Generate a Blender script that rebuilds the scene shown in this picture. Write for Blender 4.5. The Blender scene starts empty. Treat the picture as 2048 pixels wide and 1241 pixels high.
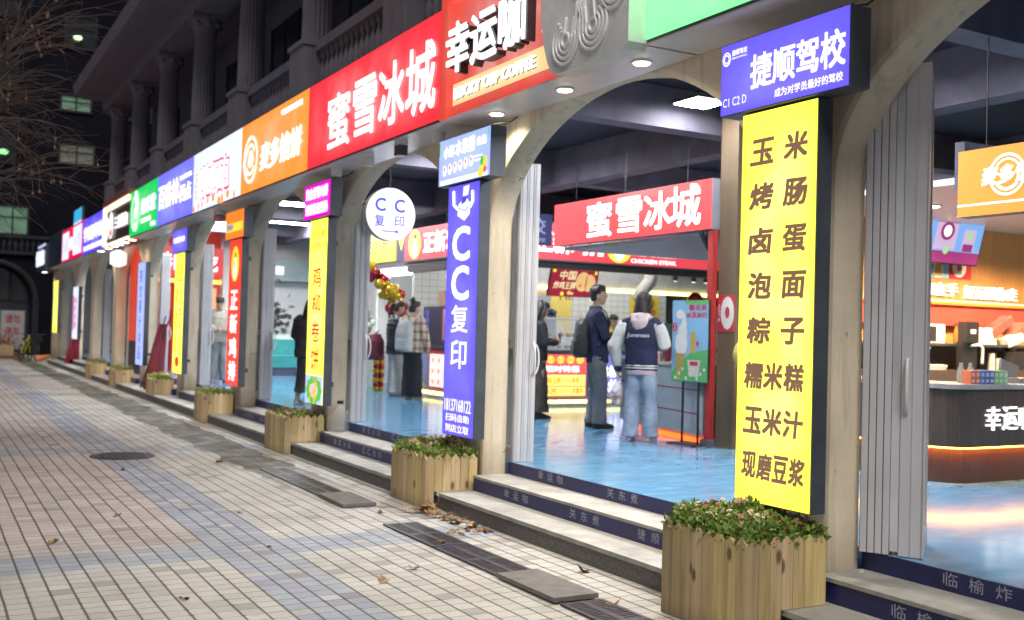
import bpy, bmesh, math, random
from mathutils import Vector, Matrix, noise
R = math.radians
SC = bpy.context.scene
COL = SC.collection
# ---------------------------------------------------------------- camera, sky, street light, exposure
cd = bpy.data.cameras.new('camera')
cam = bpy.data.objects.new('camera', cd)
COL.objects.link(cam)
SC.camera = cam
RT = Vector((0.870620, -0.491208, 0.027126))
DN = Vector((0.034121, 0.005286, -0.999404))
FW = Vector((0.490771, 0.871026, 0.021363))
cm = Matrix.Identity(4)
for i in range(3):
    cm[i][0] = RT[i]; cm[i][1] = -DN[i]; cm[i][2] = -FW[i]
cm[2][3] = 1.57
cam.matrix_world = cm
cd.sensor_width = 36.0
cd.lens = 36.0 * 2094.7 / 2048.0
cd.clip_start = 0.05
cd.clip_end = 400.0
cd.dof.use_dof = True
cd.dof.focus_distance = 6.6
cd.dof.aperture_fstop = 2.0
w = bpy.data.worlds.new('World')
SC.world = w
w.use_nodes = True
wn = w.node_tree
bgn = wn.nodes['Background']
wtc = wn.nodes.new('ShaderNodeTexCoord')
wsp = wn.nodes.new('ShaderNodeSeparateXYZ')
wn.links.new(wtc.outputs['Generated'], wsp.inputs[0])
wrp = wn.nodes.new('ShaderNodeValToRGB')          # city glow near the horizon fading to a dark zenith
wrp.color_ramp.elements[0].position = 0.0
wrp.color_ramp.elements[0].color = (0.92, 0.88, 1.0, 1)
wrp.color_ramp.elements[1].position = 0.75
wrp.color_ramp.elements[1].color = (0.22, 0.22, 0.34, 1)
wn.links.new(wsp.outputs[2], wrp.inputs[0])
wn.links.new(wrp.outputs[0], bgn.inputs[0])
bgn.inputs[1].default_value = 0.24
sd = bpy.data.lights.new('street_glow', 'SUN')
sd.energy = 2.3
sd.angle = R(24)
sd.color = (1.0, 0.95, 0.87)
so = bpy.data.objects.new('street_glow', sd)
COL.objects.link(so)
so.rotation_euler = Vector((0.24, 0.56, -0.79)).to_track_quat('-Z', 'Y').to_euler()
so.location = (-3, -3, 12)
SC.view_settings.view_transform = 'Standard'
SC.view_settings.look = 'None'
SC.view_settings.exposure = 0.0
SC.view_settings.gamma = 1.0
SC.cycles.use_denoising = True
SC.cycles.max_bounces = 6
SC.cycles.diffuse_bounces = 3
SC.cycles.glossy_bounces = 3
SC.cycles.transmission_bounces = 4
SC.cycles.transparent_max_bounces = 6
SC.cycles.sample_clamp_indirect = 4.0
SC.cycles.caustics_reflective = False
SC.cycles.caustics_refractive = False

# ---------------------------------------------------------------- materials
class NT:
    def __init__(s, m):
        s.t = m.node_tree
    def n(s, typ, ins=None, **kw):
        nd = s.t.nodes.new(typ)
        for k, v in kw.items():
            setattr(nd, k, v)
        for k, v in (ins or {}).items():
            s.set(nd.inputs[k], v)
        return nd
    def set(s, sock, v):
        if hasattr(v, 'is_output') or isinstance(v, bpy.types.NodeSocket):
            s.t.links.new(v, sock)
        else:
            sock.default_value = v
    def m(s, op, a, b=None, c=None):
        nd = s.n('ShaderNodeMath', operation=op)
        for i, v in enumerate((a, b, c)):
            if v is not None:
                s.set(nd.inputs[i], v)
        return nd.outputs[0]
    def mix(s, f, a, b, bt='MIX'):
        nd = s.n('ShaderNodeMix', data_type='RGBA', blend_type=bt)
        s.set(nd.inputs[0], f); s.set(nd.inputs[6], a); s.set(nd.inputs[7], b)
        return nd.outputs[2]
    def ramp(s, f, stops):
        nd = s.n('ShaderNodeValToRGB')
        s.set(nd.inputs[0], f)
        el = nd.color_ramp.elements
        while len(el) < len(stops):
            el.new(0.5)
        for e, (p, c) in zip(el, stops):
            e.position = p
            e.color = c if len(c) == 4 else (*c, 1)
        return nd.outputs[0]
    def noise(s, scale, detail=3, vec=None, rough=0.5, dim='3D'):
        nd = s.n('ShaderNodeTexNoise', {'Scale': scale, 'Detail': detail, 'Roughness': rough}, noise_dimensions=dim)
        if vec is not None:
            s.set(nd.inputs['Vector'], vec)
        return nd.outputs[0]
    def pos(s):
        return s.n('ShaderNodeNewGeometry').outputs['Position']
    def bump(s, h, strength=0.3, dist=0.01):
        return s.n('ShaderNodeBump', {'Height': h, 'Strength': strength, 'Distance': dist}).outputs[0]

def c4(c):
    return (c[0], c[1], c[2], 1.0)

def newmat(name):
    m = bpy.data.materials.new(name)
    m.use_nodes = True
    return m, NT(m), m.node_tree.nodes['Principled BSDF']

def mat(name, col, rough=0.6, metal=0.0, var=0.12, scale=6.0, bump=0.0, bscale=60.0, spec=0.5, island=0.0, stretch=None):
    m, t, p = newmat(name)
    tc = t.pos()
    if stretch:
        mp = t.n('ShaderNodeMapping', {'Vector': tc, 'Scale': stretch})
        tc = mp.outputs[0]
    n1 = t.noise(scale, 4, tc, 0.6)
    lo = tuple(max(0, x * (1 - var)) for x in col); hi = tuple(min(1, x * (1 + var)) for x in col)
    cc = t.ramp(n1, [(0.3, lo), (0.7, hi)])
    if island:
        rnd = t.n('ShaderNodeNewGeometry').outputs['Random Per Island']
        hv = t.n('ShaderNodeHueSaturation', {'Color': cc, 'Value': t.m('ADD', t.m('MULTIPLY', rnd, 2 * island), 1 - island)})
        cc = hv.outputs[0]
    t.set(p.inputs['Base Color'], cc)
    p.inputs['Roughness'].default_value = rough
    p.inputs['Metallic'].default_value = metal
    p.inputs['Specular IOR Level'].default_value = spec
    if bump:
        t.set(p.inputs['Normal'], t.bump(t.noise(bscale, 4, tc), bump, 0.01))
    return m

def emat(name, col, strength=1.0, sample=True, base=None, gloss=0.35, uneven=0.0):
    m, t, p = newmat(name)
    p.inputs['Base Color'].default_value = c4(base or tuple(min(0.8, x * 0.5) for x in col))
    p.inputs['Roughness'].default_value = gloss
    p.inputs['Emission Color'].default_value = c4(col)
    p.inputs['Emission Strength'].default_value = strength
    if uneven and max(col) > .3:
        g_ = t.n('ShaderNodeSeparateXYZ', {'Vector': t.n('ShaderNodeTexCoord').outputs['Generated']})
        def mid(o): return t.m('SUBTRACT', 1.0, t.m('POWER', t.m('ABSOLUTE', t.m('SUBTRACT', t.m('MULTIPLY', o, 2.0), 1.0)), 2.5))
        hot = t.m('MULTIPLY', t.m('MULTIPLY', mid(g_.outputs[1]), mid(g_.outputs[2])), t.ramp(t.noise(2.6, 2, t.pos()), [(.35, (.15,) * 3), (.7, (1,) * 3)]))
        t.set(p.inputs['Emission Color'], t.mix(t.m('MULTIPLY', hot, uneven * 1.5), c4(col), (1, 1, .95, 1)))
        f = t.noise(2.2, 1, t.pos())
        t.set(p.inputs['Emission Strength'], t.m('MULTIPLY', t.m('ADD', t.m('MULTIPLY', f, 2 * uneven), 1 - uneven), strength))
    if not sample:
        m.cycles.emission_sampling = 'NONE'
    return m

# ---------------------------------------------------------------- mesh building
class MB:
    def __init__(s, M=None):
        s.v = []; s.f = []; s.mi = []; s.M = M; s.cur = 0
    def add(s, vs, fs, M=None):
        b = len(s.v)
        A = s.M if M is None else (s.M @ M if s.M is not None else M)
        for p in vs:
            p = Vector(p)
            s.v.append(A @ p if A is not None else p)
        for f in fs:
            s.f.append([b + i for i in f]); s.mi.append(s.cur)
        return s
    def box(s, x0, x1, y0, y1, z0, z1, M=None):
        x0, x1 = min(x0, x1), max(x0, x1); y0, y1 = min(y0, y1), max(y0, y1); z0, z1 = min(z0, z1), max(z0, z1)
        vs = [(x, y, z) for z in (z0, z1) for y in (y0, y1) for x in (x0, x1)]
        fs = [(0, 2, 3, 1), (4, 5, 7, 6), (0, 1, 5, 4), (2, 6, 7, 3), (0, 4, 6, 2), (1, 3, 7, 5)]
        return s.add(vs, fs, M)
    def quad(s, a, b, c, d):
        return s.add([a, b, c, d], [(0, 1, 2, 3)])
    def prism(s, poly, h, M=None):
        n = len(poly)
        vs = [(x, y, 0) for x, y in poly] + [(x, y, h) for x, y in poly]
        fs = [tuple(reversed(range(n))), tuple(range(n, 2 * n))] + [(i, (i + 1) % n, n + (i + 1) % n, n + i) for i in range(n)]
        return s.add(vs, fs, M)
    def lathe(s, prof, n=20, M=None, rfun=None):
        vs = []; fs = []
        for r, z in prof:
            for i in range(n):
                a = 2 * math.pi * i / n
                q = r * (rfun(i) if rfun else 1)
                vs.append((q * math.cos(a), q * math.sin(a), z))
        for k in range(len(prof) - 1):
            for i in range(n):
                j = (i + 1) % n
                fs.append((k * n + i, k * n + j, (k + 1) * n + j, (k + 1) * n + i))
        fs.append(tuple(reversed(range(n)))); fs.append(tuple(range((len(prof) - 1) * n, len(prof) * n)))
        return s.add(vs, fs, M)
    def cyl(s, c, r, h, n=16, axis='Z'):
        M = Matrix.Translation(c)
        if axis == 'X': M = M @ Matrix.Rotation(math.pi / 2, 4, 'Y')
        if axis == 'Y': M = M @ Matrix.Rotation(-math.pi / 2, 4, 'X')
        return s.lathe([(r, 0), (r, h)], n, M)
    def tube(s, pts, rads, n=8, ref=None, round_caps=True):
        pts = [Vector(p) for p in pts]
        if not isinstance(rads, (list, tuple)): rads = [rads] * len(pts)
        rr = [(r, r) if not isinstance(r, (tuple, list)) else r for r in rads]
        if round_caps:
            d0 = (pts[0] - pts[1]).normalized(); d1 = (pts[-1] - pts[-2]).normalized()
            a = min(rr[0]); b = min(rr[-1])
            pts = [pts[0] + d0 * a * 0.8, pts[0] + d0 * a * 0.45] + pts + [pts[-1] + d1 * b * 0.45, pts[-1] + d1 * b * 0.8]
            rr = [(rr[0][0] * .45, rr[0][1] * .45), (rr[0][0] * .85, rr[0][1] * .85)] + rr + [(rr[-1][0] * .85, rr[-1][1] * .85), (rr[-1][0] * .45, rr[-1][1] * .45)]
        vs = []; fs = []
        up = Vector(ref) if ref else None
        for k, p in enumerate(pts):
            d = (pts[min(k + 1, len(pts) - 1)] - pts[max(k - 1, 0)]).normalized()
            if up is None:
                up = Vector((0, 0, 1)) if abs(d.z) < 0.9 else Vector((1, 0, 0))
            u = (up - d * up.dot(d))
            u = u.normalized() if u.length > 1e-5 else d.orthogonal().normalized()
            v = d.cross(u)
            if not ref: up = u
            for i in range(n):
                a = 2 * math.pi * i / n
                vs.append(p + u * math.cos(a) * rr[k][0] + v * math.sin(a) * rr[k][1])
        for k in range(len(pts) - 1):
            for i in range(n):
                j = (i + 1) % n
                fs.append((k * n + i, k * n + j, (k + 1) * n + j, (k + 1) * n + i))
        fs.append(tuple(reversed(range(n)))); fs.append(tuple(range((len(pts) - 1) * n, len(pts) * n)))
        return s.add(vs, fs)
    def loft(s, secs, n=20, M=None, e=2.0):
        # horizontal (super)ellipse sections (z, cx, cy, rx, ry)
        vs = []; fs = []
        for z, cx, cy, rx, ry in secs:
            for i in range(n):
                a = 2 * math.pi * i / n
                ca, sa = math.cos(a), math.sin(a)
                vs.append((cx + rx * math.copysign(abs(ca) ** (2 / e), ca), cy + ry * math.copysign(abs(sa) ** (2 / e), sa), z))
        for k in range(len(secs) - 1):
            for i in range(n):
                j = (i + 1) % n
                fs.append((k * n + i, k * n + j, (k + 1) * n + j, (k + 1) * n + i))
        fs.append(tuple(reversed(range(n)))); fs.append(tuple(range((len(secs) - 1) * n, len(secs) * n)))
        return s.add(vs, fs, M)
    def ball(s, c, r, n=12, m=8, sc=(1, 1, 1)):
        prof = [(max(1e-4, r * math.sin(math.pi * k / m)), -r * math.cos(math.pi * k / m)) for k in range(m + 1)]
        return s.lathe(prof, n, Matrix.Translation(c) @ Matrix.Diagonal((*sc, 1)))
    def mesh(s, name, off=None, smooth=None):
        me = bpy.data.meshes.new(name)
        vs = [(p - off) for p in s.v] if off is not None else s.v
        me.from_pydata(vs, [], s.f)
        if any(s.mi):
            me.polygons.foreach_set('material_index', s.mi)
        me.update()
        if smooth is not None:
            me.polygons.foreach_set('use_smooth', [True] * len(me.polygons))
            if smooth < 180:
                me.set_sharp_from_angle(angle=R(smooth))
        return me

BASE = {}
def tag(o, label=None, cat=None, group=None, kind=None):
    if label: o['label'] = label
    if cat: o['category'] = cat
    if group: o['group'] = group
    if kind: o['kind'] = kind
    return o

def thing(name, label, cat, loc=(0, 0, 0), group=None, rz=0.0):
    o = bpy.data.objects.new(name, None)
    o.empty_display_size = 0.2
    COL.objects.link(o)
    o.location = loc
    o.rotation_euler = (0, 0, rz)
    BASE[o] = Matrix.Translation(loc) @ Matrix.Rotation(rz, 4, 'Z')
    return tag(o, label, cat, group)

def put(name, mb, m, parent=None, smooth=None, local=False):
    """link a builder (world coordinates, or the parent's own with local=True) as ONE mesh object"""
    me = mb.mesh(name, None, smooth) if isinstance(mb, MB) else mb
    for x in (m if isinstance(m, (list, tuple)) else [m]):
        me.materials.append(x)
    o = bpy.data.objects.new(name, me)
    COL.objects.link(o)
    if parent is not None:
        top = BASE.get(parent)
        if top is not None and not local:
            me.transform(top.inverted())
        o.parent = parent
        if top is not None:
            BASE[o] = top
    elif len(me.vertices) and not local:
        xs = [v.co for v in me.vertices]
        lo = Vector((sum(p.x for p in xs) / len(xs), sum(p.y for p in xs) / len(xs), min(p.z for p in xs)))
        me.transform(Matrix.Translation(-lo))
        o.location = lo
        BASE[o] = Matrix.Translation(lo)
    return o

def dup(root, loc, rz=None, label=None):
    r = root.copy(); COL.objects.link(r); r.location = loc
    if rz is not None: r.rotation_euler = (0, 0, rz)
    if label: r['label'] = label
    for ch in root.children:
        c = ch.copy(); COL.objects.link(c); c.parent = r
        for g in ch.children:
            d = g.copy(); COL.objects.link(d); d.parent = c
    return r

# ---------------------------------------------------------------- lettering
GC = {}
def glyphs(s, bold, res=3):
    k = (s, bold)
    if k in GC: return GC[k]
    cu = bpy.data.curves.new('glyph', 'FONT')
    cu.body = s; cu.offset = bold; cu.resolution_u = res
    o = bpy.data.objects.new('glyph', cu)
    COL.objects.link(o)
    bpy.context.view_layer.update()
    me = bpy.data.meshes.new_from_object(o.evaluated_get(bpy.context.evaluated_depsgraph_get()))
    vs = [v.co.copy() for v in me.vertices]; fs = [tuple(p.vertices) for p in me.polygons]
    ed = {}
    for f in fs:
        for i in range(len(f)):
            a, b = f[i], f[(i + 1) % len(f)]
            if (b, a) in ed: del ed[(b, a)]
            else: ed[(a, b)] = 1
    bpy.data.objects.remove(o); bpy.data.curves.remove(cu); bpy.data.meshes.remove(me)
    x0 = min(v.x for v in vs); x1 = max(v.x for v in vs); y0 = min(v.y for v in vs); y1 = max(v.y for v in vs)
    vs = [((v.x - x0) / max(1e-6, x1 - x0), (v.y - y0) / max(1e-6, y1 - y0)) for v in vs]
    GC[k] = (vs, fs, list(ed))
    return GC[k]

def text_into(mb, s, u0, v0, u1, v1, w0, w1, F, bold=0.02, slant=0.0, vertical=False):
    # heavy faces are built from slightly shifted copies of the regular glyph, each a hair proud of the last
    if bold > 0.012 and not vertical:
        n = max(1, len(s)); e = bold * 0.62
        du = (u1 - u0) / n * e; dv = (v1 - v0) * e
        for i, (a, c) in enumerate(((-1, -1), (1, -1), (-1, 1), (1, 1)) if bold < .03 else ((-1, -1), (1, -1), (-1, 1), (1, 1), (0, 0), (-1, 0), (1, 0))):
            text_into(mb, s, u0 + du + a * du, v0 + dv + c * dv, u1 - du + a * du, v1 - dv + c * dv, w0 if i == 0 else w1, w1 + 0.00015 * i, F, 0.0, slant)
        return
    """a string filling the box u0..u1 x v0..v1 of frame F, from depth w0 to w1 (front)"""
    if vertical:
        n = len(s); h = (v1 - v0) / n
        for i, ch in enumerate(s):
            if ch.strip():
                text_into(mb, ch, u0, v1 - (i + 0.93) * h, u1, v1 - (i + 0.07) * h, w0, w1, F, bold, slant)
        return
    vs, fs, ed = glyphs(s, 0.0)
    P = [(u0 + (u1 - u0) * x + slant * (v1 - v0) * y, v0 + (v1 - v0) * y) for x, y in vs]
    n = len(P)
    if w1 - w0 < 0.006:
        mb.add([F @ Vector((a, b, w1)) for a, b in P], fs)
    else:
        mb.add([F @ Vector((a, b, w1)) for a, b in P] + [F @ Vector((a, b, w0)) for a, b in P], fs + [(a, n + a, n + b, b) for a, b in ed])

def disc_into(mb, F, cu, cv, ru, rv, w, r_in=0.0, n=28, a0=0.0, a1=2 * math.pi):
    full = abs(a1 - a0 - 2 * math.pi) < 1e-6
    k = n if full else n + 1
    A = [a0 + (a1 - a0) * i / n for i in range(k)]
    if r_in <= 0 and full:
        mb.add([F @ Vector((cu + ru * math.cos(a), cv + rv * math.sin(a), w)) for a in A], [tuple(range(n))])
    else:
        vs = [F @ Vector((cu + ru * q * math.cos(a), cv + rv * q * math.sin(a), w)) for q in (1, max(r_in, 0.001)) for a in A]
        fs = [(i, (i + 1) % k, k + (i + 1) % k, k + i) for i in range(k if full else k - 1)]
        mb.add(vs, fs)

def rect_into(mb, F, u0, v0, u1, v1, w):
    mb.add([F @ Vector((a, b, w)) for a, b in ((u0, v0), (u1, v0), (u1, v1), (u0, v1))], [(0, 1, 2, 3)])

def poly_into(mb, F, pts, w):
    mb.add([F @ Vector((a, b, w)) for a, b in pts], [tuple(range(len(pts)))])

def frame(o, r, u=(0, 0, 1)):
    r = Vector(r).normalized(); u = Vector(u).normalized(); n = r.cross(u)
    m = Matrix.Identity(4)
    for i in range(3):
        m[i][0] = r[i]; m[i][1] = u[i]; m[i][2] = n[i]; m[i][3] = o[i]
    return m
def fstreet(X, y_left, z0):   # faces the street (-X): u runs from far (left in view) to near
    return frame((X, y_left, z0), (0, -1, 0))
def fnear(Y, x0, z0):         # faces the near side (-Y): u runs along +X
    return frame((x0, Y, z0), (1, 0, 0))
rng = random.Random(7)
# ---------------------------------------------------------------- surfaces of the setting
def paver_mat():
    m, t, p = newmat('paving_tiles')
    pos = t.pos()
    sep = t.n('ShaderNodeSeparateXYZ', {'Vector': pos})
    wob = t.m('MULTIPLY', t.m('SUBTRACT', t.noise(0.7, 2, pos), 0.5), 0.02)
    X = t.m('ADD', sep.outputs[0], wob)
    Y = t.m('ADD', sep.outputs[1], t.m('MULTIPLY', t.m('SUBTRACT', t.noise(0.9, 2, pos), 0.5), 0.012))
    sx = t.m('DIVIDE', t.m('SUBTRACT', X, 0.5721), 0.1247)
    sy = t.m('DIVIDE', t.m('SUBTRACT', Y, 7.10), 0.1205)
    ix = t.m('FLOOR', sx); iy = t.m('FLOOR', sy)
    fx = t.m('FRACT', sx); fy = t.m('FRACT', sy)
    def joint(f, wd):
        d = t.m('MINIMUM', f, t.m('SUBTRACT', 1.0, f))
        return t.n('ShaderNodeMapRange', {'Value': d, 'From Min': wd * 0.5, 'From Max': wd * 1.4, 'To Min': 1.0, 'To Max': 0.0}).outputs[0]
    jl = joint(fx, 0.056); jt = joint(fy, 0.032)
    jt = t.m('MULTIPLY', jt, t.ramp(t.noise(2.5, 2, pos), [(0.30, (0.35,) * 3), (0.55, (1,) * 3)]))
    J = t.m('MAXIMUM', jl, jt)
    idv = t.n('ShaderNodeCombineXYZ', {'X': ix, 'Y': iy}).outputs[0]
    wn_ = t.n('ShaderNodeTexWhiteNoise', {'Vector': idv}, noise_dimensions='3D')
    r1 = wn_.outputs[0]
    cs = t.n('ShaderNodeSeparateColor', {'Color': wn_.outputs[1]})
    # zones laid in coloured tiles
    def between(v, a, b):
        return t.m('MULTIPLY', t.m('GREATER_THAN', v, a), t.m('LESS_THAN', v, b))
    cx = t.m('ADD', t.m('MULTIPLY', t.m('ADD', ix, 0.5), 0.1247), 0.5721)
    cy = t.m('ADD', t.m('MULTIPLY', t.m('ADD', iy, 0.5), 0.1205), 7.10)
    long_b = between(cx, 1.82, 2.32)
    ty = t.m('MODULO', t.m('ADD', t.m('SUBTRACT', cy, 7.09), 620.0), 6.20)
    trans_b = t.m('LESS_THAN', ty, 0.55)
    blue = t.m('MAXIMUM', long_b, trans_b)
    blue = t.m('MULTIPLY', blue, t.m('GREATER_THAN', cs.outputs[0], 0.06))
    pink = t.m('MULTIPLY', t.m('LESS_THAN', cx, 1.82), t.m('GREATER_THAN', cy, 7.5))
    cream = t.ramp(r1, [(0.0, (0.43, 0.415, 0.39)), (0.35, (0.50, 0.485, 0.455)), (0.6, (0.47, 0.47, 0.435)), (0.85, (0.52, 0.50, 0.46)), (1.0, (0.50, 0.45, 0.42))])
    pinkc = t.ramp(r1, [(0.0, (0.40, 0.345, 0.335)), (0.5, (0.47, 0.41, 0.395)), (1.0, (0.50, 0.45, 0.42))])
    bluec = t.ramp(r1, [(0.0, (0.27, 0.30, 0.37)), (0.5, (0.33, 0.355, 0.43)), (0.8, (0.35, 0.39, 0.42)), (1.0, (0.34, 0.34, 0.44))])
    col = t.mix(pink, cream, pinkc)
    col = t.mix(blue, col, bluec)
    # odd worn or replaced tiles, chipped corners
    wr = t.n('ShaderNodeTexWhiteNoise', {'Vector': t.n('ShaderNodeVectorMath', {0: idv, 1: (37.2, 11.7, 4.1)}, operation='ADD').outputs[0]}, noise_dimensions='3D').outputs[0]
    col = t.mix(t.m('MULTIPLY', t.m('GREATER_THAN', wr, .955), .55), col, (0.20, 0.19, 0.17, 1))
    col = t.mix(t.m('MULTIPLY', t.m('LESS_THAN', wr, .03), .5), col, (0.62, 0.60, 0.55, 1))
    chip = t.m('MULTIPLY', t.m('GREATER_THAN', t.m('MULTIPLY', t.m('ABSOLUTE', t.m('SUBTRACT', fx, .5)), t.m('ABSOLUTE', t.m('SUBTRACT', fy, .5))), .172), t.m('GREATER_THAN', t.noise(5.5, 3, pos), .56))
    col = t.mix(t.m('MULTIPLY', chip, .8), col, (0.12, 0.11, 0.09, 1))
    # grime
    g = t.noise(1.1, 5, pos, 0.65)
    col = t.mix(t.ramp(g, [(0.42, (0, 0, 0)), (0.75, (0.45,) * 3)]), col, (0.17, 0.16, 0.13, 1))
    g2 = t.noise(28, 3, pos, 0.7)
    col = t.mix(t.ramp(g2, [(0.5, (0, 0, 0)), (0.8, (0.30,) * 3)]), col, (0.20, 0.19, 0.16, 1))
    # dark wet strip along the gutter farther on
    gut = t.m('MULTIPLY', between(t.m('ADD', X, t.m('MULTIPLY', t.noise(1.5, 3, pos), 0.4)), 3.32, 3.92), t.n('ShaderNodeMapRange', {'Value': Y, 'From Min': 9.6, 'From Max': 11.5}).outputs[0])
    col = t.mix(t.m('MULTIPLY', gut, t.ramp(t.noise(3.5, 4, pos), [(0.3, (0.5,) * 3), (0.6, (0.95,) * 3)])), col, (0.055, 0.052, 0.045, 1))
    jc = t.ramp(t.noise(3.0, 3, pos), [(0.35, (0.055, 0.048, 0.038)), (0.7, (0.065, 0.07, 0.038))])
    col = t.mix(t.m('MULTIPLY', J, 0.92), col, jc)
    t.set(p.inputs['Base Color'], col)
    t.set(p.inputs['Roughness'], t.ramp(g, [(0.3, (0.55,) * 3), (0.7, (0.8,) * 3)]))
    h = t.m('SUBTRACT', t.m('ADD', t.m('MULTIPLY', r1, 0.25), t.m('MULTIPLY', g2, 0.15)), J)
    t.set(p.inputs['Normal'], t.bump(h, 0.55, 0.006))
    return m

def stucco_mat(name, col):
    m, t, p = newmat(name)
    pos = t.pos()
    n1 = t.noise(1.6, 5, pos, 0.6); n2 = t.noise(14, 4, pos, 0.6)
    c = t.ramp(n1, [(0.3, tuple(x * .82 for x in col)), (0.65, col)])
    mp = t.n('ShaderNodeMapping', {'Vector': pos, 'Scale': (5, 5, 0.5)}).outputs[0]
    st = t.ramp(t.noise(2.5, 4, mp, 0.6), [(0.52, (0, 0, 0)), (0.72, (0.55,) * 3)])
    c = t.mix(st, c, (*[x * .45 for x in col], 1))
    c = t.mix(t.ramp(t.noise(5.0, 5, pos, 0.75), [(0.66, (0, 0, 0)), (0.69, (0.75,) * 3)]), c, (0.10, 0.075, 0.05, 1))
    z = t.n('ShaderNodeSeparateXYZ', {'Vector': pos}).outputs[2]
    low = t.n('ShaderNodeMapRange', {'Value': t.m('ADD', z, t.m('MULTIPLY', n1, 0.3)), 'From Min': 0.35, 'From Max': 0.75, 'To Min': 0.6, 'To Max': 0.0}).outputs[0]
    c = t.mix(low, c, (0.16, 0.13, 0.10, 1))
    t.set(p.inputs['Base Color'], c)
    p.inputs['Roughness'].default_value = 0.85
    t.set(p.inputs['Normal'], t.bump(t.m('ADD', n2, t.m('MULTIPLY', t.noise(70, 3, pos), 0.5)), 0.35, 0.012))
    return m

def floor_mat():
    m, t, p = newmat('blue_floor')
    pos = t.pos()
    mp = t.n('ShaderNodeMapping', {'Vector': pos, 'Scale': (1.0, 2.0, 1)}).outputs[0]
    n = t.noise(2.6, 6, mp, 0.65)
    c = t.ramp(n, [(0.3, (0.10, 0.27, 0.48)), (0.5, (0.14, 0.35, 0.58)), (0.72, (0.26, 0.47, 0.66))])
    c = t.mix(t.ramp(t.noise(1.3, 4, pos), [(0.55, (0, 0, 0)), (0.8, (0.35,) * 3)]), c, (0.30, 0.36, 0.42, 1))
    t.set(p.inputs['Base Color'], c)
    t.set(p.inputs['Roughness'], t.ramp(t.noise(6, 4, mp), [(0.3, (0.09,) * 3), (0.7, (0.17,) * 3)]))
    t.set(p.inputs['Normal'], t.bump(t.m('ADD', t.noise(9, 3, mp), t.m('MULTIPLY', t.noise(60, 2, pos), 0.1)), 0.035, 0.006))
    return m

M = {}
M['paver'] = paver_mat()
M['stucco'] = stucco_mat('cream_stucco', (0.78, 0.67, 0.51))
M['upper'] = stucco_mat('grey_upper_stucco', (0.165, 0.155, 0.185))
M['floor'] = floor_mat()
M['tread'] = mat('step_stone', (0.37, 0.36, 0.335), 0.75, var=0.25, scale=5, bump=0.3, bscale=90)
M['granite'] = mat('dark_granite', (0.13, 0.12, 0.115), 0.6, var=0.45, scale=55, bump=0.15)
M['riser'] = mat('navy_riser', (0.022, 0.026, 0.12), 0.45, var=0.25, scale=9)
M['riser_text'] = mat('riser_paint', (0.42, 0.45, 0.55), 0.6, var=0.3, scale=60)
M['ceiling'] = mat('dark_ceiling', (0.020, 0.026, 0.042), 0.8, var=0.2, scale=2)
M['beam'] = mat('grey_beam', (0.11, 0.10, 0.135), 0.8, var=0.25, scale=3)
M['white_wall'] = mat('white_wall', (0.72, 0.72, 0.70), 0.6, var=0.05)
M['alu'] = mat('door_aluminium', (0.66, 0.66, 0.70), 0.38, 0.15, var=0.08, scale=3)
M['alu_dark'] = mat('dark_aluminium', (0.10, 0.10, 0.12), 0.4, 0.5, var=0.1)
M['plastic_w'] = mat('white_plastic', (0.75, 0.75, 0.73), 0.35, var=0.03)
M['black'] = mat('black_metal', (0.02, 0.02, 0.022), 0.45, var=0.2)
M['sign_box'] = mat('sign_casing', (0.075, 0.085, 0.10), 0.45, 0.3, var=0.2, scale=4)
M['soffit'] = mat('soffit_panel', (0.80, 0.77, 0.80), 0.22, 0.0, var=0.08, scale=3)
M['iron'] = mat('cast_iron', (0.085, 0.08, 0.085), 0.5, 0.6, var=0.35, scale=25, bump=0.2)
M['cover'] = mat('composite_cover', (0.15, 0.14, 0.135), 0.55, var=0.25, scale=12, bump=0.1)
gm, gt, gp = newmat('clear_glass')
gp.inputs['Base Color'].default_value = (0.9, 0.95, 0.97, 1)
gp.inputs['Roughness'].default_value = 0.03
gp.inputs['Alpha'].default_value = 0.22
M['glass'] = gm
E_WHITE = emat('lit_white', (1.0, 0.98, 1.0), 1.15, sample=False, base=(0.8, 0.8, 0.8))

# ---------------------------------------------------------------- ground
g = MB(); g.quad((-60, -20, 0), (80, -20, 0), (80, 120, 0), (-60, 120, 0))
tag(put('pavement', g, M['paver']), 'tiled pavement of small cream pink and blue square pavers', 'pavement', kind='structure')

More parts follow.
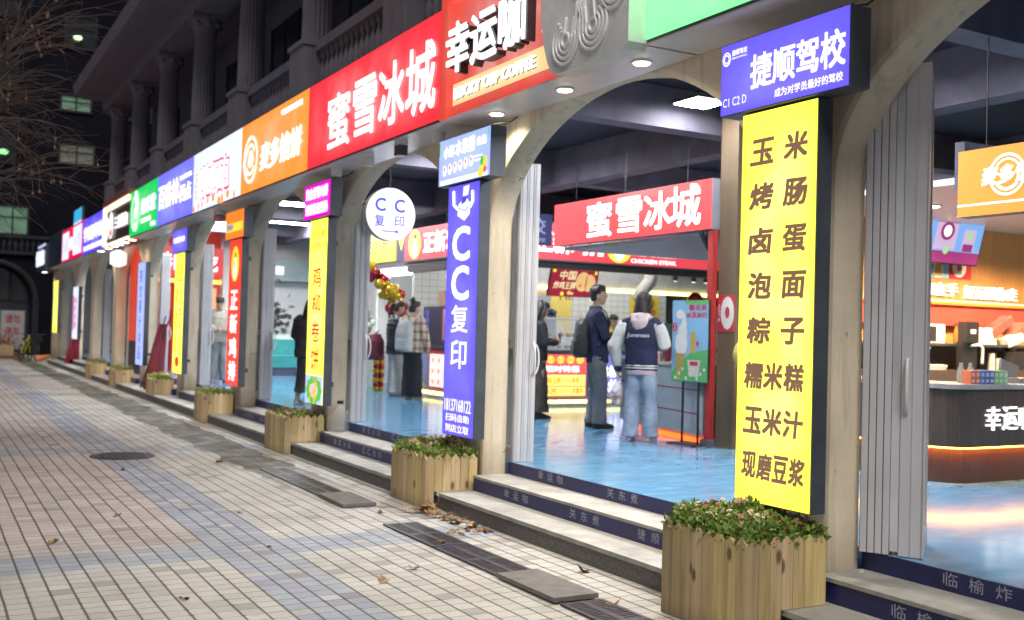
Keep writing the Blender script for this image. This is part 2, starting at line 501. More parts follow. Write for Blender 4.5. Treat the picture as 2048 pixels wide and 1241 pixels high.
# ---------------------------------------------------------------- the arcade building
XF, XB = 4.435, 4.68
JL = [4.22, 8.34, 12.49, 16.55, 20.66, 24.70, 28.95, 33.1, 37.2, 41.3]      # far jamb of each archway
PW = 0.64                                                                   # pillar width
ZF = 0.393
arcade = thing('arcade_building', 'long two storey arcade of cream arches below a dark colonnade', 'building', (XF, 4.5, 0))
def arch_pts(yl, yr, n=36, spring=2.5, rise=1.01, z0=0.0):
    c = (yl + yr) / 2; a = (yl - yr) / 2
    pts = [(yl, z0)]
    for i in range(n + 1):
        s = math.pi * i / n
        cc, ss = math.cos(s), math.sin(s)
        e = 1.87
        pts.append((c + a * math.copysign(abs(cc) ** (2 / e), cc), spring + rise * abs(ss) ** (2 / e)))
    pts.append((yr, z0))
    return pts
wall = MB()
prev = JL[-1] + 5.0
ZT = 4.62
for k, yl in enumerate(JL):
    yr = (JL[k - 1] + PW) if k else 0.75
    P = arch_pts(yl, yr)
    b = 0.035
    c = (yl + yr) / 2
    rings = []
    for X, gr in ((XF, b), (XF + b * .3, b * .3), (XF + b, 0), (XB - .01, 0), (XB, .01)):
        rings.append([Vector((X, y + (gr if y > c else -gr if y < c else 0), z + (gr if 0 < i < len(P) - 1 and z > 2.5 else 0))) for i, (y, z) in enumerate(P)])
    n = len(P)
    vs = [p for r_ in rings for p in r_]
    wall.add(vs, [(q * n + i, q * n + i + 1, (q + 1) * n + i + 1, (q + 1) * n + i) for q in range(4) for i in range(n - 1)])
    for ri, X in ((0, XF), (4, XB)):
        Q = rings[ri][1:-1]
        for p, q in zip(Q[:-1], Q[1:]):
            wall.quad(p, q, (X, q.y, ZT), (X, p.y, ZT))
        y_far = Q[0].y
        y_end = (JL[k + 1] + PW) if k + 1 < len(JL) else JL[k] + 2.0
        y_end = y_end - b if ri == 0 else y_end - .01
        nxt = yl + PW
        if k + 1 < len(JL):
            nb = nxt - (b if ri == 0 else .01)
        else:
            nb = yl + 3.0
        wall.quad((X, y_far, 0), (X, nb, 0), (X, nb, ZT), (X, y_far, ZT))
wall.quad((XF, 0.75 - .035, 0), (XF, -2.0, 0), (XF, -2.0, ZT), (XF, 0.75 - .035, ZT))
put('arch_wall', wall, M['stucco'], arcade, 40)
# floor, ceiling, beams, rear and end walls of the hall
f = MB(); f.box(4.708, 16, -2, 46, 0.02, ZF)
tag(put('hall_floor', f, M['floor']), 'glossy streaky blue floor of the food hall', 'floor', kind='structure')
f = MB(); f.box(4.69, 16, -2, 46, 4.25, 4.4)
put('hall_ceiling', f, M['ceiling'], arcade)
for x in (8.15, 12.2):
    f = MB(); f.box(x - .14, x + .14, -1.9, 45.9, 3.72, 4.245); put('ceiling_beam', f, M['beam'], arcade)
for y in (0.9, 5.0, 9.05, 13.2, 17.3, 21.4, 25.5, 29.6, 33.7):
    f = MB(); f.box(4.70, 15.9, y - .13, y + .13, 3.80, 4.24); put('ceiling_beam', f, M['beam'], arcade)
f = MB(); f.box(16, 16.2, -2, 46, 0.02, 4.4); f.box(4.69, 16, 46, 46.2, 0.02, 4.4); f.box(4.69, 16, -2.2, -2, 0.02, 4.4)
put('rear_wall', f, M['white_wall'], arcade)
# stone steps before each archway
def step_words(k):
    return {0: ('临榆炸鸡', '豆腐脑', '麦多馅饼'), 1: ('幸运咖', '关东煮', '捷顺驾校'), 2: ('蜜雪冰城', 'CC复印', '水果捞')}.get(k, ('正新鸡排', '鸡柳卷饼', '炒酸奶'))
for k, yl in enumerate(JL):
    yr = (JL[k - 1] + PW) if k else 0.4
    lo = MB(); hi = MB()
    st = MB(); st.box(4.014, XF - .002, yr - PW + (0.02 if k else 0), yl - .02, 0, 0.117)
    s = put('stone_step', st, M['granite'], arcade)
    tr = MB(); tr.box(4.002, XF + .24, yr - (PW if k else 0) + .02, yl - .02, 0.117, 0.147); put('tread', tr, M['tread'], s)
    st = MB(); st.box(4.351, 4.69, yr + .004, yl - .004, 0.1472, 0.262)
    s = put('stone_step', st, M['riser'], arcade)
    tr = MB(); tr.box(4.343, 4.702, yr + .003, yl - .003, 0.262, 0.284); put('tread', tr, M['tread'], s)
    ri = MB(); ri.box(4.700, 4.7075, yr + .003, yl - .003, 0.2842, 0.391); rr_ = put('riser_strip', ri, M['riser'], arcade)
    if k < 4:
        wd = step_words(k)
        tx2 = MB(); tx3 = MB()
        F2 = fstreet(4.351, yl, 0.147); F3 = fstreet(4.700, yl, 0.284)
        h2 = (0.57, 1.60, 2.47) if k == 1 else (0.52, 1.45, 2.4)
        h3 = (0.54, 1.59, 2.5) if k == 1 else (0.55, 1.45, 2.4)
        for i, s_ in enumerate(wd):
            for hh, tx, FF in ((h2, tx2, F2), (h3, tx3, F3)):
                x = hh[i]
                for ch in s_:
                    if x + .1 < yl - yr:
                        text_into(tx, ch, x, 0.028, x + 0.088, 0.100, 0, 0.0025, FF, 0.005)
                    x += 0.155
        put('lettering', tx2, M['riser_text'], s); put('lettering', tx3, M['riser_text'], rr_)

# ---- upper storey: terrace, columns, balustrades, eaves
UY1 = 39.2
t_ = MB(); t_.box(XF + .001, 7.2, -2, UY1 + 6, 4.621, 4.68); put('terrace', t_, M['upper'], arcade)
t_ = MB(); t_.box(5.52, 5.74, -2, UY1, 4.681, 5.219); put('parapet', t_, M['upper'], arcade)
uw = MB(); uw.box(7.0, 7.2, -2, UY1, 4.681, 9.3); put('upper_wall', uw, mat('dark_upper_wall', (0.11, 0.115, 0.15), 0.8), arcade)
ev = MB()
ev.add([(4.62, -2, 9.30), (4.62, UY1, 9.30), (4.62, UY1, 9.42), (4.62, -2, 9.42), (4.42, -2, 9.44), (4.42, UY1 + .2, 9.44), (4.34, UY1 + .3, 9.78), (4.34, -2, 9.78),
        (7.4, -2, 9.30), (7.4, UY1, 9.30), (7.4, UY1 + .3, 9.78), (7.4, -2, 9.78)],
       [(0, 3, 2, 1), (3, 4, 5, 2), (4, 7, 6, 5), (0, 1, 9, 8), (7, 11, 10, 6), (1, 2, 5, 6, 10, 9)])
put('eaves', ev, M['upper'], arcade)
ar = MB(); ar.box(5.28, 6.02, -2, UY1 - .2, 8.86, 9.295); put('architrave', ar, M['upper'], arcade)
YC = [4.55 + 4.13 * k for k in range(-1, 9)]
colm = MB()
fl = lambda i: 1.0 if i % 2 else 0.93
colm.lathe([(.31, 0), (.31, .08), (.29, .1), (.285, .12)], 44)
colm.lathe([(.272, .12), (.265, .9), (.24, 2.1)], 44, rfun=fl)
colm.lathe([(.25, 2.1), (.27, 2.13), (.25, 2.16), (.255, 2.2), (.29, 2.36), (.36, 2.5), (.37, 2.53)], 44)
for a in range(8):
    th = a * math.pi / 4
    colm.ball((0.31 * math.cos(th), 0.31 * math.sin(th), 2.42), .075, 8, 6)
colm.box(-.37, .37, -.37, .37, 2.54, 2.64)
cme = colm.mesh('column', None, 35)
ped = MB(); ped.box(-.36, .36, -.36, .36, -.538, .98); ped.box(-.39, .39, -.39, .39, .98, 1.06); ped.box(-.39, .39, -.39, .39, 0.001, .12)
pme = ped.mesh('pedestal')
for m_ in (cme, pme): m_.materials.append(M['upper'])
for y in YC:
    c = bpy.data.objects.new('column', cme); COL.objects.link(c); c.parent = arcade
    c.location = Vector((5.65, y, 6.22)) - arcade.location
    p_ = bpy.data.objects.new('pedestal', pme); COL.objects.link(p_); p_.parent = c; p_.location = (0, 0, -1.0)
bal = MB()
for i in range(15):
    y = 0.22 + i * (4.13 - .78 - .3) / 14
    bal.lathe([(.06, .14), (.06, .2), (.035, .24), (.05, .34), (.078, .46), (.06, .6), (.036, .74), (.06, .8), (.06, .88)], 10, Matrix.Translation((0, y + .0, 0)))
bal.box(-.12, .12, .0, 4.13 - .78, 0, .14); bal.box(-.13, .13, .0, 4.13 - .78, .88, 1.04)
bme = bal.mesh('balustrade', None, 40); bme.materials.append(M['upper'])
for y in YC[:-1]:
    o = bpy.data.objects.new('balustrade', bme); COL.objects.link(o); o.parent = arcade
    o.location = Vector((5.62, y + .39, 5.22)) - arcade.location
for y in YC[:-1]:
    wf = MB(); wf.box(6.95, 6.998, y + 1.0, y + 3.1, 6.1, 8.5)
    for yy in (y + 1.0, y + 2.0, y + 3.02): wf.box(6.92, 6.949, yy, yy + .08, 6.1, 8.5)
    wf.box(6.915, 6.949, y + 1.0, y + 3.1, 6.1, 6.18)
    put('upper_window', wf, mat('dark_pane', (0.03, 0.035, 0.05), 0.15, var=0.1), arcade)

# ---- folding glass doors folded back at each archway
FLC0 = mat('painted_reflection_pane', (0.62, 0.64, 0.70), 0.08, var=.25, scale=1.2)  # pale colour stands for the interior mirrored in clear glass
def door(k, label):
    yl = JL[k]
    d = thing('folding_door', label, 'door', (4.74, yl - .05, ZF), 'folding glass doors of the archways')
    d['kind'] = 'thing'
    spec = {0: ((4.625, 4.165), (0.50, -0.87), (0.80, 0.60))}.get(k, ((4.72, yl - .07), (0.99, -0.12), (0.10, 0.995)))
    (x0, y0), step, dr = spec
    n = 5 if k == 0 else 3
    th = .075 if k == 0 else .066
    offs = [th * i for i in range(n)] if k else [0, .04, .08, .12, .205]
    for i in range(n):
        o = Vector((x0 + step[0] * offs[i], y0 + step[1] * offs[i], 0))
        dx = Vector((dr[0], dr[1], 0)).normalized()
        nn = Vector((step[0], step[1], 0)).normalized()
        wlen = 0.46
        FM = Matrix.Identity(4)
        for a in range(3):
            FM[a][0] = nn[a]; FM[a][1] = dx[a]; FM[a][2] = (0, 0, 1)[a]; FM[a][3] = (o.x, o.y, 0)[a]
        b = MB(FM)
        wid = (.034 if i < 4 else .130) if k == 0 else .060
        z0, z1 = ZF + .004, 3.12
        for (u0, u1, a0, a1) in ((0, .085, z0, z1), (wlen - .085, wlen, z0, z1), (.085, wlen - .085, z0, z0 + .12), (.085, wlen - .085, z1 - .1, z1), (.085, wlen - .085, 1.42, 1.5)):
            b.box(0, wid, u0, u1, a0, a1)
        b.box(-.006, 0, .02, .03, z0, z1)
        if k == 0 and i == 4: b.box(.060, .068, -.006, 0, z0, z1); b.box(.122, .130, -.012, 0, z0, z1)
        if k: b.box(.019, .025, -.006, 0, z0, z1)
        lf = put('door_leaf', b, M['alu'], d)
        gp_ = MB(FM); gp_.box(.022, .03, .085, wlen - .085, z0 + .12, 1.42); gp_.box(.022, .03, .085, wlen - .085, 1.5, z1 - .1)
        put('pane', gp_, M['glass'], lf)
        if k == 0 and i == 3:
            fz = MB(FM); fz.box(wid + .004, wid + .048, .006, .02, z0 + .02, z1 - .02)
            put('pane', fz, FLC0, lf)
        if i == n - 1:
            hb = MB(FM)
            pts = [(wid + .002, .045, 1.18 + .0)] + [(wid + .05 * math.sin(math.pi * q / 8) ** .5, .045, 1.18 + .3 * q / 8) for q in range(1, 8)] + [(wid + .002, .045, 1.48)]
            hb.tube(pts, .011, 8) if k else None
            pts = [(.03, -.002, 1.18)] + [(.03, -.05 * math.sin(math.pi * q / 8) ** .5, 1.18 + .3 * q / 8) for q in range(1, 8)] + [(.03, -.002, 1.48)]
            hb.tube(pts, .011, 8)
            put('handle', hb, M['plastic_w'], lf, 60)
    return d
door(0, 'grey folding door stacked at the archway beside the coffee counter')
door(1, 'pale grey folding door stacked at the archway beside the purple light box')
door(2, 'grey folding door with a glazed leaf behind the hanging round white sign')
door(3, 'blurred grey folding door of the archway with the teal seat inside')
door(4, 'grey folding door beside the man in the pale hooded jacket')
door(5, 'grey folding door behind the dark red flags')
door(6, 'grey folding door of the dark archway by the light blue box')
door(7, 'distant pale folding door of the archway past the last planter')

# ---------------------------------------------------------------- gutter: grates, cover plates, manhole
def grate(y0, y1, label, x0=3.265, x1=3.56, z=.014):
    b = MB()
    L = y1 - y0
    for xa, xb in ((x0, x0 + .028), ((x0 + x1) / 2 - .022, (x0 + x1) / 2 + .022), (x1 - .028, x1)):
        b.box(xa, xb, y0, y1, .004, z)
    bands = [y0, y0 + L * .46, y1 - L * .08]
    for ya, yb in ((y0, y0 + L * .04), (y0 + L * .47, y0 + L * .53), (y1 - L * .04, y1)):
        for xa, xb in ((x0 + .028, (x0 + x1) / 2 - .022), ((x0 + x1) / 2 + .022, x1 - .028)):
            b.box(xa, xb, ya, yb, .004, z - .001)
    for ya, yb in ((y0 + L * .04, y0 + L * .47), (y0 + L * .53, y1 - L * .04)):
        n = 12
        for i in range(n):
            c = ya + (yb - ya) * (i + .5) / n
            for xa, xb in ((x0 + .028, (x0 + x1) / 2 - .022), ((x0 + x1) / 2 + .022, x1 - .028)):
                b.box(xa, xb, c - (yb - ya) / n * .28, c + (yb - ya) / n * .28, .004, z - .002)
    t = thing('drain_grate', label, 'drain grate', ((x0 + x1) / 2, (y0 + y1) / 2, 0), 'drain covers in the gutter')
    put('grating', b, M['iron'], t)
    u = MB(); u.box(x0 + .01, x1 - .01, y0 + .01, y1 - .01, .0015, .003); put('channel', u, M['black'], t)
grate(4.24, 5.14, 'slotted drain grate beside the planter with pink and white daisies')
grate(5.91, 6.84, 'slotted drain grate touching the tilted cover plate by the navy steps')
grate(6.86, 7.80, 'purplish slotted drain grate beside the pile of dry leaves')
grate(9.36, 10.32, 'slotted drain grate behind the second raised cover plate')
grate(10.36, 11.3, 'grimy drain grate before the dark stretch of gutter')
def cover(y0, y1, label, tilt):
    b = MB(Matrix.Translation((3.40, (y0 + y1) / 2, .010)) @ Matrix.Rotation(tilt, 4, 'X') @ Matrix.Rotation(-tilt * .4, 4, 'Y'))
    b.box(-.155, .155, -(y1 - y0) / 2, (y1 - y0) / 2, 0.0, .028)
    tag(put('drain_cover', b, M['cover']), label, 'drain cover', 'drain covers in the gutter')
cover(5.17, 5.87, 'plain grey cover plate lying loose between two slotted grates before the big arch', R(-.25))
cover(8.66, 9.32, 'plain grey cover plate lying loose beside the second planter', R(.3))
mh = MB(); mh.lathe([(.36, .004), (.36, .010), (.34, .012), (.325, .012), (.32, .008), (.30, .008), (.295, .012)], 40, Matrix.Translation((2.1, 12.9, 0)))
for i in range(-6, 7):
    for j in range(-6, 7):
        if i * i + j * j < 36: mh.box(2.1 + i * .045 - .013, 2.1 + i * .045 + .013, 12.9 + j * .045 - .013, 12.9 + j * .045 + .013, .0121, .016)
tag(put('manhole_cover', mh, M['iron']), 'round dark iron manhole cover in the blue tile band', 'manhole cover')
# ---------------------------------------------------------------- shop signs above the arches
SZ0, SZ1, SX = 3.45, 4.46, 4.0
def board(label, yl, yr, face, cap=None, z0=SZ0, z1=SZ1, X=SX, slope=.16, group=None, soffit=True):
    t = thing('shop_sign', label, 'sign', (X, (yl + yr) / 2, z0), group)
    b = MB(); b.box(X + .006, 4.43, yr + .008, yl - .008, z0 + .004, z1); put('casing', b, M['sign_box'], t)
    f = MB(); f.box(X, X + .005, yr + .006, yl - .006, z0 + .02, z1); put('face', f, face, t)
    if soffit:
        s = MB(); s.box(X + .012, 4.431, yr + .006, yl - .006, z0 - .010, z0 + .003); put('soffit', s, M['soffit'], t)
    c = MB()
    c.add([(X, yr + .008, z1 + .001), (X, yl - .008, z1 + .001), (4.43, yl - .008, z1 + .001), (4.43, yr + .008, z1 + .001),
           (X + .03, yr + .008, z1 + .02), (X + .03, yl - .008, z1 + .02), (4.43, yl - .008, z1 + slope), (4.43, yr + .008, z1 + slope)],
          [(0, 1, 5, 4), (4, 5, 6, 7), (0, 4, 7, 3), (1, 2, 6, 5), (2, 3, 7, 6)])
    put('cap', c, cap or face, t)
    return t, fstreet(X, yl, z0)
def words(t, F, items, m, depth=0.012, base=0.0, name='lettering'):
    b = MB()
    for it in items:
        s, u0, v0, u1, v1 = it[:5]
        kw = it[5] if len(it) > 5 else {}
        text_into(b, s, u0, v0, u1, v1, base, base + depth, F, **kw)
    return put(name, b, m, t)

e_red = emat('lit_red', (0.80, 0.026, 0.042), 1.35, uneven=.12)
e_redcap = mat('red_cap', (0.55, 0.03, 0.05), 0.4)
e_orange = emat('lit_orange', (0.93, 0.26, 0.036), 1.3, uneven=.12)
e_whitep = emat('lit_panel', (0.70, 0.78, 0.98), 1.2, uneven=.06)
e_indigo = emat('lit_indigo', (0.15, 0.15, 0.86), 1.3, uneven=.12)
e_green = emat('lit_green', (0.0, 0.55, 0.10), 1.2, uneven=.1)
e_purple = emat('lit_purple', (0.075, 0.045, 0.78), 1.4, uneven=.12)
e_crim = emat('lit_crimson', (0.78, 0.004, 0.06), 1.0)
e_mint = emat('lit_mint', (0.20, 1.0, 0.30), 1.5, uneven=.2)
e_warm = emat('lit_warm', (1.0, 0.86, 0.62), 1.6)
e_cream = emat('lit_cream', (1.0, 0.76, 0.36), 0.85, sample=False)
e_dl = emat('downlight_lens', (1.0, 0.93, 0.80), 9.0, sample=False)
p_red = emat('red_board_added_glow', (0.62, 0.05, 0.03), 1.1, uneven=.25)  # board is no lightbox; its glow is put into the material
d_white = mat('white_letter_face', (0.8, 0.8, 0.8), 0.4, var=0.02)
ink = lambda n, c: emat('print_' + n, c, 1.0, sample=False)

# 1 nearest: plain lit green panel, one blue decal strip at its lower edge
t, F = board('plain glowing green panel beside the grey carved plate', 5.44, 3.30, e_mint, z0=3.455)
s = MB(); rect_into(s, F, 1.0, -.02 + .03, 1.75, .055, .004); put('decal_strip', s, ink('blue', (0.06, 0.11, 0.62)), t)

# 2 red recessed board, white block letters, cream band, carved grey plate
t = thing('shop_sign', 'red shop sign with thick white block letters over a cream band', 'sign', (SX, 7.0, SZ0))
F = fstreet(SX, 8.50, SZ0)
b = MB(); b.box(SX + .07, 4.43, 5.452, 8.496, SZ0 + .004, SZ1 + .1); put('casing', b, M['sign_box'], t)
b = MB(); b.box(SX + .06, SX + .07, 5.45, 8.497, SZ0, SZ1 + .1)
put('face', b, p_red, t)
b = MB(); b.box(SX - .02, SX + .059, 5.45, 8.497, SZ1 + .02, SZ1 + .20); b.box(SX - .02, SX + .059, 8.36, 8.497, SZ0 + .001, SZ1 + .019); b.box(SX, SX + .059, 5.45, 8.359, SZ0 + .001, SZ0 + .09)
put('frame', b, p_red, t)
s = MB(); s.box(SX + .0, 4.431, 5.452, 8.494, SZ0 - .010, SZ0); put('soffit', s, M['soffit'], t)
b = MB(); b.box(SX + .02, SX + .059, 6.55, 8.30, SZ0 + .092, SZ0 + .29); put('cream_band', b, e_cream, t)
words(t, F, [('LUCKY CUP COFFEE', .27, .145, 1.64, .24, dict(bold=.004))], E_WHITE, .03, -.018)
words(t, F, [('LUCKY CUP COFFEE', .274, .140, 1.644, .235, dict(bold=.02))], M['black'], .006, -.019, 'letter_edge')
words(t, F, [('幸运咖', .17, .36, 1.56, .80, dict(bold=.03))], E_WHITE, .02, .03)
words(t, F, [('幸运咖', .178, .352, 1.568, .792, dict(bold=.029))], M['black'], .085, -.058, 'letter_side')
words(t, F, [('现', 1.69, .58, 1.80, .72), ('咖', 1.69, .38, 1.80, .52)], E_WHITE, .02, -.05, 'small_lettering')
# grey carved plate with curls
pl = MB()
FE = fstreet(3.86, 6.54, SZ0)
out = [(0.0, .62), (.0, .40), (.05, .20), (.11, .06), (.17, -.03), (.22, -.045), (1.06, -.04), (1.10, 0.0), (1.10, .95), (.98, 1.10), (.12, 1.10), (.02, .95)]
pl.add([FE @ Vector((u, v, 0)) for u, v in out] + [FE @ Vector((u, v, -.16)) for u, v in out],
       [tuple(range(12))] + [(i, 12 + i, 12 + (i + 1) % 12, (i + 1) % 12) for i in range(12)])
put('emblem_plate', pl, mat('silver_plate', (0.78, 0.84, 0.82), 0.3, 0.0, var=0.3, scale=1.6), t)
cu = MB()
def spiral(cx, cy, r, flip, tail, turns=1.6):
    pts = []
    for i in range(34):
        a = turns * 2 * math.pi * i / 33
        q = r * (0.16 + 0.84 * i / 33)
        pts.append(FE @ Vector((cx + flip * q * math.cos(a + 1.2), cy - q * math.sin(a + 1.2), .006)))
    pts += [FE @ Vector((cx + a_, cy + b_, .006)) for a_, b_ in tail]
    cu.tube(pts, .016, 6)
for cx_, cy_, fl_, tl in ((.36, .17, 1, 1), (.70, .20, -1, -1), (.93, .42, -1, -1)):
    for r in (.045, .085, .125, .165):
        a1 = 4.4 if r > .05 else 6.2
        cu.tube([FE @ Vector((cx_ + fl_ * r * math.cos(2.2 + a1 * i / 22), cy_ + r * math.sin(2.2 + a1 * i / 22) * 1.0, .006)) for i in range(23)] + [FE @ Vector((cx_ + fl_ * (r * math.cos(2.2 + a1) + .02), cy_ + r * math.sin(2.2 + a1) + .10 + .1 * (.17 - r), .006))], .0135, 6)
for k in range(3):
    cu.tube([FE @ Vector((.50 + .045 * k, .40, .006)), FE @ Vector((.49 + .05 * k, .28, .006)), FE @ Vector((.47 + .06 * k, .17, .006))], .013, 6)
for sgn in (-1, 1):
    cu.tube([FE @ Vector((.56 + sgn * (.02 + .022 * i), .50 - .02 * i + .004 * i * i, .006)) for i in range(6)], [.006, .014, .017, .014, .010, .005], 6)
    cu.tube([FE @ Vector((.56 + sgn * (.07 + .018 * i), .66 + .01 * math.sin(i), .006)) for i in range(4)], .011, 6)
cu.tube([FE @ Vector((.56, .62, .006)), FE @ Vector((.56, .55, .006))], .012, 6)
for i in range(6): cu.tube([FE @ Vector((.36 + .08 * i, .82, .006)), FE @ Vector((.34 + .085 * i, .95, .006))], .014, 6)
put('emblem', cu, mat('emblem_relief', (0.93, 0.95, 0.94), 0.4), t)

# 3 big red lightbox
t, F = board('large red lightbox sign with rounded white characters', 12.235, 8.515, e_red, e_redcap, slope=.2)
words(t, F, [('蜜', .72, .135, 1.43, .76, dict(bold=.025)), ('雪', 1.53, .15, 2.20, .77, dict(bold=.03)), ('冰', 2.26, .15, 2.92, .78, dict(bold=.03)), ('城', 2.95, .14, 3.63, .80, dict(bold=.03))], E_WHITE, .012)
# 4 orange
t, F = board('orange lightbox sign with a white ring emblem', 15.285, 12.245, e_orange)
words(t, F, [('麦多馅饼', 1.0, .24, 2.78, .62, dict(bold=.04, slant=.15)), ('中国馅饼·源自传统手艺', 1.95, .86, 2.80, .93, dict(bold=.02))], E_WHITE)
em = MB(); disc_into(em, F, .52, .47, .36, .34, .012, .86); disc_into(em, F, .52, .47, .24, .23, .012, .8, a0=.5, a1=2.6); disc_into(em, F, .52, .47, .24, .23, .012, .8, a0=3.6, a1=5.8)
for k in range(7): disc_into(em, F, .20 + .035 * abs(k - 3), .25 + .06 * k, .06, .035, .013, n=12)
poly_into(em, F, [(.40, .40), (.52, .34), (.68, .44), (.60, .60), (.47, .58)], .013)
put('emblem', em, E_WHITE, t)
# 5 white with printed food and red-edged letters
t, F = board('white lightbox sign with red edged letters and food prints', 18.395, 15.295, e_whitep)
words(t, F, [('肖包师面包', .56, .185, 2.47, .765, dict(bold=.05))], ink('deep_red', (0.65, 0.02, 0.08)), .006)
words(t, F, [('肖包师面包', .60, .225, 2.43, .725, dict(bold=.02))], E_WHITE, .012)
fd = MB()
for q in range(9):
    disc_into(fd, F, .15 + .33 * q + rng.uniform(-.08, .08), rng.uniform(.06, .15), rng.uniform(.05, .12), rng.uniform(.05, .09), .006 + .0005 * q, n=12)
for q in range(5): disc_into(fd, F, .2 + rng.uniform(0, .15), .25 + .1 * q, .05, .04, .007, n=10)
put('food_print', fd, ink('amber', (0.85, 0.36, 0.04)), t)
# 6 indigo
t, F = board('pale indigo lightbox sign with large white letters', 21.545, 18.405, e_indigo)
words(t, F, [('百香林', .15, .32, 2.0, .80, dict(bold=.05)), ('西点', 2.1, .30, 3.0, .62, dict(bold=.03)), ('BAI XIANG', 2.1, .70, 3.0, .78)], E_WHITE)
# 7 green
t, F = board('green lightbox sign with a white oval leaf emblem', 24.695, 21.555, e_green)
em = MB(); disc_into(em, F, .72, .5, .48, .40, .012, .84); disc_into(em, F, .72, .42, .20, .22, .012, .7); em.tube([F @ Vector((.82, .4, .01)), F @ Vector((.92, .75, .01)), F @ Vector((.80, .95, .01))], .03, 6)
put('emblem', em, E_WHITE, t)
words(t, F, [('益禾堂', 1.4, .40, 2.95, .74, dict(bold=.05)), ('YIHETANG', 1.4, .22, 2.5, .31), ('茶饮', 2.5, .08, 3.0, .17)], E_WHITE)
# 8 brown with lit rim
t = thing('shop_sign', 'dark brown shop sign with a glowing cream rim', 'sign', (SX, 26.6, SZ0))
F = fstreet(SX, 28.49, SZ0)
b = MB(); b.box(SX + .02, 4.43, 24.705, 28.49, SZ0, SZ1); put('face', b, mat('brown_board', (0.05, 0.03, 0.03), 0.4), t)
b = MB(); b.box(SX - .04, SX + .019, 24.71, 28.49, SZ1 - .13, SZ1 - .02); b.box(SX - .04, SX + .019, 28.2, 28.49, SZ0 + .02, SZ1 - .131); b.box(SX - .04, SX + .019, 24.71, 28.199, SZ0 + .0, SZ0 + .05)
put('lit_rim', b, e_warm, t)
b = MB(); b.box(SX - .05, 4.43, 24.71, 28.49, SZ1 + .001, SZ1 + .12); put('cap', b, mat('rust_cap', (0.28, 0.07, 0.05), 0.5), t)
words(t, F, [('三津汤包', 1.75, .34, 3.55, .66, dict(bold=.05))], E_WHITE, .02)
em = MB(); disc_into(em, F, .62, .45, .30, .28, .02); disc_into(em, F, 1.25, .48, .34, .34, .022); put('emblem', em, E_WHITE, t)
em = MB(); disc_into(em, F, 1.25, .30, .16, .09, .025); put('emblem_spot', em, ink('red', (0.75, 0.04, 0.05)), t)
# 9 purple
t, F = board('deep purple lightbox sign with two rows of white letters', 32.59, 28.50, e_purple)
words(t, F, [('学长打印社', .3, .36, 3.8, .78, dict(bold=.05)), ('复印扫描证件照', .3, .10, 3.8, .24, dict(bold=.05))], E_WHITE)
# 10 crimson with white panels
t, F = board('crimson lightbox sign with two white panels', 37.75, 32.60, e_crim, z1=4.5)
b = MB(); rect_into(b, F, .2, .08, 1.9, .95, .006); rect_into(b, F, 3.0, .12, 4.95, .98, .006); put('white_panel', b, e_whitep, t)
words(t, F, [('小吃', 2.0, .3, 2.9, .75, dict(bold=.05))], E_WHITE)
words(t, F, [('沙县', .4, .3, 1.7, .72, dict(bold=.02)), ('小吃', 3.2, .32, 4.8, .76, dict(bold=.02))], ink('lilac', (0.55, 0.42, 0.60)), .004, .006, 'panel_lettering')
# 11 unlit navy box, 12 white lettered end sign
t, F = board('unlit navy sign box beyond the crimson sign', 41.9, 37.76, mat('navy_board', (0.012, 0.02, 0.06), 0.4), z1=4.6)
t = thing('shop_sign', 'distant white lettered sign at the far end of the row', 'sign', (3.9, 43.6, 3.5))
b = MB(); b.box(3.91, 4.43, 42.0, 45.4, 3.45, 4.4); put('casing', b, M['sign_box'], t)
F = fstreet(3.91, 45.4, 3.5)
words(t, F, [('便利店', .3, .12, 3.1, .72, dict(bold=.07))], e_whitep, .06)
b = MB(); b.box(3.87, 3.909, 42.1, 44.6, 4.32, 4.39); put('rim_light', b, ink('lavender', (0.55, 0.55, 0.95)), t)
t = thing('shop_sign', 'small cyan and white sign standing above the crimson sign', 'sign', (4.6, 39.0, 4.6))
b = MB(); b.box(4.6, 4.68, 37.9, 40.0, 4.62, 5.45); put('casing', b, M['sign_box'], t)
b = MB(); b.box(4.595, 4.599, 37.92, 39.98, 5.0, 5.43); put('cyan_face', b, ink('cyan', (0.04, 0.42, 0.75)), t)
b = MB(); b.box(4.594, 4.599, 37.92, 39.98, 4.64, 4.99); put('white_face', b, e_whitep, t)

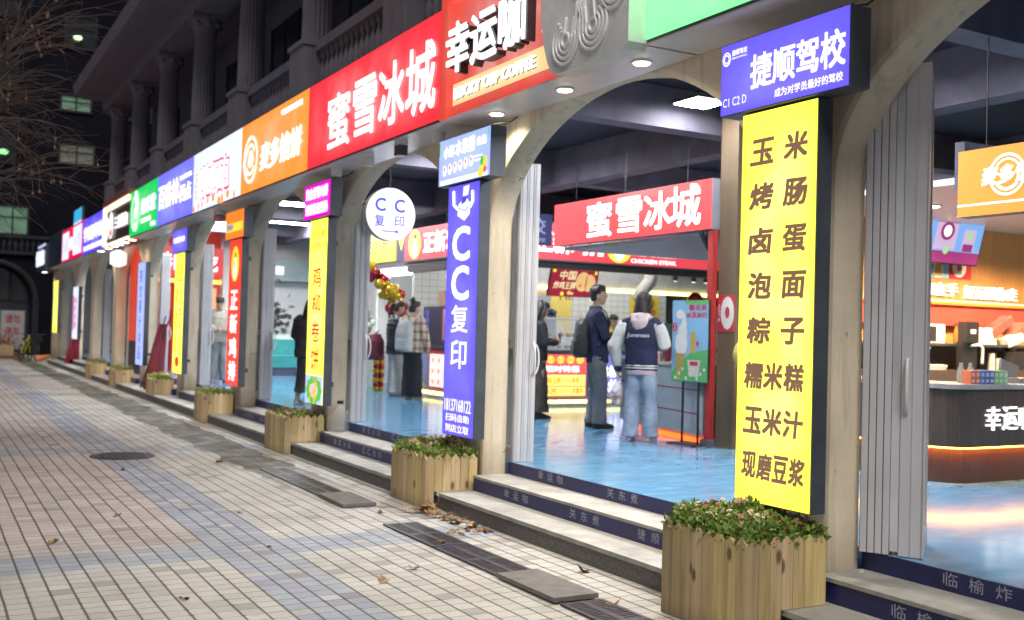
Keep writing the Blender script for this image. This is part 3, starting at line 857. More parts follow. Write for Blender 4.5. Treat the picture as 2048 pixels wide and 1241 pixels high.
# ---------------------------------------------------------------- light boxes on the pillars
PX = 4.15
def pillar_box(label, yl, yr, face, z0=.64, z1=2.875, cat='light box', d=.11):
    t = thing('pillar_light_box', label, cat, (PX + .1, (yl + yr) / 2, z0), 'light boxes hung on the pillars')
    b = MB(); b.box(PX + .004, PX + d, yr, yl, z0, z1); b.box(PX + d + .0005, XF - .002, yl - .22, yl - .18, z0 + .2, z0 + .26); b.box(PX + d + .0005, XF - .002, yl - .22, yl - .18, z1 - .3, z1 - .24)
    put('casing', b, M['sign_box'], t)
    f = MB(); f.box(PX - .001, PX + .003, yr + .006, yl - .006, z0 + .006, z1 - .004); put('face', f, face, t)
    return t, fstreet(PX - .001, yl, z0)
def top_box(label, yl, yr, face, z0=2.885, z1=3.31, X=4.11, d=.15):
    t = thing('pillar_light_box', label, 'light box', (X + .1, (yl + yr) / 2, z0), 'light boxes hung on the pillars')
    b = MB(); b.box(X + .004, X + d, yr, yl, z0, z1); b.box(X + d + .0005, XF - .002, yl - .40, yl - .36, z0 + .1, z0 + .16)
    put('casing', b, M['sign_box'], t)
    f = MB(); f.box(X - .001, X + .003, yr + .006, yl - .006, z0 + .005, z1 - .005); put('face', f, face, t)
    q = MB(); q.tube([(X + d * .8, yr + .2, z1 - .01), (X + d * .8, yr + .19, z1 + .05), (4.36, yr + .12, z1 + .07), (4.42, yr + .1, 3.43)], .006, 6); put('cable', q, M['black'], t, 60)
    return t, fstreet(X - .001, yl, z0)
e_yel = emat('lit_yellow', (0.97, 0.93, 0.070), 1.7, uneven=.18)
e_blue1 = emat('lit_violet_blue', (0.13, 0.10, 0.84), 1.2, uneven=.1)
e_sky = emat('lit_sky', (0.34, 0.44, 0.92), 1.25, uneven=.1)
e_mag = emat('lit_magenta', (0.66, 0.0, 0.50), 1.3)
k_brown = ink('brown', (0.22, 0.115, 0.075))
k_red = ink('red_lettering', (0.72, 0.05, 0.02))
k_org = ink('orange_lettering', (0.86, 0.33, 0.02))
k_blue = ink('blue_lettering', (0.07, 0.08, 0.55))
k_yel = ink('yellow_lettering', (0.98, 0.80, 0.06))
k_grn = ink('green_print', (0.10, 0.55, 0.06))

# first pillar
t, F = pillar_box('tall yellow light box with brown food words in two columns', 4.675, 4.08, e_yel)
rows = [('玉', '米'), ('烤', '肠'), ('卤', '蛋'), ('泡', '面'), ('粽', '子'), ('糯', '米', '糕'), ('玉', '米', '汁'), ('现', '磨', '豆', '浆')]
b = MB()
for k, rw in enumerate(rows):
    zc = 2.640 - .2553 * k - .64
    n = len(rw)
    for i, ch in enumerate(rw):
        if n == 2: u0, wd = (.075, .19) if i == 0 else (.345, .18)
        elif n == 3: u0, wd = .062 + .158 * i, .15
        else: u0, wd = .055 + .125 * i, .117
        text_into(b, ch, u0, zc - .076, u0 + wd, zc + .076, 0, .003, F, .055, .10)
put('lettering', b, k_brown, t)
t, F = top_box('violet blue light box with a white ring emblem above the yellow words', 4.83, 3.83, e_blue1)
words(t, F, [('捷顺驾校', .26, .115, .975, .315, dict(bold=.035)), ('成为对学员最好的驾校', .46, .035, .96, .085, dict(bold=.02)), ('C1 C2 D', .03, .05, .23, .10, dict(bold=.012)),
             ('捷顺驾校', .10, .345, .23, .38, dict(bold=.02)), ('JIESHUN SCHOOL', .10, .322, .23, .336)], E_WHITE, .003)
em = MB(); disc_into(em, F, .055, .335, .036, .042, .004, .80); disc_into(em, F, .055, .335, .024, .028, .004, .7); put('emblem', em, E_WHITE, t)
# second pillar
t, F = pillar_box('tall violet light box with a printer cartoon and phone number', 8.60, 7.99, e_blue1)
Z = lambda z: z - .64
words(t, F, [('C', .115, Z(2.19), .46, Z(2.50), dict(bold=.05)), ('C', .115, Z(1.84), .46, Z(2.15), dict(bold=.05)), ('复', .13, Z(1.555), .46, Z(1.80), dict(bold=.02)), ('印', .14, Z(1.235), .45, Z(1.49), dict(bold=.02)),
             ('18137168122', .045, Z(.855), .56, Z(.965), dict(bold=.02)), ('扫码自助', .07, Z(.765), .53, Z(.835)), ('到店立取', .07, Z(.67), .53, Z(.74))], E_WHITE, .003)
em = MB()
poly_into(em, F, [(.20, Z(2.60)), (.34, Z(2.545)), (.44, Z(2.60)), (.44, Z(2.69)), (.36, Z(2.76)), (.22, Z(2.70))], .003)
poly_into(em, F, [(.30, Z(2.765)), (.40, Z(2.77)), (.42, Z(2.855)), (.31, Z(2.85))], .003)
em.tube([F @ Vector((.20, Z(2.66), .003)), F @ Vector((.13, Z(2.70), .003)), F @ Vector((.12, Z(2.82), .003))], .016, 6)
em.tube([F @ Vector((.45, Z(2.66), .003)), F @ Vector((.50, Z(2.71), .003)), F @ Vector((.49, Z(2.79), .003))], .016, 6)
put('printer_cartoon', em, E_WHITE, t)
em = MB(); poly_into(em, F, [(.27, Z(2.69)), (.36, Z(2.71)), (.40, Z(2.755)), (.30, Z(2.755))], .006); em.tube([F @ Vector((.22, Z(2.67), .006)), F @ Vector((.35, Z(2.63), .006)), F @ Vector((.43, Z(2.67), .006))], .004, 5); put('cartoon_line', em, k_blue, t)
t, F = top_box('sky blue light box printed with fruit cups beside the round sign', 8.74, 7.74, e_sky)
words(t, F, [('小鲜', .10, .245, .32, .36, dict(bold=.05)), ('水果捞', .34, .245, .72, .385, dict(bold=.04)), ('自选', .76, .28, .93, .36, dict(bold=.03))], E_WHITE, .003)
b = MB(); rect_into(b, F, .05, .008, .96, .05, .002); rect_into(b, F, .70, .185, .86, .20, .003); rect_into(b, F, .72, .15, .84, .165, .003)
for k in range(6): disc_into(b, F, .13 + .105 * k, .135 + .006 * k, .036, .05, .003, n=14)
put('print_white', b, E_WHITE, t)
b = MB()
for k in range(6): disc_into(b, F, .13 + .105 * k, .150 + .006 * k, .016, .02, .004, n=10)
disc_into(b, F, .92, .06, .03, .03, .004)
put('print_fruit', b, ink('pink', (0.75, 0.12, 0.25)), t)
b = MB(); disc_into(b, F, .90, .12, .055, .06, .003); disc_into(b, F, .84, .05, .05, .05, .003); put('print_flower', b, ink('lemon', (0.85, 0.75, 0.08)), t)
b = MB(); rect_into(b, F, .012, .28, .035, .41, .003); rect_into(b, F, .965, .34, .985, .41, .003); disc_into(b, F, .86, .14, .03, .04, .0035); put('print_leaf', b, k_grn, t)
# third pillar
t, F = pillar_box('tall yellow light box with red brushed words and a fries picture', 12.50, 11.86, e_yel)
words(t, F, [('鸡', .17, Z(2.05), .47, Z(2.30)), ('柳', .17, Z(1.72), .47, Z(1.98)), ('卷', .17, Z(1.39), .47, Z(1.65)), ('饼', .17, Z(1.05), .47, Z(1.32))], k_red, .003)
words(t, F, [('山东杂粮', .08, Z(2.64), .56, Z(2.74), dict(bold=.03)), ('招牌卷饼', .08, Z(2.50), .56, Z(2.60), dict(bold=.03))], k_org, .003, 0, 'small_lettering')
b = MB(); rect_into(b, F, .008, .008, .632, .345, .002); put('picture_ground', b, ink('pale_blue', (0.55, 0.62, 1.0)), t)
b = MB()
for k in range(10): disc_into(b, F, .32 + .22 * math.cos(k * .63), .17 + .125 * math.sin(k * .63), .075, .05, .0025 + k * 1e-4, n=10)
put('picture_lettuce', b, k_grn, t)
b = MB()
for k in range(16):
    a = rng.uniform(0, 3.1); cx = .32 + rng.uniform(-.10, .10); cy = .17 + rng.uniform(-.08, .08)
    dx, dy = math.cos(a) * .11, math.sin(a) * .08
    poly_into(b, F, [(cx - dx - .012, cy - dy), (cx - dx + .012, cy - dy - .008), (cx + dx + .012, cy + dy), (cx + dx - .012, cy + dy + .008)], .0042 + k * 2e-4)
put('picture_fries', b, ink('fries', (0.95, 0.50, 0.02)), t)
t, F = top_box('small magenta light box with two rows of white letters', 12.645, 11.69, e_mag)
words(t, F, [('黄金里脊肉饼', .07, .235, .88, .385, dict(bold=.05)), ('烤馍卷淀粉肠', .07, .045, .88, .19, dict(bold=.05))], E_WHITE, .003)
b = MB(); rect_into(b, F, .06, .207, .90, .217, .002); put('rule', b, ink('rose', (0.9, 0.15, 0.9)), t)
# fourth pillar
t, F = pillar_box('tall red light box with white letters and a yellow bird emblem', 16.37, 15.67, emat('lit_vermilion', (0.80, 0.05, 0.03), 1.35))
words(t, F, [('正', .15, Z(1.80), .57, Z(2.10), dict(bold=.05)), ('新', .15, Z(1.44), .57, Z(1.74), dict(bold=.05)), ('鸡', .15, Z(1.07), .57, Z(1.38), dict(bold=.05)), ('排', .15, Z(.72), .57, Z(1.02), dict(bold=.05))], E_WHITE, .003)
def bird_emblem(t, F, u, v, ru, rv):
    b = MB(); disc_into(b, F, u, v, ru, rv, .003); put('emblem_disc', b, k_yel, t)
    b = MB(); disc_into(b, F, u, v - .35 * rv, .42 * ru, .5 * rv, .005); poly_into(b, F, [(u - .1 * ru, v - .1 * rv), (u + .35 * ru, v - .1 * rv), (u + .2 * ru, v + .45 * rv), (u - .05 * ru, v + .4 * rv)], .006); put('emblem_bird', b, E_WHITE, t)
    b = MB()
    for q in range(3): disc_into(b, F, u + (.0 + .12 * q) * ru, v + .5 * rv, .12 * ru, .16 * rv, .007, n=10)
    disc_into(b, F, u, v - .15 * rv, .12 * ru, .3 * rv, .0075, n=10)
    put('emblem_comb', b, k_red, t)
bird_emblem(t, F, .36, Z(2.50), .22, .27)
t, F = top_box('orange light box with a yellow word panel over the red one', 16.50, 15.46, emat('lit_deep_orange', (0.92, 0.20, 0.02), 1.3))
b = MB(); rect_into(b, F, .06, .11, .98, .24, .002); put('yellow_panel', b, k_yel, t)
words(t, F, [('煎饼果子', .10, .13, .5, .23, dict(bold=.05))], k_blue, .003, .002)
# fifth pillar
t, F = pillar_box('narrow yellow light box with small red words beyond the man', 20.36, 19.58, e_yel)
words(t, F, [('招牌炒饭', .12, Z(1.0), .36, Z(2.75), dict(vertical=True, bold=.03)), ('盖饭面条', .42, Z(1.0), .66, Z(2.75), dict(vertical=True, bold=.03))], k_org, .003)
b = MB(); disc_into(b, F, .4, .22, .18, .10, .003); put('picture_dish', b, k_red, t)
t, F = top_box('small violet blue light box over the narrow yellow one', 20.52, 19.28, e_blue1)
words(t, F, [('校园美食', .12, .18, 1.1, .29, dict(bold=.05))], E_WHITE, .003)
# sixth pillar and farther
t, F = pillar_box('narrow light blue light box beside the dark red flags', 24.27, 23.42, e_sky)
words(t, F, [('茶饮果汁冰品', .25, .1, .58, 2.1, dict(vertical=True, bold=.02))], k_blue, .003)
t, F = pillar_box('far white light box with a pink column of words', 35.55, 34.35, e_whitep, 1.0, 2.62)
b = MB(); rect_into(b, F, .06, .25, .30, 1.35, .002); put('pink_edge', b, ink('pink_edge', (0.75, 0.03, 0.25)), t)
words(t, F, [('福利彩票', .35, .3, .95, 1.32, dict(vertical=True, bold=.05))], ink('mauve', (0.6, 0.2, 0.45)), .003)
t, F = pillar_box('slim plain yellow light box near the end of the row', 41.2, 39.9, e_yel, 1.12, 2.97)

# ---------------------------------------------------------------- downlights under the signs
def downlight(x, y, z, label, power, group='downlights under the signs', lit=True, col=(1.0, 0.86, 0.66), r=.055):
    t = thing('downlight', label, 'downlight', (x, y, z), group)
    b = MB(); b.lathe([(r * 1.35, -.012), (r * 1.35, 0.0), (r * 1.05, 0.0)], 20, Matrix.Translation((x, y, z))); put('rim', b, M['plastic_w'], t, 40)
    b = MB(); b.lathe([(r, -.018), (r, -.0125)], 20, Matrix.Translation((x, y, z))); put('lens', b, e_dl if lit else M['soffit'], t)
    if lit:
        l = bpy.data.lights.new('downlight_lamp', 'SPOT'); l.energy = power; l.spot_size = R(150); l.spot_blend = .8; l.color = col; l.shadow_soft_size = .14
        o = bpy.data.objects.new('downlight_lamp', l); COL.objects.link(o); o.parent = t; o.location = (0, 0, -.03)
ZS = SZ0 - .010
for y, lb in ((7.85, 'lit round downlight beside the sky blue light box'), (6.76, 'lit round downlight under the cream lettered band'), (5.78, 'lit round downlight under the grey carved plate')):
    downlight(4.22, y, ZS, lb, 170)
def can(y, label, sq=False):
    t = thing('surface_lamp', label, 'lamp', (4.2, y, ZS - .09), 'unlit lamps under the red sign')
    b = MB()
    if sq: b.box(4.15, 4.25, y - .06, y + .06, ZS - .10, ZS)
    else: b.lathe([(.062, -.09), (.066, -.085), (.066, 0)], 20, Matrix.Translation((4.2, y, ZS)))
    put('body', b, mat('lamp_dark', (0.08, 0.07, 0.08), 0.4) if sq else M['plastic_w'], t, 40)
    b = MB(); b.lathe([(.05, -.006), (.05, 0)], 16, Matrix.Translation((4.2, y, ZS - (.1005 if sq else .0905)))); put('lens', b, M['soffit'], t)
can(10.75, 'unlit white can lamp between the square lamp and the magenta box')
can(8.95, 'unlit white can lamp beside the sky blue light box')
can(9.85, 'square dark lamp over the arch with the round sign', True)
can(11.75, 'unlit white can lamp by the small magenta light box')
for i, y in enumerate((24.9, 25.8, 26.6, 27.3, 28.3, 29.6)):
    downlight(4.1, y, ZS, ['lit downlight under the green sign', 'lit downlight at the near end of the cream rimmed sign', 'lit downlight in the middle of the cream rimmed sign', 'lit downlight past the middle of the cream rimmed sign', 'lit downlight at the far end of the cream rimmed sign', 'small lit downlight under the deep purple sign'][i], 30, r=.085)
downlight(4.1, 44.2, 3.42, 'lone lit downlight under the white lettered end sign', 14, r=.09)
t = thing('hanging_bell', 'small pink and white lamp hanging under the white sign', 'lamp', (4.2, 17.3, 3.3))
b = MB(); b.lathe([(.03, 3.24), (.09, 3.28), (.10, 3.34), (.06, 3.36)], 14, Matrix.Translation((4.2, 17.3, 0))); put('shade', b, mat('pink_shade', (0.7, 0.25, 0.38), 0.5), t, 40)
b = MB(); b.lathe([(.10, 3.361), (.10, 3.439)], 14, Matrix.Translation((4.2, 17.3, 0))); put('mount', b, M['plastic_w'], t, 40)
# ---------------------------------------------------------------- wooden planters
def plank_mat(name, col):
    m, t, p = newmat(name)
    pos = t.pos()
    geo = t.n('ShaderNodeNewGeometry')
    isl = geo.outputs['Random Per Island']
    off = t.n('ShaderNodeCombineXYZ', {'X': t.m('MULTIPLY', isl, 17.0), 'Y': t.m('MULTIPLY', isl, 31.0), 'Z': t.m('MULTIPLY', isl, 9.0)}).outputs[0]
    pv = t.n('ShaderNodeVectorMath', {0: pos, 1: off}, operation='ADD').outputs[0]
    mp = t.n('ShaderNodeMapping', {'Vector': pv, 'Scale': (28, 28, 1.6)}).outputs[0]
    gr = t.noise(1.0, 5, mp, 0.6)
    c = t.ramp(gr, [(0.25, tuple(x * .62 for x in col)), (0.5, col), (0.75, tuple(min(1, x * 1.18) for x in col))])
    hv = t.n('ShaderNodeHueSaturation', {'Color': c, 'Hue': t.m('ADD', t.m('MULTIPLY', isl, .045), .470), 'Saturation': t.m('ADD', t.m('MULTIPLY', isl, .35), .75), 'Value': t.m('ADD', t.m('MULTIPLY', t.m('FRACT', t.m('MULTIPLY', isl, 7.3)), .70), .58)}).outputs[0]
    mk = t.n('ShaderNodeMapping', {'Vector': pv, 'Scale': (8, 8, 4.0)}).outputs[0]
    vo = t.n('ShaderNodeTexVoronoi', {'Vector': mk, 'Scale': 1.0}).outputs['Distance']
    kn = t.n('ShaderNodeMapRange', {'Value': vo, 'From Min': 0.10, 'From Max': 0.20, 'To Min': 0.85, 'To Max': 0.0}).outputs[0]
    c = t.mix(kn, hv, (0.11, 0.055, 0.03, 1))
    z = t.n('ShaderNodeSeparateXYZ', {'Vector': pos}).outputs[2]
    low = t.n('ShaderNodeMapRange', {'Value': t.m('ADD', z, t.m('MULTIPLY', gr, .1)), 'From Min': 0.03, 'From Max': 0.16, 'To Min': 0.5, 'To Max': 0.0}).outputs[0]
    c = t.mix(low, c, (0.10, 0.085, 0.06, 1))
    t.set(p.inputs['Base Color'], c)
    p.inputs['Roughness'].default_value = 0.7
    t.set(p.inputs['Normal'], t.bump(gr, .25, .004))
    return m
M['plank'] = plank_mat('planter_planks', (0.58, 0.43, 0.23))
M['soil'] = mat('soil', (0.05, 0.035, 0.025), 0.95, var=.4, scale=30, bump=.5)
def leafy(name, a, b):
    m, t, p = newmat(name)
    isl = t.n('ShaderNodeNewGeometry').outputs['Random Per Island']
    t.set(p.inputs['Base Color'], t.ramp(isl, [(0.0, a), (1.0, b)]))
    p.inputs['Roughness'].default_value = 0.55
    p.inputs['Subsurface Weight'].default_value = 0.0
    return m
M['leaf'] = leafy('flower_leaves', (0.09, 0.17, 0.025), (0.30, 0.42, 0.09))
FLC = {}
def petal_mat(n, a, b):
    if n not in FLC: FLC[n] = leafy('petals_' + n, a, b)
    return FLC[n]
PALS = {'pink': petal_mat('pink', (0.48, 0.20, 0.22), (0.75, 0.50, 0.44)), 'magenta': petal_mat('magenta', (0.30, 0.03, 0.20), (0.55, 0.12, 0.36)), 'yellow': petal_mat('yellow', (0.72, 0.60, 0.05), (0.80, 0.72, 0.35)),
        'white': petal_mat('white', (0.72, 0.70, 0.62), (0.80, 0.72, 0.60)), 'red': petal_mat('red', (0.45, 0.08, 0.10), (0.62, 0.22, 0.22))}
def planter(i, y0, y1, x0, zt, label, near, flab, pals, nleaf, nflow, mound=.10, xs=4.0):
    t = thing('flower_planter', label, 'planter', ((x0 + XF) / 2, (y0 + y1) / 2, 0), 'wooden flower planters before the pillars')
    rg = random.Random(40 + i)
    xb = XF - .03 if i else 4.30
    def plank(b, o, r, n_, wd, z0, z1, th=.02):
        o = Vector(o); r = Vector(r); n_ = Vector(n_)
        pk = rg.uniform(.034, .048); zt_ = z1 + rg.uniform(-.006, .006)
        ga = rg.uniform(.0008, .0024)
        pts = [(ga, z0), (wd - ga, z0), (wd - ga, zt_ - pk), (wd / 2 + rg.uniform(-.004, .004), zt_), (ga, zt_ - pk)]
        j = rg.uniform(0, .003)
        P = [o + r * a + Vector((0, 0, q)) + n_ * j for a, q in pts]
        b.add(P + [p - n_ * th for p in P], [(0, 1, 2, 3, 4), (9, 8, 7, 6, 5)] + [(a, 5 + a, 5 + (a + 1) % 5, (a + 1) % 5) for a in range(5)])
    b = MB(); L = y1 - y0; n = max(6, round(L / .092))
    for k in range(n): plank(b, (x0, y1 - L * k / n, 0), (0, -1, 0), (-1, 0, 0), L / n, .004, zt)
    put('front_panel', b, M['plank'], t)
    for side in (0, 1):
        b = MB(); W_ = xb - x0; m = max(5, round(W_ / .084))
        for k in range(m):
            xa = x0 + W_ * k / m
            zb = .004 if xa + W_ / m < xs + .012 else .150
            if side == 0: plank(b, (xa, y0, 0), (1, 0, 0), (0, -1, 0), W_ / m, zb, zt)
            else: plank(b, (xa + W_ / m, y1, 0), (-1, 0, 0), (0, 1, 0), W_ / m, zb, zt)
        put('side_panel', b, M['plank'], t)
    s = MB(); s.box(x0 + .022, xb, y0 + .022, y1 - .022, .18, zt - .07); put('soil', s, M['soil'], t)
    # planting
    fb = MB()
    def hgt(x, y):
        u = (x - x0) / (xb - x0) * 2 - 1; v = (y - y0) / (y1 - y0) * 2 - 1
        return zt - .05 + mound * (1 - .25 * u ** 6) * (1 - .25 * v ** 6) * (.66 + .55 * noise.noise(Vector((x * 5, y * 5, i))))
    for k in range(nleaf):
        x = rg.uniform(x0 + .005, xb + .005); y = rg.uniform(y0 + .005, y1 - .005)
        h = hgt(x, y)
        z = rg.uniform(zt - .06, h + .015)
        ln = rg.uniform(.018, .05); wd = ln * rg.uniform(.14, .28)
        d = Vector((rg.uniform(-1, 1), rg.uniform(-1, 1), rg.uniform(-.1, 1.2))).normalized()
        sd = d.orthogonal(); sd = (Matrix.Rotation(rg.uniform(0, 6.28), 3, d) @ sd).normalized() * wd
        p = Vector((x, y, z))
        fb.add([p, p + d * ln * .5 + sd, p + d * ln, p + d * ln * .5 - sd], [(0, 1, 2, 3)])
    names = list(pals)
    for k in range(nflow):
        x = rg.uniform(x0 + .02, xb - .02); y = rg.uniform(y0 + .02, y1 - .02)
        cl = int((noise.noise(Vector((x * 3.1, y * 3.1, i * 3))) * 1.2 + .5 + rg.uniform(-.3, .3)) * len(names))
        fb.cur = 1 + max(0, min(len(names) - 1, cl))
        z = hgt(x, y) + rg.uniform(.0, .04)
        r = rg.uniform(.012, .021) * (1.0 if near else 1.25)
        A = Matrix.Translation((x, y, z)) @ Matrix.Rotation(rg.uniform(-.7, .7), 4, 'X') @ Matrix.Rotation(rg.uniform(-.7, .7), 4, 'Y') @ Matrix.Rotation(rg.uniform(0, 3), 4, 'Z')
        npet = 11 if near else 7
        for q in range(npet):
            a = 2 * math.pi * q / npet; da = .9 * math.pi / npet
            fb.add([(r * .2 * math.cos(a), r * .2 * math.sin(a), 0), (r * .85 * math.cos(a - da), r * .85 * math.sin(a - da), r * .2), (r * math.cos(a), r * math.sin(a), r * .1), (r * .85 * math.cos(a + da), r * .85 * math.sin(a + da), r * .2)], [(0, 1, 2, 3)], A)
        fb.cur = len(names) + 1
        fb.lathe([(r * .3, 0), (r * .25, r * .25), (r * .05, r * .3)], 7, A)
        fb.cur = 0
        fb.add([(x - .001, y, z - .05), (x + .001, y, z - .05), (x + .001, y, z), (x - .001, y, z)], [(0, 1, 2, 3)])
    tag(put('flowers', fb, [M['leaf']] + [PALS[q] for q in names] + [FLC.setdefault('eye', mat('flower_eye', (0.45, 0.26, 0.04), .8))]), flab, 'flowers', None, 'stuff')
planter(0, 4.10, 4.80, 3.735, .535, 'wooden picket planter below the brown worded yellow box', True, 'pink and white daisies in the planter below the brown words', ('pink', 'white', 'red'), 11000, 210, .155)
planter(1, 8.375, 9.14, 3.895, .475, 'wooden picket planter below the violet box with the phone number', True, 'magenta and yellow daisies in the planter under the violet box', ('magenta', 'yellow', 'magenta', 'pink'), 6500, 210, .13)
planter(2, 12.50, 13.34, 3.905, .485, 'wooden picket planter below the fries picture', False, 'low red and pink flowers in the planter under the fries picture', ('red', 'pink'), 1500, 60, .07)
planter(3, 16.84, 17.46, 3.93, .485, 'reddish wooden planter below the tall red light box', False, 'pale pink flowers in the planter under the red light box', ('pink', 'white', 'pink'), 1800, 90, .12)
planter(4, 21.36, 22.25, 4.03, .475, 'wooden planter before the narrow yellow light box', False, 'yellow flowers in the planter before the narrow yellow box', ('yellow',), 1600, 130, .13)
planter(5, 25.9, 26.9, 4.0, .46, 'pale wooden planter before the light blue light box', False, 'mostly green plants in the planter before the light blue box', ('white',), 1600, 20, .13)
planter(6, 29.9, 31.0, 3.98, .46, 'small wooden planter lit orange beside the orange pillar', False, 'dark red flowers in the planter beside the orange pillar', ('red', 'magenta'), 1200, 60, .12)

# ---------------------------------------------------------------- fallen leaves and small litter
leafmats = [mat('dry_leaf', (0.22, 0.12, 0.06), .8, var=.4, scale=40), mat('pale_dry_leaf', (0.34, 0.22, 0.12), .8, var=.35, scale=40), mat('dark_dry_leaf', (0.12, 0.065, 0.035), .85, var=.3, scale=40)]
leafme = []
for q in range(4):
    b = MB(); rg = random.Random(q)
    n = 14; pts = []
    for i in range(n):
        a = 2 * math.pi * i / n
        r = (.045 if i % 2 == 0 else .028) * rg.uniform(.8, 1.2)
        pts.append((r * math.cos(a) * 1.25, r * math.sin(a), .012 + rg.uniform(-.006, .018) + .012 * math.cos(2 * a + q)))
    top = [(0, 0, .012)] + pts
    b.add(top, [(0, 1 + i, 1 + (i + 1) % n) for i in range(n)])
    b.tube([(0.03, 0, .012), (.06, .005, .014), (.085, .012, .01)], .002, 5)
    me = b.mesh('fallen_leaf'); leafme.append(me)
LV = []
def leaf(x, y, q, s, label, group, z=0.0, m=0):
    me = leafme[q]
    key = (q, m)
    if key not in LEAFK:
        c = me.copy(); c.materials.append(leafmats[m]); LEAFK[key] = c
    o = bpy.data.objects.new('fallen_leaf', LEAFK[key]); COL.objects.link(o)
    o.location = (x, y, z + .003); o.scale = (s, s, s); o.rotation_euler = (rng.uniform(-.35, .35), rng.uniform(-.35, .35), rng.uniform(0, 6.28))
    tag(o, label, 'leaf', group)
LEAFK = {}
for k in range(38):
    a = rng.uniform(0, 1)
    leaf(3.97 - abs(rng.gauss(0, .10)) - .03, 8.32 - 1.15 * a ** 1.4 + rng.uniform(-.05, .05), rng.randrange(4), rng.uniform(.7, 1.25) * (1.1 - .3 * a), 'dry brown leaf in the heap against the lowest step by the second planter', 'heap of dry leaves by the step', rng.uniform(0, .05) * (1 - a), rng.choice((0, 1, 1, 0, 2)))
for x, y, lb in ((3.45, 8.28, 'curled dry leaf at the near end of the second cover plate'), (3.40, 6.98, 'tan leaf lying on the purplish drain grate'), (2.55, 6.05, 'small flat leaf on the cream tiles near the blue band'), (1.35, 6.1, 'curled yellowish leaf on the near cream tiles'), (.86, 8.0, 'small curled leaf on the pink tiles near the dark curled leaf'), (1.43, 8.9, 'dark curled leaf standing on the pink tiles'),
                 (2.36, 8.7, 'small dark leaf on the cream tiles beyond the dark curled one'), (2.86, 6.3, 'dry leaf beside the blue crossing band near the grate'), (3.86, 5.8, 'brown leaf at the foot of the lowest step of the big arch'), (3.2, 10.6, 'dry leaf at the edge of the grimy drain grate'), (1.9, 11.6, 'tiny dark leaf just below the manhole cover'), (3.0, 12.0, 'flat tan leaf beyond the manhole cover'), (3.55, 5.0, 'small dry leaf by the planter with pink daisies'), (2.2, 7.3, 'small black leaf where the two blue bands cross'), (3.62, 7.3, 'small brown leaf beyond the purplish drain grate')):
    leaf(x, y, rng.randrange(4), rng.uniform(.55, .95), lb, 'single leaves on the pavement', 0, rng.choice((0, 1, 2)))

# clear water jug by the third pillar
jb = MB(Matrix.Translation((4.56, 12.36, .284)) @ Matrix.Diagonal((.9, .9, .9, 1)))
jb.lathe([(.10, 0), (.125, .02), (.125, .07), (.115, .09), (.127, .11), (.127, .16), (.115, .18), (.125, .2), (.12, .25), (.09, .30), (.045, .34), (.04, .38)], 22)
jt_, jn, jp = newmat('clear_plastic'); jp.inputs['Base Color'].default_value = (.8, .87, .9, 1); jp.inputs['Roughness'].default_value = .08; jp.inputs['Alpha'].default_value = .16
j = thing('water_jug', 'clear ribbed water jug with a black cap at the pillar foot', 'water jug', (4.52, 12.40, .284))
put('jug_body', jb, jt_, j, 60)
b = MB(Matrix.Translation((4.56, 12.36, .284)) @ Matrix.Diagonal((.9, .9, .9, 1))); b.lathe([(.045, .381), (.045, .425)], 16); put('cap', b, M['black'], j)

# dark red flags leaning by the fifth archway, and one farther on
def flags(x, y, h, label, n=2):
    t = thing('red_flag', label, 'flag', (x, y, .15), None)
    for k in range(n):
        y_ = y + .45 * k - .2
        p = MB(); p.tube([(x - .02, y_ + .62, .16), (x + .22, y_ - .65, .16 + h)], .014, 8); put('pole', p, M['black'], t, 60)
        c = MB(); nu, nv = 14, 10; vs = []
        for a in range(nu + 1):
            for b_ in range(nv + 1):
                f = a / nu; g_ = b_ / nv
                px = x + .16 - .10 * f + .05 * math.sin(g_ * 9 + k) * (.3 + f) + (g_ - .5) * (.08 + .45 * f ** .8); py = y_ - .42 + .55 * f + (g_ - .5) * (.15 + .75 * f) + .03 * math.sin(f * 6 + g_ * 4)
                pz = .20 + (h - .2) * (1 - f) ** .95 - .10 * g_ * f
                vs.append((px, py, max(.16, pz)))
        c.add(vs, [(a * (nv + 1) + b_, a * (nv + 1) + b_ + 1, (a + 1) * (nv + 1) + b_ + 1, (a + 1) * (nv + 1) + b_) for a in range(nu) for b_ in range(nv)])
        put('cloth', c, FLC.setdefault('flag', mat('flag_red', (0.26, 0.012, 0.02), .65, var=.3, scale=4)), t, 60)
flags(4.22, 22.95, 1.55, 'pair of dark red flags leaning at the archway past the yellow flowers')
flags(4.25, 36.9, 1.7, 'small dark red flag hanging between the far white and plain yellow boxes', 1)

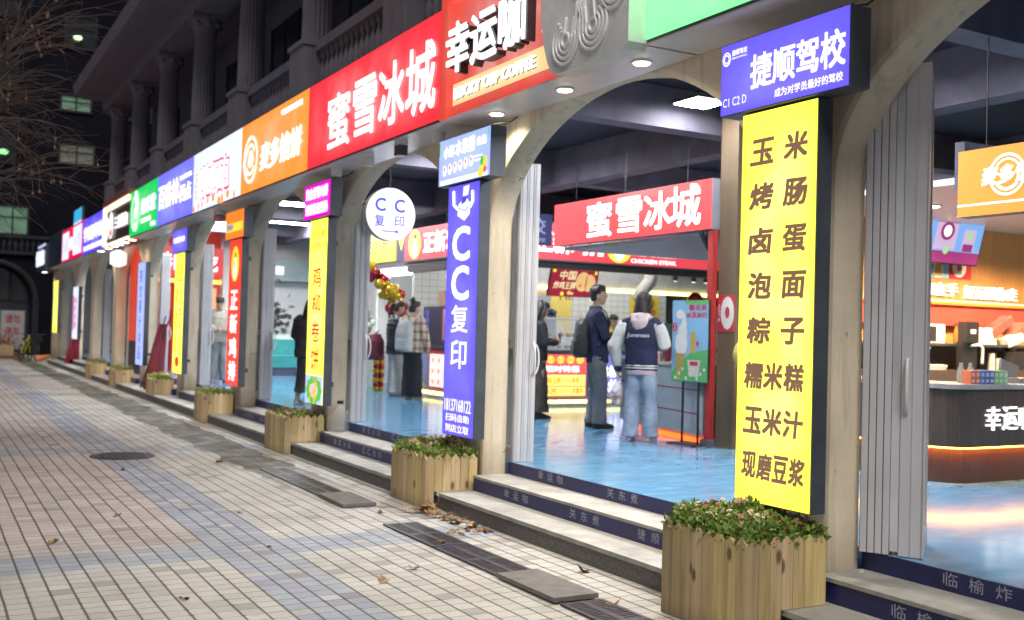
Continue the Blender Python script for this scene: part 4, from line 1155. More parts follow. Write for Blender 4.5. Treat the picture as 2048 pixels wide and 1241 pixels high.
# ---------------------------------------------------------------- end of the street
bark = mat('tree_bark', (0.07, 0.055, 0.05), .9, var=.3, scale=20, bump=.4)
tr = thing('bare_tree', 'bare winter tree with drooping seed balls and a few brown leaves', 'tree', (-.9, 13.2, 0))
tb = MB(); tb.tube([(-.9, 13.2, -.02), (-.88, 13.2, 1.0), (-.85, 13.15, 2.2), (-.75, 13.1, 3.2)], [.17, .14, .125, .11], 12); put('trunk', tb, bark, tr, 60)
cb = MB(); seeds = []
rg = random.Random(11)
def grow(p, d, L, r, lv):
    n = 5; pts = [p]; q = p.copy(); dd = d.copy()
    for i in range(n):
        dd = (dd + Vector((rg.uniform(-.22, .22), rg.uniform(-.22, .22), rg.uniform(-.14, .14) + (.05 if lv < 2 else -.05)))).normalized()
        q = q + dd * (L / n); pts.append(q.copy())
    cb.tube(pts, [max(.0022, r * (1 - .6 * i / n)) for i in range(n + 1)], 6 if lv < 2 else 4, round_caps=False)
    if lv >= 4:
        if rg.random() < .6: seeds.append(pts[-1])
        return
    k = 3 if lv < 2 else 2 if lv < 3 else 1
    for j in range(k + (1 if lv == 1 else 0)):
        i = rg.randint(2, n)
        nd = (dd + Vector((rg.uniform(-.9, .9), rg.uniform(-.8, .8), rg.uniform(-.55, .6)))).normalized()
        grow(pts[i], nd, L * rg.uniform(.55, .78), r * .5, lv + 1)
    grow(pts[-1], dd, L * .75, r * .5, lv + 1)
for d, L, r in (((.95, -.1, .30), 1.15, .055), ((.85, .1, .62), 1.3, .06), ((.75, -.35, .05), 1.05, .045), ((.5, .2, 1.0), 1.5, .07), ((-.6, .2, .9), 1.3, .06), ((.9, .4, .85), 1.4, .05), ((1, -.2, .9), 1.3, .05), ((-.3, -.4, 1), 1.3, .06)):
    grow(Vector((-.78, 13.1, 3.0)), Vector(d).normalized(), L, r, 0)
put('crown', cb, bark, tr, 60)
sb = MB(); lb_ = MB()
for s in seeds[:60]:
    ln = rg.uniform(.05, .16)
    sb.tube([s, s + Vector((.01, 0, -ln))], .002, 4, round_caps=False); sb.ball(s + Vector((.01, 0, -ln)), .014, 6, 4, (1, 1, 1.5))
put('seed_balls', sb, mat('seed_brown', (0.17, 0.11, 0.075), .8), tr)
for s in seeds[60:72]:
    d = Vector((rg.uniform(-1, 1), rg.uniform(-1, 1), -1)).normalized(); q = d.orthogonal().normalized() * .03
    lb_.add([s, s + d * .05 + q, s + d * .11, s + d * .05 - q], [(0, 1, 2, 3)])
put('brown_leaves', lb_, leafmats[0], tr)

eb_m = mat('end_building_stone', (0.010, 0.010, 0.016), 1.0, var=.25, scale=.6, spec=.05)
eb_t = mat('end_building_trim', (0.035, 0.035, 0.042), 1.0, var=.25, scale=2, spec=.1)
eb = thing('end_building', 'dark tall building closing the street with a lit window row', 'building', (0, 50, 0))
wl = MB()
P = [(4.15, 0)] + [(2.55 + 1.6 * math.cos(math.pi * i / 24), 2.35 + 1.5 * math.sin(math.pi * i / 24)) for i in range(25)] + [(.95, 0)]
for p, q in zip(P[1:-1][:-1], P[1:-1][1:]): wl.quad((p[0], 50, p[1]), (q[0], 50, q[1]), (q[0], 50, 4.35), (p[0], 50, 4.35))
wl.quad((4.15, 50, 0), (14, 50, 0), (14, 50, 4.35), (4.15, 50, 4.35)); wl.quad((-30, 50, 0), (.95, 50, 0), (.95, 50, 4.35), (-30, 50, 4.35))
wl.quad((-30, 51.2, 4.35), (14, 51.2, 4.35), (14, 51.2, 26), (-30, 51.2, 26)); wl.quad((-30, 50, 4.35), (14, 50, 4.35), (14, 51.2, 4.35), (-30, 51.2, 4.35))
wl.quad((-30, 51.2, 26), (14, 51.2, 26), (14, 60, 26), (-30, 60, 26))
for p, q in zip(P[:-1], P[1:]): wl.quad((p[0], 50, p[1]), (q[0], 50, q[1]), (q[0], 50.7, q[1]), (p[0], 50.7, p[1]))
put('wall', wl, eb_m, eb)
at = MB(); at.tube([(2.55 + 1.78 * math.cos(math.pi * i / 24), 49.98, 2.35 + 1.68 * math.sin(math.pi * i / 24)) for i in range(25)], .12, 8); at.box(4.2, 4.45, 49.9, 49.999, 0, 2.4); at.box(.65, .9, 49.9, 49.999, 0, 2.4); put('arch_trim', at, eb_t, eb)
ad = MB(); ad.box(.9, 4.2, 50.72, 50.8, 0, 4.2); put('dark_doorway', ad, mat('dark_door', (0.02, 0.025, 0.04), .2), eb)
ad = MB()
for x in (1.7, 2.5, 3.3): ad.box(x, x + .08, 50.66, 50.719, .9, 3.7)
ad.box(.95, 4.15, 50.66, 50.719, 2.35, 2.45); put('door_frame', ad, eb_t, eb)
bb = MB()
for i in range(-60, 21): bb.lathe([(.05, 4.5), (.085, 4.75), (.05, 4.98), (.06, 5.06)], 8, Matrix.Translation((i * .23, 49.95, 0)))
bb.box(-14, 5, 49.84, 50.06, 4.36, 4.5); bb.box(-14, 5, 49.82, 50.08, 5.06, 5.2); put('balustrade', bb, eb_t, eb)
lit_g = emat('lit_room', (0.28, 0.62, 0.40), .22, base=(.1, .12, .1), uneven=.6)
def win(x0, x1, z0, z1, m, y=51.2, bars=1):
    f_ = MB(); f_.box(x0 - .1, x1 + .1, y - .08, y - .001, z0 - .1, z0); f_.box(x0 - .1, x1 + .1, y - .08, y - .001, z1, z1 + .1)
    f_.box(x0 - .1, x0, y - .08, y - .001, z0, z1); f_.box(x1, x1 + .1, y - .08, y - .001, z0, z1)
    for k in range(bars): xx = x0 + (x1 - x0) * (k + 1) / (bars + 1); f_.box(xx - .03, xx + .03, y - .07, y - .02, z0, z1)
    f_.box(x0, x1, y - .07, y - .02, z0 + (z1 - z0) * .6, z0 + (z1 - z0) * .6 + .05)
    w_ = put('window', f_, eb_t, eb)
    g_ = MB(); g_.box(x0, x1, y - .015, y - .005, z0, z1); put('pane', g_, m, w_)
win(1.6, 3.95, 5.35, 6.5, lit_g, bars=3)
dkp = mat('dark_glass', (0.02, 0.025, 0.03), .15)
win(-2.4, .4, 5.35, 6.5, dkp, bars=3)
lit_y = emat('lit_dim_room', (0.42, 0.45, 0.30), .16, base=(.1, .1, .1), uneven=.6)
for (x0, x1, z0, z1, m) in ((5.2, 6.6, 8.7, 9.5, lit_y), (5.2, 6.4, 11.1, 11.7, lit_g), (5.3, 6.5, 14.0, 15.4, dkp), (1.9, 3.3, 8.5, 9.7, dkp), (-1.5, 0, 8.5, 9.7, dkp), (1.9, 3.3, 11.8, 13, dkp), (-1.5, 0, 11.8, 13, dkp), (1.9, 3.3, 15, 16.2, dkp), (-1.5, 0, 15, 16.2, dkp), (8, 9.5, 11, 12.2, dkp), (8, 9.5, 14, 15.4, dkp)):
    win(x0, x1, z0, z1, m)
def lamp_ball(x, z, col, label):
    t = thing('window_lamp', label, 'lamp', (x, 51.1, z), None)
    b = MB(); b.ball((x, 51.0, z), .12, 10, 6, (1.6, 1, 1)); put('bulb', b, emat('far_bulb', col, 1.6, sample=False), t, 60)
    b = MB(); b.box(x - .03, x + .03, 51.05, 51.199, z - .03, z + .03); put('bracket', b, M['black'], t)
lamp_ball(5.75, 14.4, (0.75, 1.0, 0.55), 'small bright greenish lamp high on the dark tower')
lamp_ball(2.9, 8.9, (0.35, 1.0, 0.35), 'tiny green lamp on the dark tower behind the bare tree')

k_ = MB(); k_.box(-20, 3.6, 45.2, 49.8, 0, .14); tag(put('raised_kerb_bed', k_, mat('brick_kerb', (0.16, 0.085, 0.065), .85, var=.3, scale=8)), 'low brick edged bed at the end of the street', 'kerb', kind='structure')
def bush(x, y, s, label, m):
    t = thing('boxed_shrub', label, 'shrub', (x, y, .14))
    b = MB(); b.box(x - s * .45, x + s * .45, y - s * .4, y + s * .4, .14, .14 + s * .5); put('box', b, M['plank'], t)
    b = MB(); rg = random.Random(int(x * 100))
    for k in range(260):
        p = Vector((x + rg.gauss(0, s * .26), y + rg.gauss(0, s * .25), .14 + s * .55 + abs(rg.gauss(0, s * .22))))
        d = Vector((rg.uniform(-1, 1), rg.uniform(-1, 1), rg.uniform(-.3, 1))).normalized() * .09; q = d.orthogonal().normalized() * .035
        b.add([p, p + d * .5 + q, p + d, p + d * .5 - q], [(0, 1, 2, 3)])
    put('leaves', b, m, t)
rust = leafy('rusty_leaves', (0.20, 0.08, 0.05), (0.42, 0.20, 0.13))
bush(2.15, 45.6, .95, 'rust coloured shrub in the bigger wooden box', rust)
bush(2.85, 45.9, .8, 'smaller rust coloured shrub in a box beside the white board', rust)
t = thing('notice_board', 'dim white standing notice board with red words', 'notice board', (3.15, 45.9, .14))
b = MB(); b.box(2.75, 3.60, 46.2, 46.25, .35, 1.9); put('panel', b, mat('board_white', (.32, .32, .34), .6), t)
b = MB(); b.box(2.7, 2.75, 46.19, 46.26, .14, 1.95); b.box(3.6, 3.65, 46.19, 46.26, .14, 1.95); put('posts', b, M['alu_dark'], t)
words(t, fnear(46.2, 2.75, .35), [('请勿', .15, 1.05, .70, 1.40, dict(bold=.03)), ('停车', .15, .55, .70, .90, dict(bold=.03))], mat('board_red', (.30, .03, .05), .6), .004)
def bicycle(x, y, rz, label, col):
    t = thing('bicycle', label, 'bicycle', (x, y, 0), None, rz)
    for s_ in (-.52, .52):
        w_ = MB(); n = 28
        w_.tube([(s_ + .31 * math.cos(2 * math.pi * i / n), 0, .33 + .31 * math.sin(2 * math.pi * i / n)) for i in range(n + 1)], .022, 6, ref=(0, 1, 0), round_caps=False)
        for i in range(8): w_.tube([(s_, 0, .33), (s_ + .3 * math.cos(i * .785), 0, .33 + .3 * math.sin(i * .785))], .004, 4, round_caps=False)
        put('wheel', w_, M['black'], t, 60, True)
    f_ = MB()
    for a, b_ in (((-.52, 0, .33), (-.12, 0, .33)), ((-.12, 0, .33), (-.22, 0, .80)), ((-.52, 0, .33), (-.2, 0, .7)), ((-.12, 0, .33), (.36, 0, .75)), ((-.2, 0, .68), (.34, 0, .85)), ((.34, 0, .95), (.52, 0, .33))): f_.tube([a, b_], .022, 8)
    put('frame', f_, col, t, 60, True)
    h = MB(); h.tube([(.28, -.26, 1.02), (.34, -.1, .98), (.34, .1, .98), (.28, .26, 1.02)], .014, 6); put('handlebar', h, M['black'], t, 60, True)
    s2 = MB(); s2.loft([(.80, -.22, 0, .13, .06), (.84, -.22, 0, .15, .08), (.87, -.23, 0, .12, .07)], 14); put('saddle', s2, M['black'], t, 60, True)
    m2 = MB(); m2.box(.36, .62, -.13, .13, .70, .90); put('basket', m2, M['black'], t, None, True)
yl_ = mat('bike_yellow', (0.62, 0.60, 0.03), .4)
bicycle(3.45, 43.2, 1.2, 'yellow green bicycle parked near the white notice board', yl_)
bicycle(3.95, 43.9, 1.5, 'darker bicycle parked behind the yellow green one', M['black'])
t = thing('traffic_cone', 'small orange cone lying at the end of the street', 'cone', (3.95, 42.6, 0))
b = MB(Matrix.Translation((3.95, 42.6, .15)) @ Matrix.Rotation(R(75), 4, 'Y')); b.lathe([(.15, -.2), (.14, -.17), (.04, .3), (.03, .31)], 18); put('cone_body', b, mat('cone_orange', (.62, .20, .08), .6), t, 50)
b = MB(Matrix.Translation((3.95, 42.6, .15)) @ Matrix.Rotation(R(75), 4, 'Y')); b.box(-.15, .15, -.15, .15, -.225, -.201); put('foot', b, M['black'], t)
def wtag(o, l, c): return tag(o, l, c, None, 'thing')
# ---------------------------------------------------------------- hall lights
e_panel = emat('panel_light', (0.95, 0.97, 1.0), 92.0)
def panel(x, y, label, sx=.6, sy=.6, z=4.0, e=None):
    t = thing('ceiling_panel_light', label, 'ceiling light', (x, y, z), 'panel lights of the hall ceiling')
    b = MB(); b.box(x - sx / 2 - .02, x + sx / 2 + .02, y - sy / 2 - .02, y + sy / 2 + .02, z + .006, z + .05)
    for a in (-1, 1): b.tube([(x + a * sx * .4, y, z + .05), (x + a * sx * .4, y, 4.25)], .004, 4, round_caps=False)
    put('housing', b, M['alu_dark'], t)
    b = MB(); b.box(x - sx / 2, x + sx / 2, y - sy / 2, y + sy / 2, z, z + .0055); put('diffuser', b, e or e_panel, t)
panel(8.32, 13.75, 'square ceiling light seen under the big arch beyond the red sign', .6, .5)
panel(6.98, 8.5, 'small ceiling light by the top of the yellow light box', .4, .4)
panel(8.4, 18.9, 'ceiling light seen behind the round white sign', .7, .5)
panel(7.6, 24.1, 'long ceiling tube seen through the arch with the teal seat', 1.1, .25)
panel(6.0, 25.2, 'ceiling tube seen through the arch with the man in the pale jacket', .7, .25)
panel(8.6, 3.4, 'unseen ceiling light added above the coffee counter', 1.0, .6)  # out of view, added to light the interior behind the near archway
panel(10.6, 10.3, 'unseen ceiling light added above the back of the drink stall', .9, .6)  # unseen panel added to brighten the hall behind the big arch
panel(6.4, 20.3, 'ceiling light between the round sign and the red stall', .9, .5)
panel(6.5, 29.5, 'ceiling light behind the archway filled with a red board', .9, .5)
for i_, yp in enumerate((4.55, 8.66, 12.80, 16.86, 20.97, 25.0)):  # row of unseen panels added to light the doors, floor and people
    panel(6.2, 6.2 * yp / 4.435, 'unseen ceiling light added in the front row, number %s from the coffee stall' % ['one', 'two', 'three', 'four', 'five', 'six'][i_], .6, 1.1)
panel(6.5, 34.5, 'ceiling light in the far part of the hall', .9, .5)

def tubelight(p0, p1, label, m, r=.025):
    t = thing('tube_light', label, 'tube light', tuple((Vector(p0) + Vector(p1)) / 2))
    b = MB(); b.tube([p0, p1], r, 8, round_caps=False); put('tube', b, m, t, 60)
    q = MB(); q.tube([Vector(p0) + Vector((0, 0, r + .012)), Vector(p1) + Vector((0, 0, r + .012))], .011, 6); put('batten', q, M['alu'], t)
e_tube = emat('tube_white', (1.0, 0.98, 0.94), 46.0)
e_tubey = emat('tube_yellow', (1.0, 0.86, 0.22), 5)
e_tubeo = emat('tube_orange', (1.0, 0.14, 0.02), 2.5)
e_led = emat('tube_amber', (1.0, 0.50, 0.08), 2.2)

# ---------------------------------------------------------------- hanging round sign
t = thing('hanging_round_sign', 'round white hanging sign with blue letters and an arrow', 'sign', (5.09, 12.2, 2.68))
b = MB(); b.cyl((5.09, 12.2, 3.01), .335, .10, 40, 'Y'); put('casing', b, M['plastic_w'], t, 50)
b = MB(); F = fnear(12.2, 5.09, 3.01); disc_into(b, F, 0, 0, .328, .328, .004, n=44); put('face', b, emat('round_face', (0.90, 0.92, 1.0), 1.1), t)
words(t, F, [('C', -.215, .03, -.07, .20, dict(bold=.05)), ('C', .045, .03, .19, .20, dict(bold=.05)), ('复', -.22, -.16, -.08, -.01, dict(bold=.02)), ('印', .05, -.16, .18, -.01, dict(bold=.02))], k_blue, .003, .005)
b = MB(); rect_into(b, F, -.12, -.222, .07, -.208, .008); poly_into(b, F, [(.07, -.24), (.12, -.215), (.07, -.19)], .008); put('arrow', b, k_blue, t)
b = MB(); b.tube([(5.09, 12.25, 3.34), (5.09, 12.25, 3.80)], .008, 6); put('hanger', b, M['black'], t)

# ---------------------------------------------------------------- drink stall (red)
ds = thing('drink_stall', 'drink stall frame with a red post and a flat grey canopy', 'stall', (7.46, 8.85, ZF))
b = MB(); b.box(7.43, 7.50, 8.80, 8.88, ZF + .075, 2.735); put('post', b, mat('stall_red', (0.42, 0.035, 0.03), .45), ds)
b = MB(); b.box(7.40, 7.54, 8.78, 8.91, ZF + .001, ZF + .074); put('post_foot', b, M['beam'], ds)
b = MB(); b.box(7.55, 10.4, 8.80, 12.0, 2.70, 2.742); put('canopy', b, mat('canopy_grey', (0.80, 0.77, 0.84), .5), ds)
b = MB(); b.tube([(7.50, 8.95, 2.70), (7.62, 8.95, 2.15), (7.60, 8.95, 2.10)], .035, 8); put('bracket', b, M['black'], ds)
b = MB(); b.tube([(7.42, 8.99, 2.72), (7.60, 8.99, 2.45)], .03, 6); put('bracket', b, M['black'], ds)
t = thing('hanging_sign', 'long red hanging sign with white rounded characters inside the big arch', 'sign', (7.4, 10.4, 2.74))
b = MB(); b.box(7.406, 7.54, 8.80, 12.03, 2.745, 3.30); put('casing', b, mat('sign_side', (0.22, 0.22, 0.27), .5), t)
b = MB(); b.box(7.40, 7.405, 8.80, 12.03, 2.75, 3.298); put('face', b, emat('lit_coral_red', (0.78, 0.060, 0.065), 1.0), t)
F = fstreet(7.40, 12.03, 2.745)
words(t, F, [('蜜', .80, .05, 1.36, .50, dict(bold=.03)), ('雪', 1.45, .06, 1.98, .50, dict(bold=.03)), ('冰', 2.02, .06, 2.54, .51, dict(bold=.03)), ('城', 2.52, .06, 3.06, .53, dict(bold=.03))], E_WHITE, .008)
b = MB()
for y in (9.3, 10.5, 11.6): b.tube([(7.47, y, 3.30), (7.47, y, 3.8)], .006, 5)
put('hanger', b, M['black'], t)
t = thing('hanging_sign', 'dark navy hanging sign with one pale character beside the long red sign', 'sign', (7.5, 12.6, 2.8))
b = MB(); b.box(6.8, 7.72, 12.61, 12.70, 2.81, 3.25); put('casing', b, mat('navy_casing', (0.02, 0.022, 0.07), .4), t)
b = MB(); b.box(6.81, 7.71, 12.60, 12.609, 2.815, 3.245); put('face', b, emat('dim_navy', (0.025, 0.03, 0.11), .9, sample=False), t)
words(t, fnear(12.60, 6.81, 2.81), [('驾', .17, .15, .45, .37, dict(bold=.02)), ('校', .52, .15, .80, .37, dict(bold=.02)), ('最好的驾校', .2, .04, .8, .10)], ink('faint', (.22, .25, .42)), .003)
b = MB(); b.tube([(7.2, 12.65, 3.25), (7.2, 12.65, 4.2)], .006, 5); put('hanger', b, M['black'], t)
# counter (slightly turned)
CT = Matrix.Translation((7.40, 8.95, 0)) @ Matrix.Rotation(R(-12.0), 4, 'Z')
ct = thing('drink_counter', 'pale grey blue counter with thin red lines and a glowing orange base', 'counter', (7.40, 8.95, ZF))
b = MB(CT); b.box(0, .62, 0, 2.12, .505, 1.24); put('body', b, mat('counter_blue', (0.33, 0.40, 0.46), .35), ct)
b = MB(CT); b.box(-.02, .64, -.01, 2.14, 1.2405, 1.275); put('top', b, mat('counter_top', (0.50, 0.46, 0.42), .3), ct)
b = MB(CT); b.box(-.004, -.0002, .0, 2.12, .985, .999); b.box(-.004, -.0002, .0, 2.12, .728, .742); put('line', b, mat('thin_red', (0.25, 0.03, 0.04), .5), ct)
b = MB(CT); b.box(.16, .60, .02, 2.05, ZF + .001, .504); put('plinth', b, mat('plinth_white', (0.6, 0.55, 0.5), .5), ct)
b = MB(CT); b.box(.10, .158, .02, 2.0, ZF + .006, ZF + .05); put('base_light', b, e_tubeo, ct)
b = MB(CT); b.box(.64, 2.4, .02, 2.1, ZF + .001, ZF + .05); put('duckboard', b, M['beam'], ct)
def small(name, label, cat, fn, m, group=None, smooth=50):
    b = MB(); fn(b); return tag(put(name, b, m, None, smooth), label, cat, group)
P_ = lambda u, v, z=0.0: CT @ Vector((u, v, z))
cupm = mat('cup_maroon', (0.25, 0.03, 0.06), .3)
for q, (u, v) in enumerate(((.12, .72), (.20, .86), (.12, 1.02))):
    small('drink_cup', ['maroon drink cup beside the ice cream poster', 'maroon drink cup between two others on the drink counter', 'maroon drink cup behind the girl in the varsity jacket'][q], 'cup', lambda b, u=u, v=v: b.lathe([(.034, 0), (.045, .16), (.047, .165), (.042, .175), (.02, .18)], 16, Matrix.Translation(P_(u, v, 1.2755))), cupm, 'drink cups on the counter')
small('straw_holder', 'white holder box on the drink counter', 'holder', lambda b: (lambda m_: b.add(m_.v, m_.f))(MB(CT).box(.25, .40, .46, .62, 1.2755, 1.48)), M['plastic_w'])
small('menu_rack', 'low pink and white card rack on the drink counter', 'rack', lambda b: (lambda m_: b.add(m_.v, m_.f))(MB(CT).box(.10, .14, 1.2, 1.9, 1.2755, 1.55)), mat('card_pink', (0.62, 0.42, 0.45), .5))
small('drink_machine', 'dark green drink machine behind the drink counter', 'machine', lambda b: (b.box(8.9, 9.4, 11.3, 11.8, ZF + .001, 1.75), b.lathe([(.10, 1.7501), (.10, 2.0), (.07, 2.05)], 16, Matrix.Translation((9.15, 11.5, 0)))), mat('machine_green', (0.10, 0.20, 0.15), .35))
t = thing('balloon', 'shiny red balloon tied above the drink counter', 'balloon', (8.35, 10.2, 1.95))
b = MB(); b.ball((8.35, 10.2, 2.02), .10, 16, 10, (1, 1, 1.1)); put('balloon_skin', b, mat('foil_red', (.45, .02, .03), .15, .6), t, 80)
b = MB(); b.tube([(8.35, 10.2, 1.91), (8.34, 10.2, 1.6), (8.33, 10.2, 1.28)], .004, 5); put('string', b, M['plastic_w'], t)
# easel poster
t = thing('poster_stand', 'tall poster stand with a white ice cream cone picture', 'poster stand', (7.5, 9.25, ZF), None)
EF = frame((7.33, 9.34, 1.08), (0.10, -1, 0), (0, 0, 1))
b = MB(EF); b.box(0, .56, 0, .90, -.02, 0.0); put('panel', b, M['black'], t)
def pm(n, c, r=.5): return FLC.setdefault('print_' + n, mat('poster_' + n, c, r, var=.06))
b = MB(); rect_into(b, EF, .004, .004, .556, .896, .002); put('print_sky', b, pm('sky', (0.25, 0.50, 0.75)), t)
b = MB(); poly_into(b, EF, [(.004, .004), (.556, .004), (.556, .36), (.30, .32), (.12, .20), (.004, .10)], .003); rect_into(b, EF, .2, .85, .556, .896, .003); put('print_grass', b, pm('grass', (0.12, 0.42, 0.14)), t)
b = MB(); disc_into(b, EF, .15, .42, .095, .14, .004); disc_into(b, EF, .17, .54, .07, .10, .0045); disc_into(b, EF, .19, .63, .04, .07, .005); disc_into(b, EF, .20, .70, .018, .04, .0052); disc_into(b, EF, .13, .74, .07, .05, .0046); put('print_ice', b, pm('ice', (0.72, 0.74, 0.76)), t)
b = MB(); poly_into(b, EF, [(.06, .31), (.22, .31), (.13, .02), (.10, .02)], .0048); rect_into(b, EF, .29, .32, .37, .52, .004); disc_into(b, EF, .33, .52, .04, .03, .0042); put('print_cone', b, pm('cone', (0.55, 0.36, 0.10)), t)
b = MB(); poly_into(b, EF, [(.28, .06), (.42, .06), (.45, .24), (.25, .24)], .004); put('print_cup', b, pm('cup', (0.70, 0.66, 0.62)), t)
b = MB(); disc_into(b, EF, .045, .60, .035, .05, .004); rect_into(b, EF, .29, .18, .41, .225, .0045); disc_into(b, EF, .40, .42, .02, .03, .004); text_into(b, '春天来', .26, .78, .53, .85, .003, .004, EF, .04); text_into(b, '冰淇淋的', .22, .70, .53, .765, .003, .004, EF, .03); put('print_red', b, pm('red', (0.55, 0.03, 0.08)), t)
b = MB(); text_into(b, '2', .032, .575, .058, .63, .003, .0055, EF, .03)
for q in range(9): disc_into(b, EF, .07 + .055 * q, .04 + .05 * (q % 3), .018, .02, .0052, n=8)
put('print_white', b, pm('white', (0.75, 0.75, 0.72)), t)
b = MB()
for u in (.16, .40): b.tube([EF @ Vector((u, .0, -.03)), EF @ Vector((u, 1.08 - 1.08, -.03)) + Vector((0, 0, -(1.08 - ZF) + .02))], .014, 8)
put('leg', b, M['black'], t, 60)
c0 = EF @ Vector((.27, 0, -.03)); b = MB(); b.box(c0.x - .14, c0.x + .14, c0.y - .22, c0.y + .22, ZF + .001, ZF + .015); put('foot', b, M['black'], t)
# brown column with the order poster
b = MB(); b.box(7.50, 8.1, 8.50, 8.775, ZF, 4.24); t = put('hall_column', b, mat('brown_column', (0.13, 0.09, 0.055), .5, var=.15, stretch=(1, 1, .1)), None); wtag(t, 'square dark brown column behind the tall yellow light box', 'column')
t = thing('wall_poster', 'red order poster with a white disc on the brown column', 'poster', (7.49, 8.64, 1.64))
b = MB(); b.box(7.492, 7.499, 8.505, 8.77, 1.64, 2.035); put('sheet', b, pm('crimson', (0.50, 0.03, 0.05)), t)
F = fstreet(7.492, 8.77, 1.64)
b = MB(); disc_into(b, F, .158, .20, .105, .175, .001, n=36); put('disc', b, pm('white', (0.75, 0.75, 0.72)), t)
b = MB(); disc_into(b, F, .158, .205, .037, .062, .002); put('disc_centre', b, pm('crimson', (0.50, 0.03, 0.05)), t)
words(t, F, [('扫码下单', .012, .10, .040, .30, dict(vertical=True, bold=.02))], pm('white', (0.75, 0.75, 0.72)), .001, .001)
t = thing('balloon', 'pale yellow balloon peeping from behind the tall yellow light box', 'balloon', (7.37, 8.15, 1.2))
b = MB(); b.ball((7.37, 8.12, 1.40), .17, 20, 12, (1, 1, 1.15)); put('balloon_skin', b, mat('balloon_yellow', (.62, .52, .12), .25), t, 80)
b = MB(); b.tube([(7.37, 8.12, 1.21), (7.37, 8.12, ZF + .005)], .012, 6); put('stick', b, M['plastic_w'], t)

# ---------------------------------------------------------------- fried chicken corner stall
cs = thing('snack_stall', 'bright corner snack stall with red sign bands and a tiled back wall', 'stall', (7.8, 14.4, ZF))
p_coral = emat('lit_rose_red', (0.74, 0.060, 0.085), 1.0)
b = MB(); b.box(7.806, 12.4, 14.3205, 14.40, 2.75, 3.36); b.box(7.8205, 7.90, 14.4005, 17.94, 2.75, 3.36); put('fascia', b, M['alu_dark'], cs)
b = MB(); b.box(7.83, 12.4, 14.33, 14.45, 2.62, 2.749); b.box(7.83, 7.95, 14.4505, 17.9, 2.62, 2.749); put('soffit_frame', b, M['black'], cs)
def band(label, F, w_, h, items, discs):
    t = thing('stall_sign', label, 'sign', tuple(F @ Vector((w_ / 2, 0, 0))), 'sign bands of the corner snack stall')
    b = MB(F); b.box(0, w_, 0, h, .0, .02); put('face', b, p_coral, t)
    b = MB(F); b.box(0, w_, -.03, -.001, -.02, .03); put('rail', b, M['alu_dark'], t)
    words(t, F, items, E_WHITE, .012, .02)
    F2 = F @ Matrix.Translation((0, 0, .021))
    for u in discs: bird_emblem(t, F2, u, h / 2, .27, .27)
band('red sign band facing the street with a yellow bird disc', fstreet(7.80, 17.93, 2.84), 3.60, .57, [('正新鸡排', .85, .09, 2.7, .48, dict(bold=.05))], (.45,))
band('red sign band half hidden below the hanging red sign', fnear(14.30, 7.82, 2.755), 4.6, .57, [('正新鸡排', .60, .10, 1.98, .48, dict(bold=.05)), ('CHICKEN STEAK', 2.48, .035, 3.43, .105, dict(bold=.04)), ('正新鸡排连锁', 2.48, .15, 3.43, .33, dict(bold=.05))], (2.24,))
tile = newmat('white_tiles'); tm, tt, tp = tile
br = tt.n('ShaderNodeTexBrick', {'Vector': tt.n('ShaderNodeMapping', {'Vector': tt.n('ShaderNodeCombineXYZ', {'X': tt.n('ShaderNodeSeparateXYZ', {'Vector': tt.pos()}).outputs[0], 'Y': tt.n('ShaderNodeSeparateXYZ', {'Vector': tt.pos()}).outputs[2]}).outputs[0]}).outputs[0], 'Color1': (.74, .75, .73, 1), 'Color2': (.70, .72, .70, 1), 'Mortar': (.42, .44, .44, 1), 'Scale': 1.0, 'Mortar Size': .006, 'Brick Width': .16, 'Row Height': .12}, offset=0.0)
tt.set(tp.inputs['Base Color'], br.outputs[0]); tp.inputs['Roughness'].default_value = .2
b = MB(); b.box(8.0, 13.9, 17.95, 18.05, ZF, 3.29); put('tiled_wall', b, tm, cs)
b = MB(); b.box(10.2, 11.45, 17.90, 17.949, 1.55, 2.40); put('yellow_panel', b, mat('yellow_wall', (0.80, 0.62, 0.16), .4, var=.06), cs)
b = MB(); b.box(9.9, 10.55, 17.86, 17.899, 1.7, 2.28); put('bright_yellow_panel', b, mat('yellow_bright', (0.80, 0.68, 0.04), .4, var=.06), cs)
words(cs, fnear(17.899, 11.0, 2.25), [('Hi!', .18, .0, .50, .17, dict(bold=.0))], M['black'], .003, .0)
b = MB(); b.box(8.6, 13.9, 16.2, 16.3, 2.42, 3.3); put('bulkhead', b, mat('bulkhead', (0.55, 0.54, 0.56), .5), cs)
b = MB(); b.box(7.95, 13.9, 14.46, 17.94, 3.30, 3.36); put('bulkhead_top', b, mat('bulkhead', (0.55, 0.54, 0.56), .5), cs)
tubelight((9.6, 16.15, 2.40), (13.8, 16.15, 2.40), 'long yellow tube light across the snack stall', e_tubey, .03)
tubelight((8.2, 16.6, 2.95), (13.5, 16.6, 2.95), 'added white tube light over the tiled wall', e_tube)  # extra tube added to brighten the back of the stall
tubelight((8.2, 15.1, 3.15), (12.2, 15.1, 3.15), 'unseen white tube light added over the snack counter', e_tube)  # tucked behind the fascia, added to brighten the stall from above
def spot(x, y, z, label):
    t = thing('track_spot', label, 'spotlight', (x, y, z), 'black spotlights under the bulkhead')
    q = MB(); q.tube([(x, y, z), (x, y, 3.3)], .006, 5); put('stem', q, M['black'], t)
    b = MB(); b.lathe([(.045, -.16), (.05, -.14), (.05, 0)], 14, Matrix.Translation((x, y, z))); put('can', b, M['black'], t, 50)
    b = MB(); b.lathe([(.038, -.162), (.038, -.1605)], 14, Matrix.Translation((x, y, z))); put('lens', b, emat('spot_lens', (1, .95, .85), 5, sample=False), t)
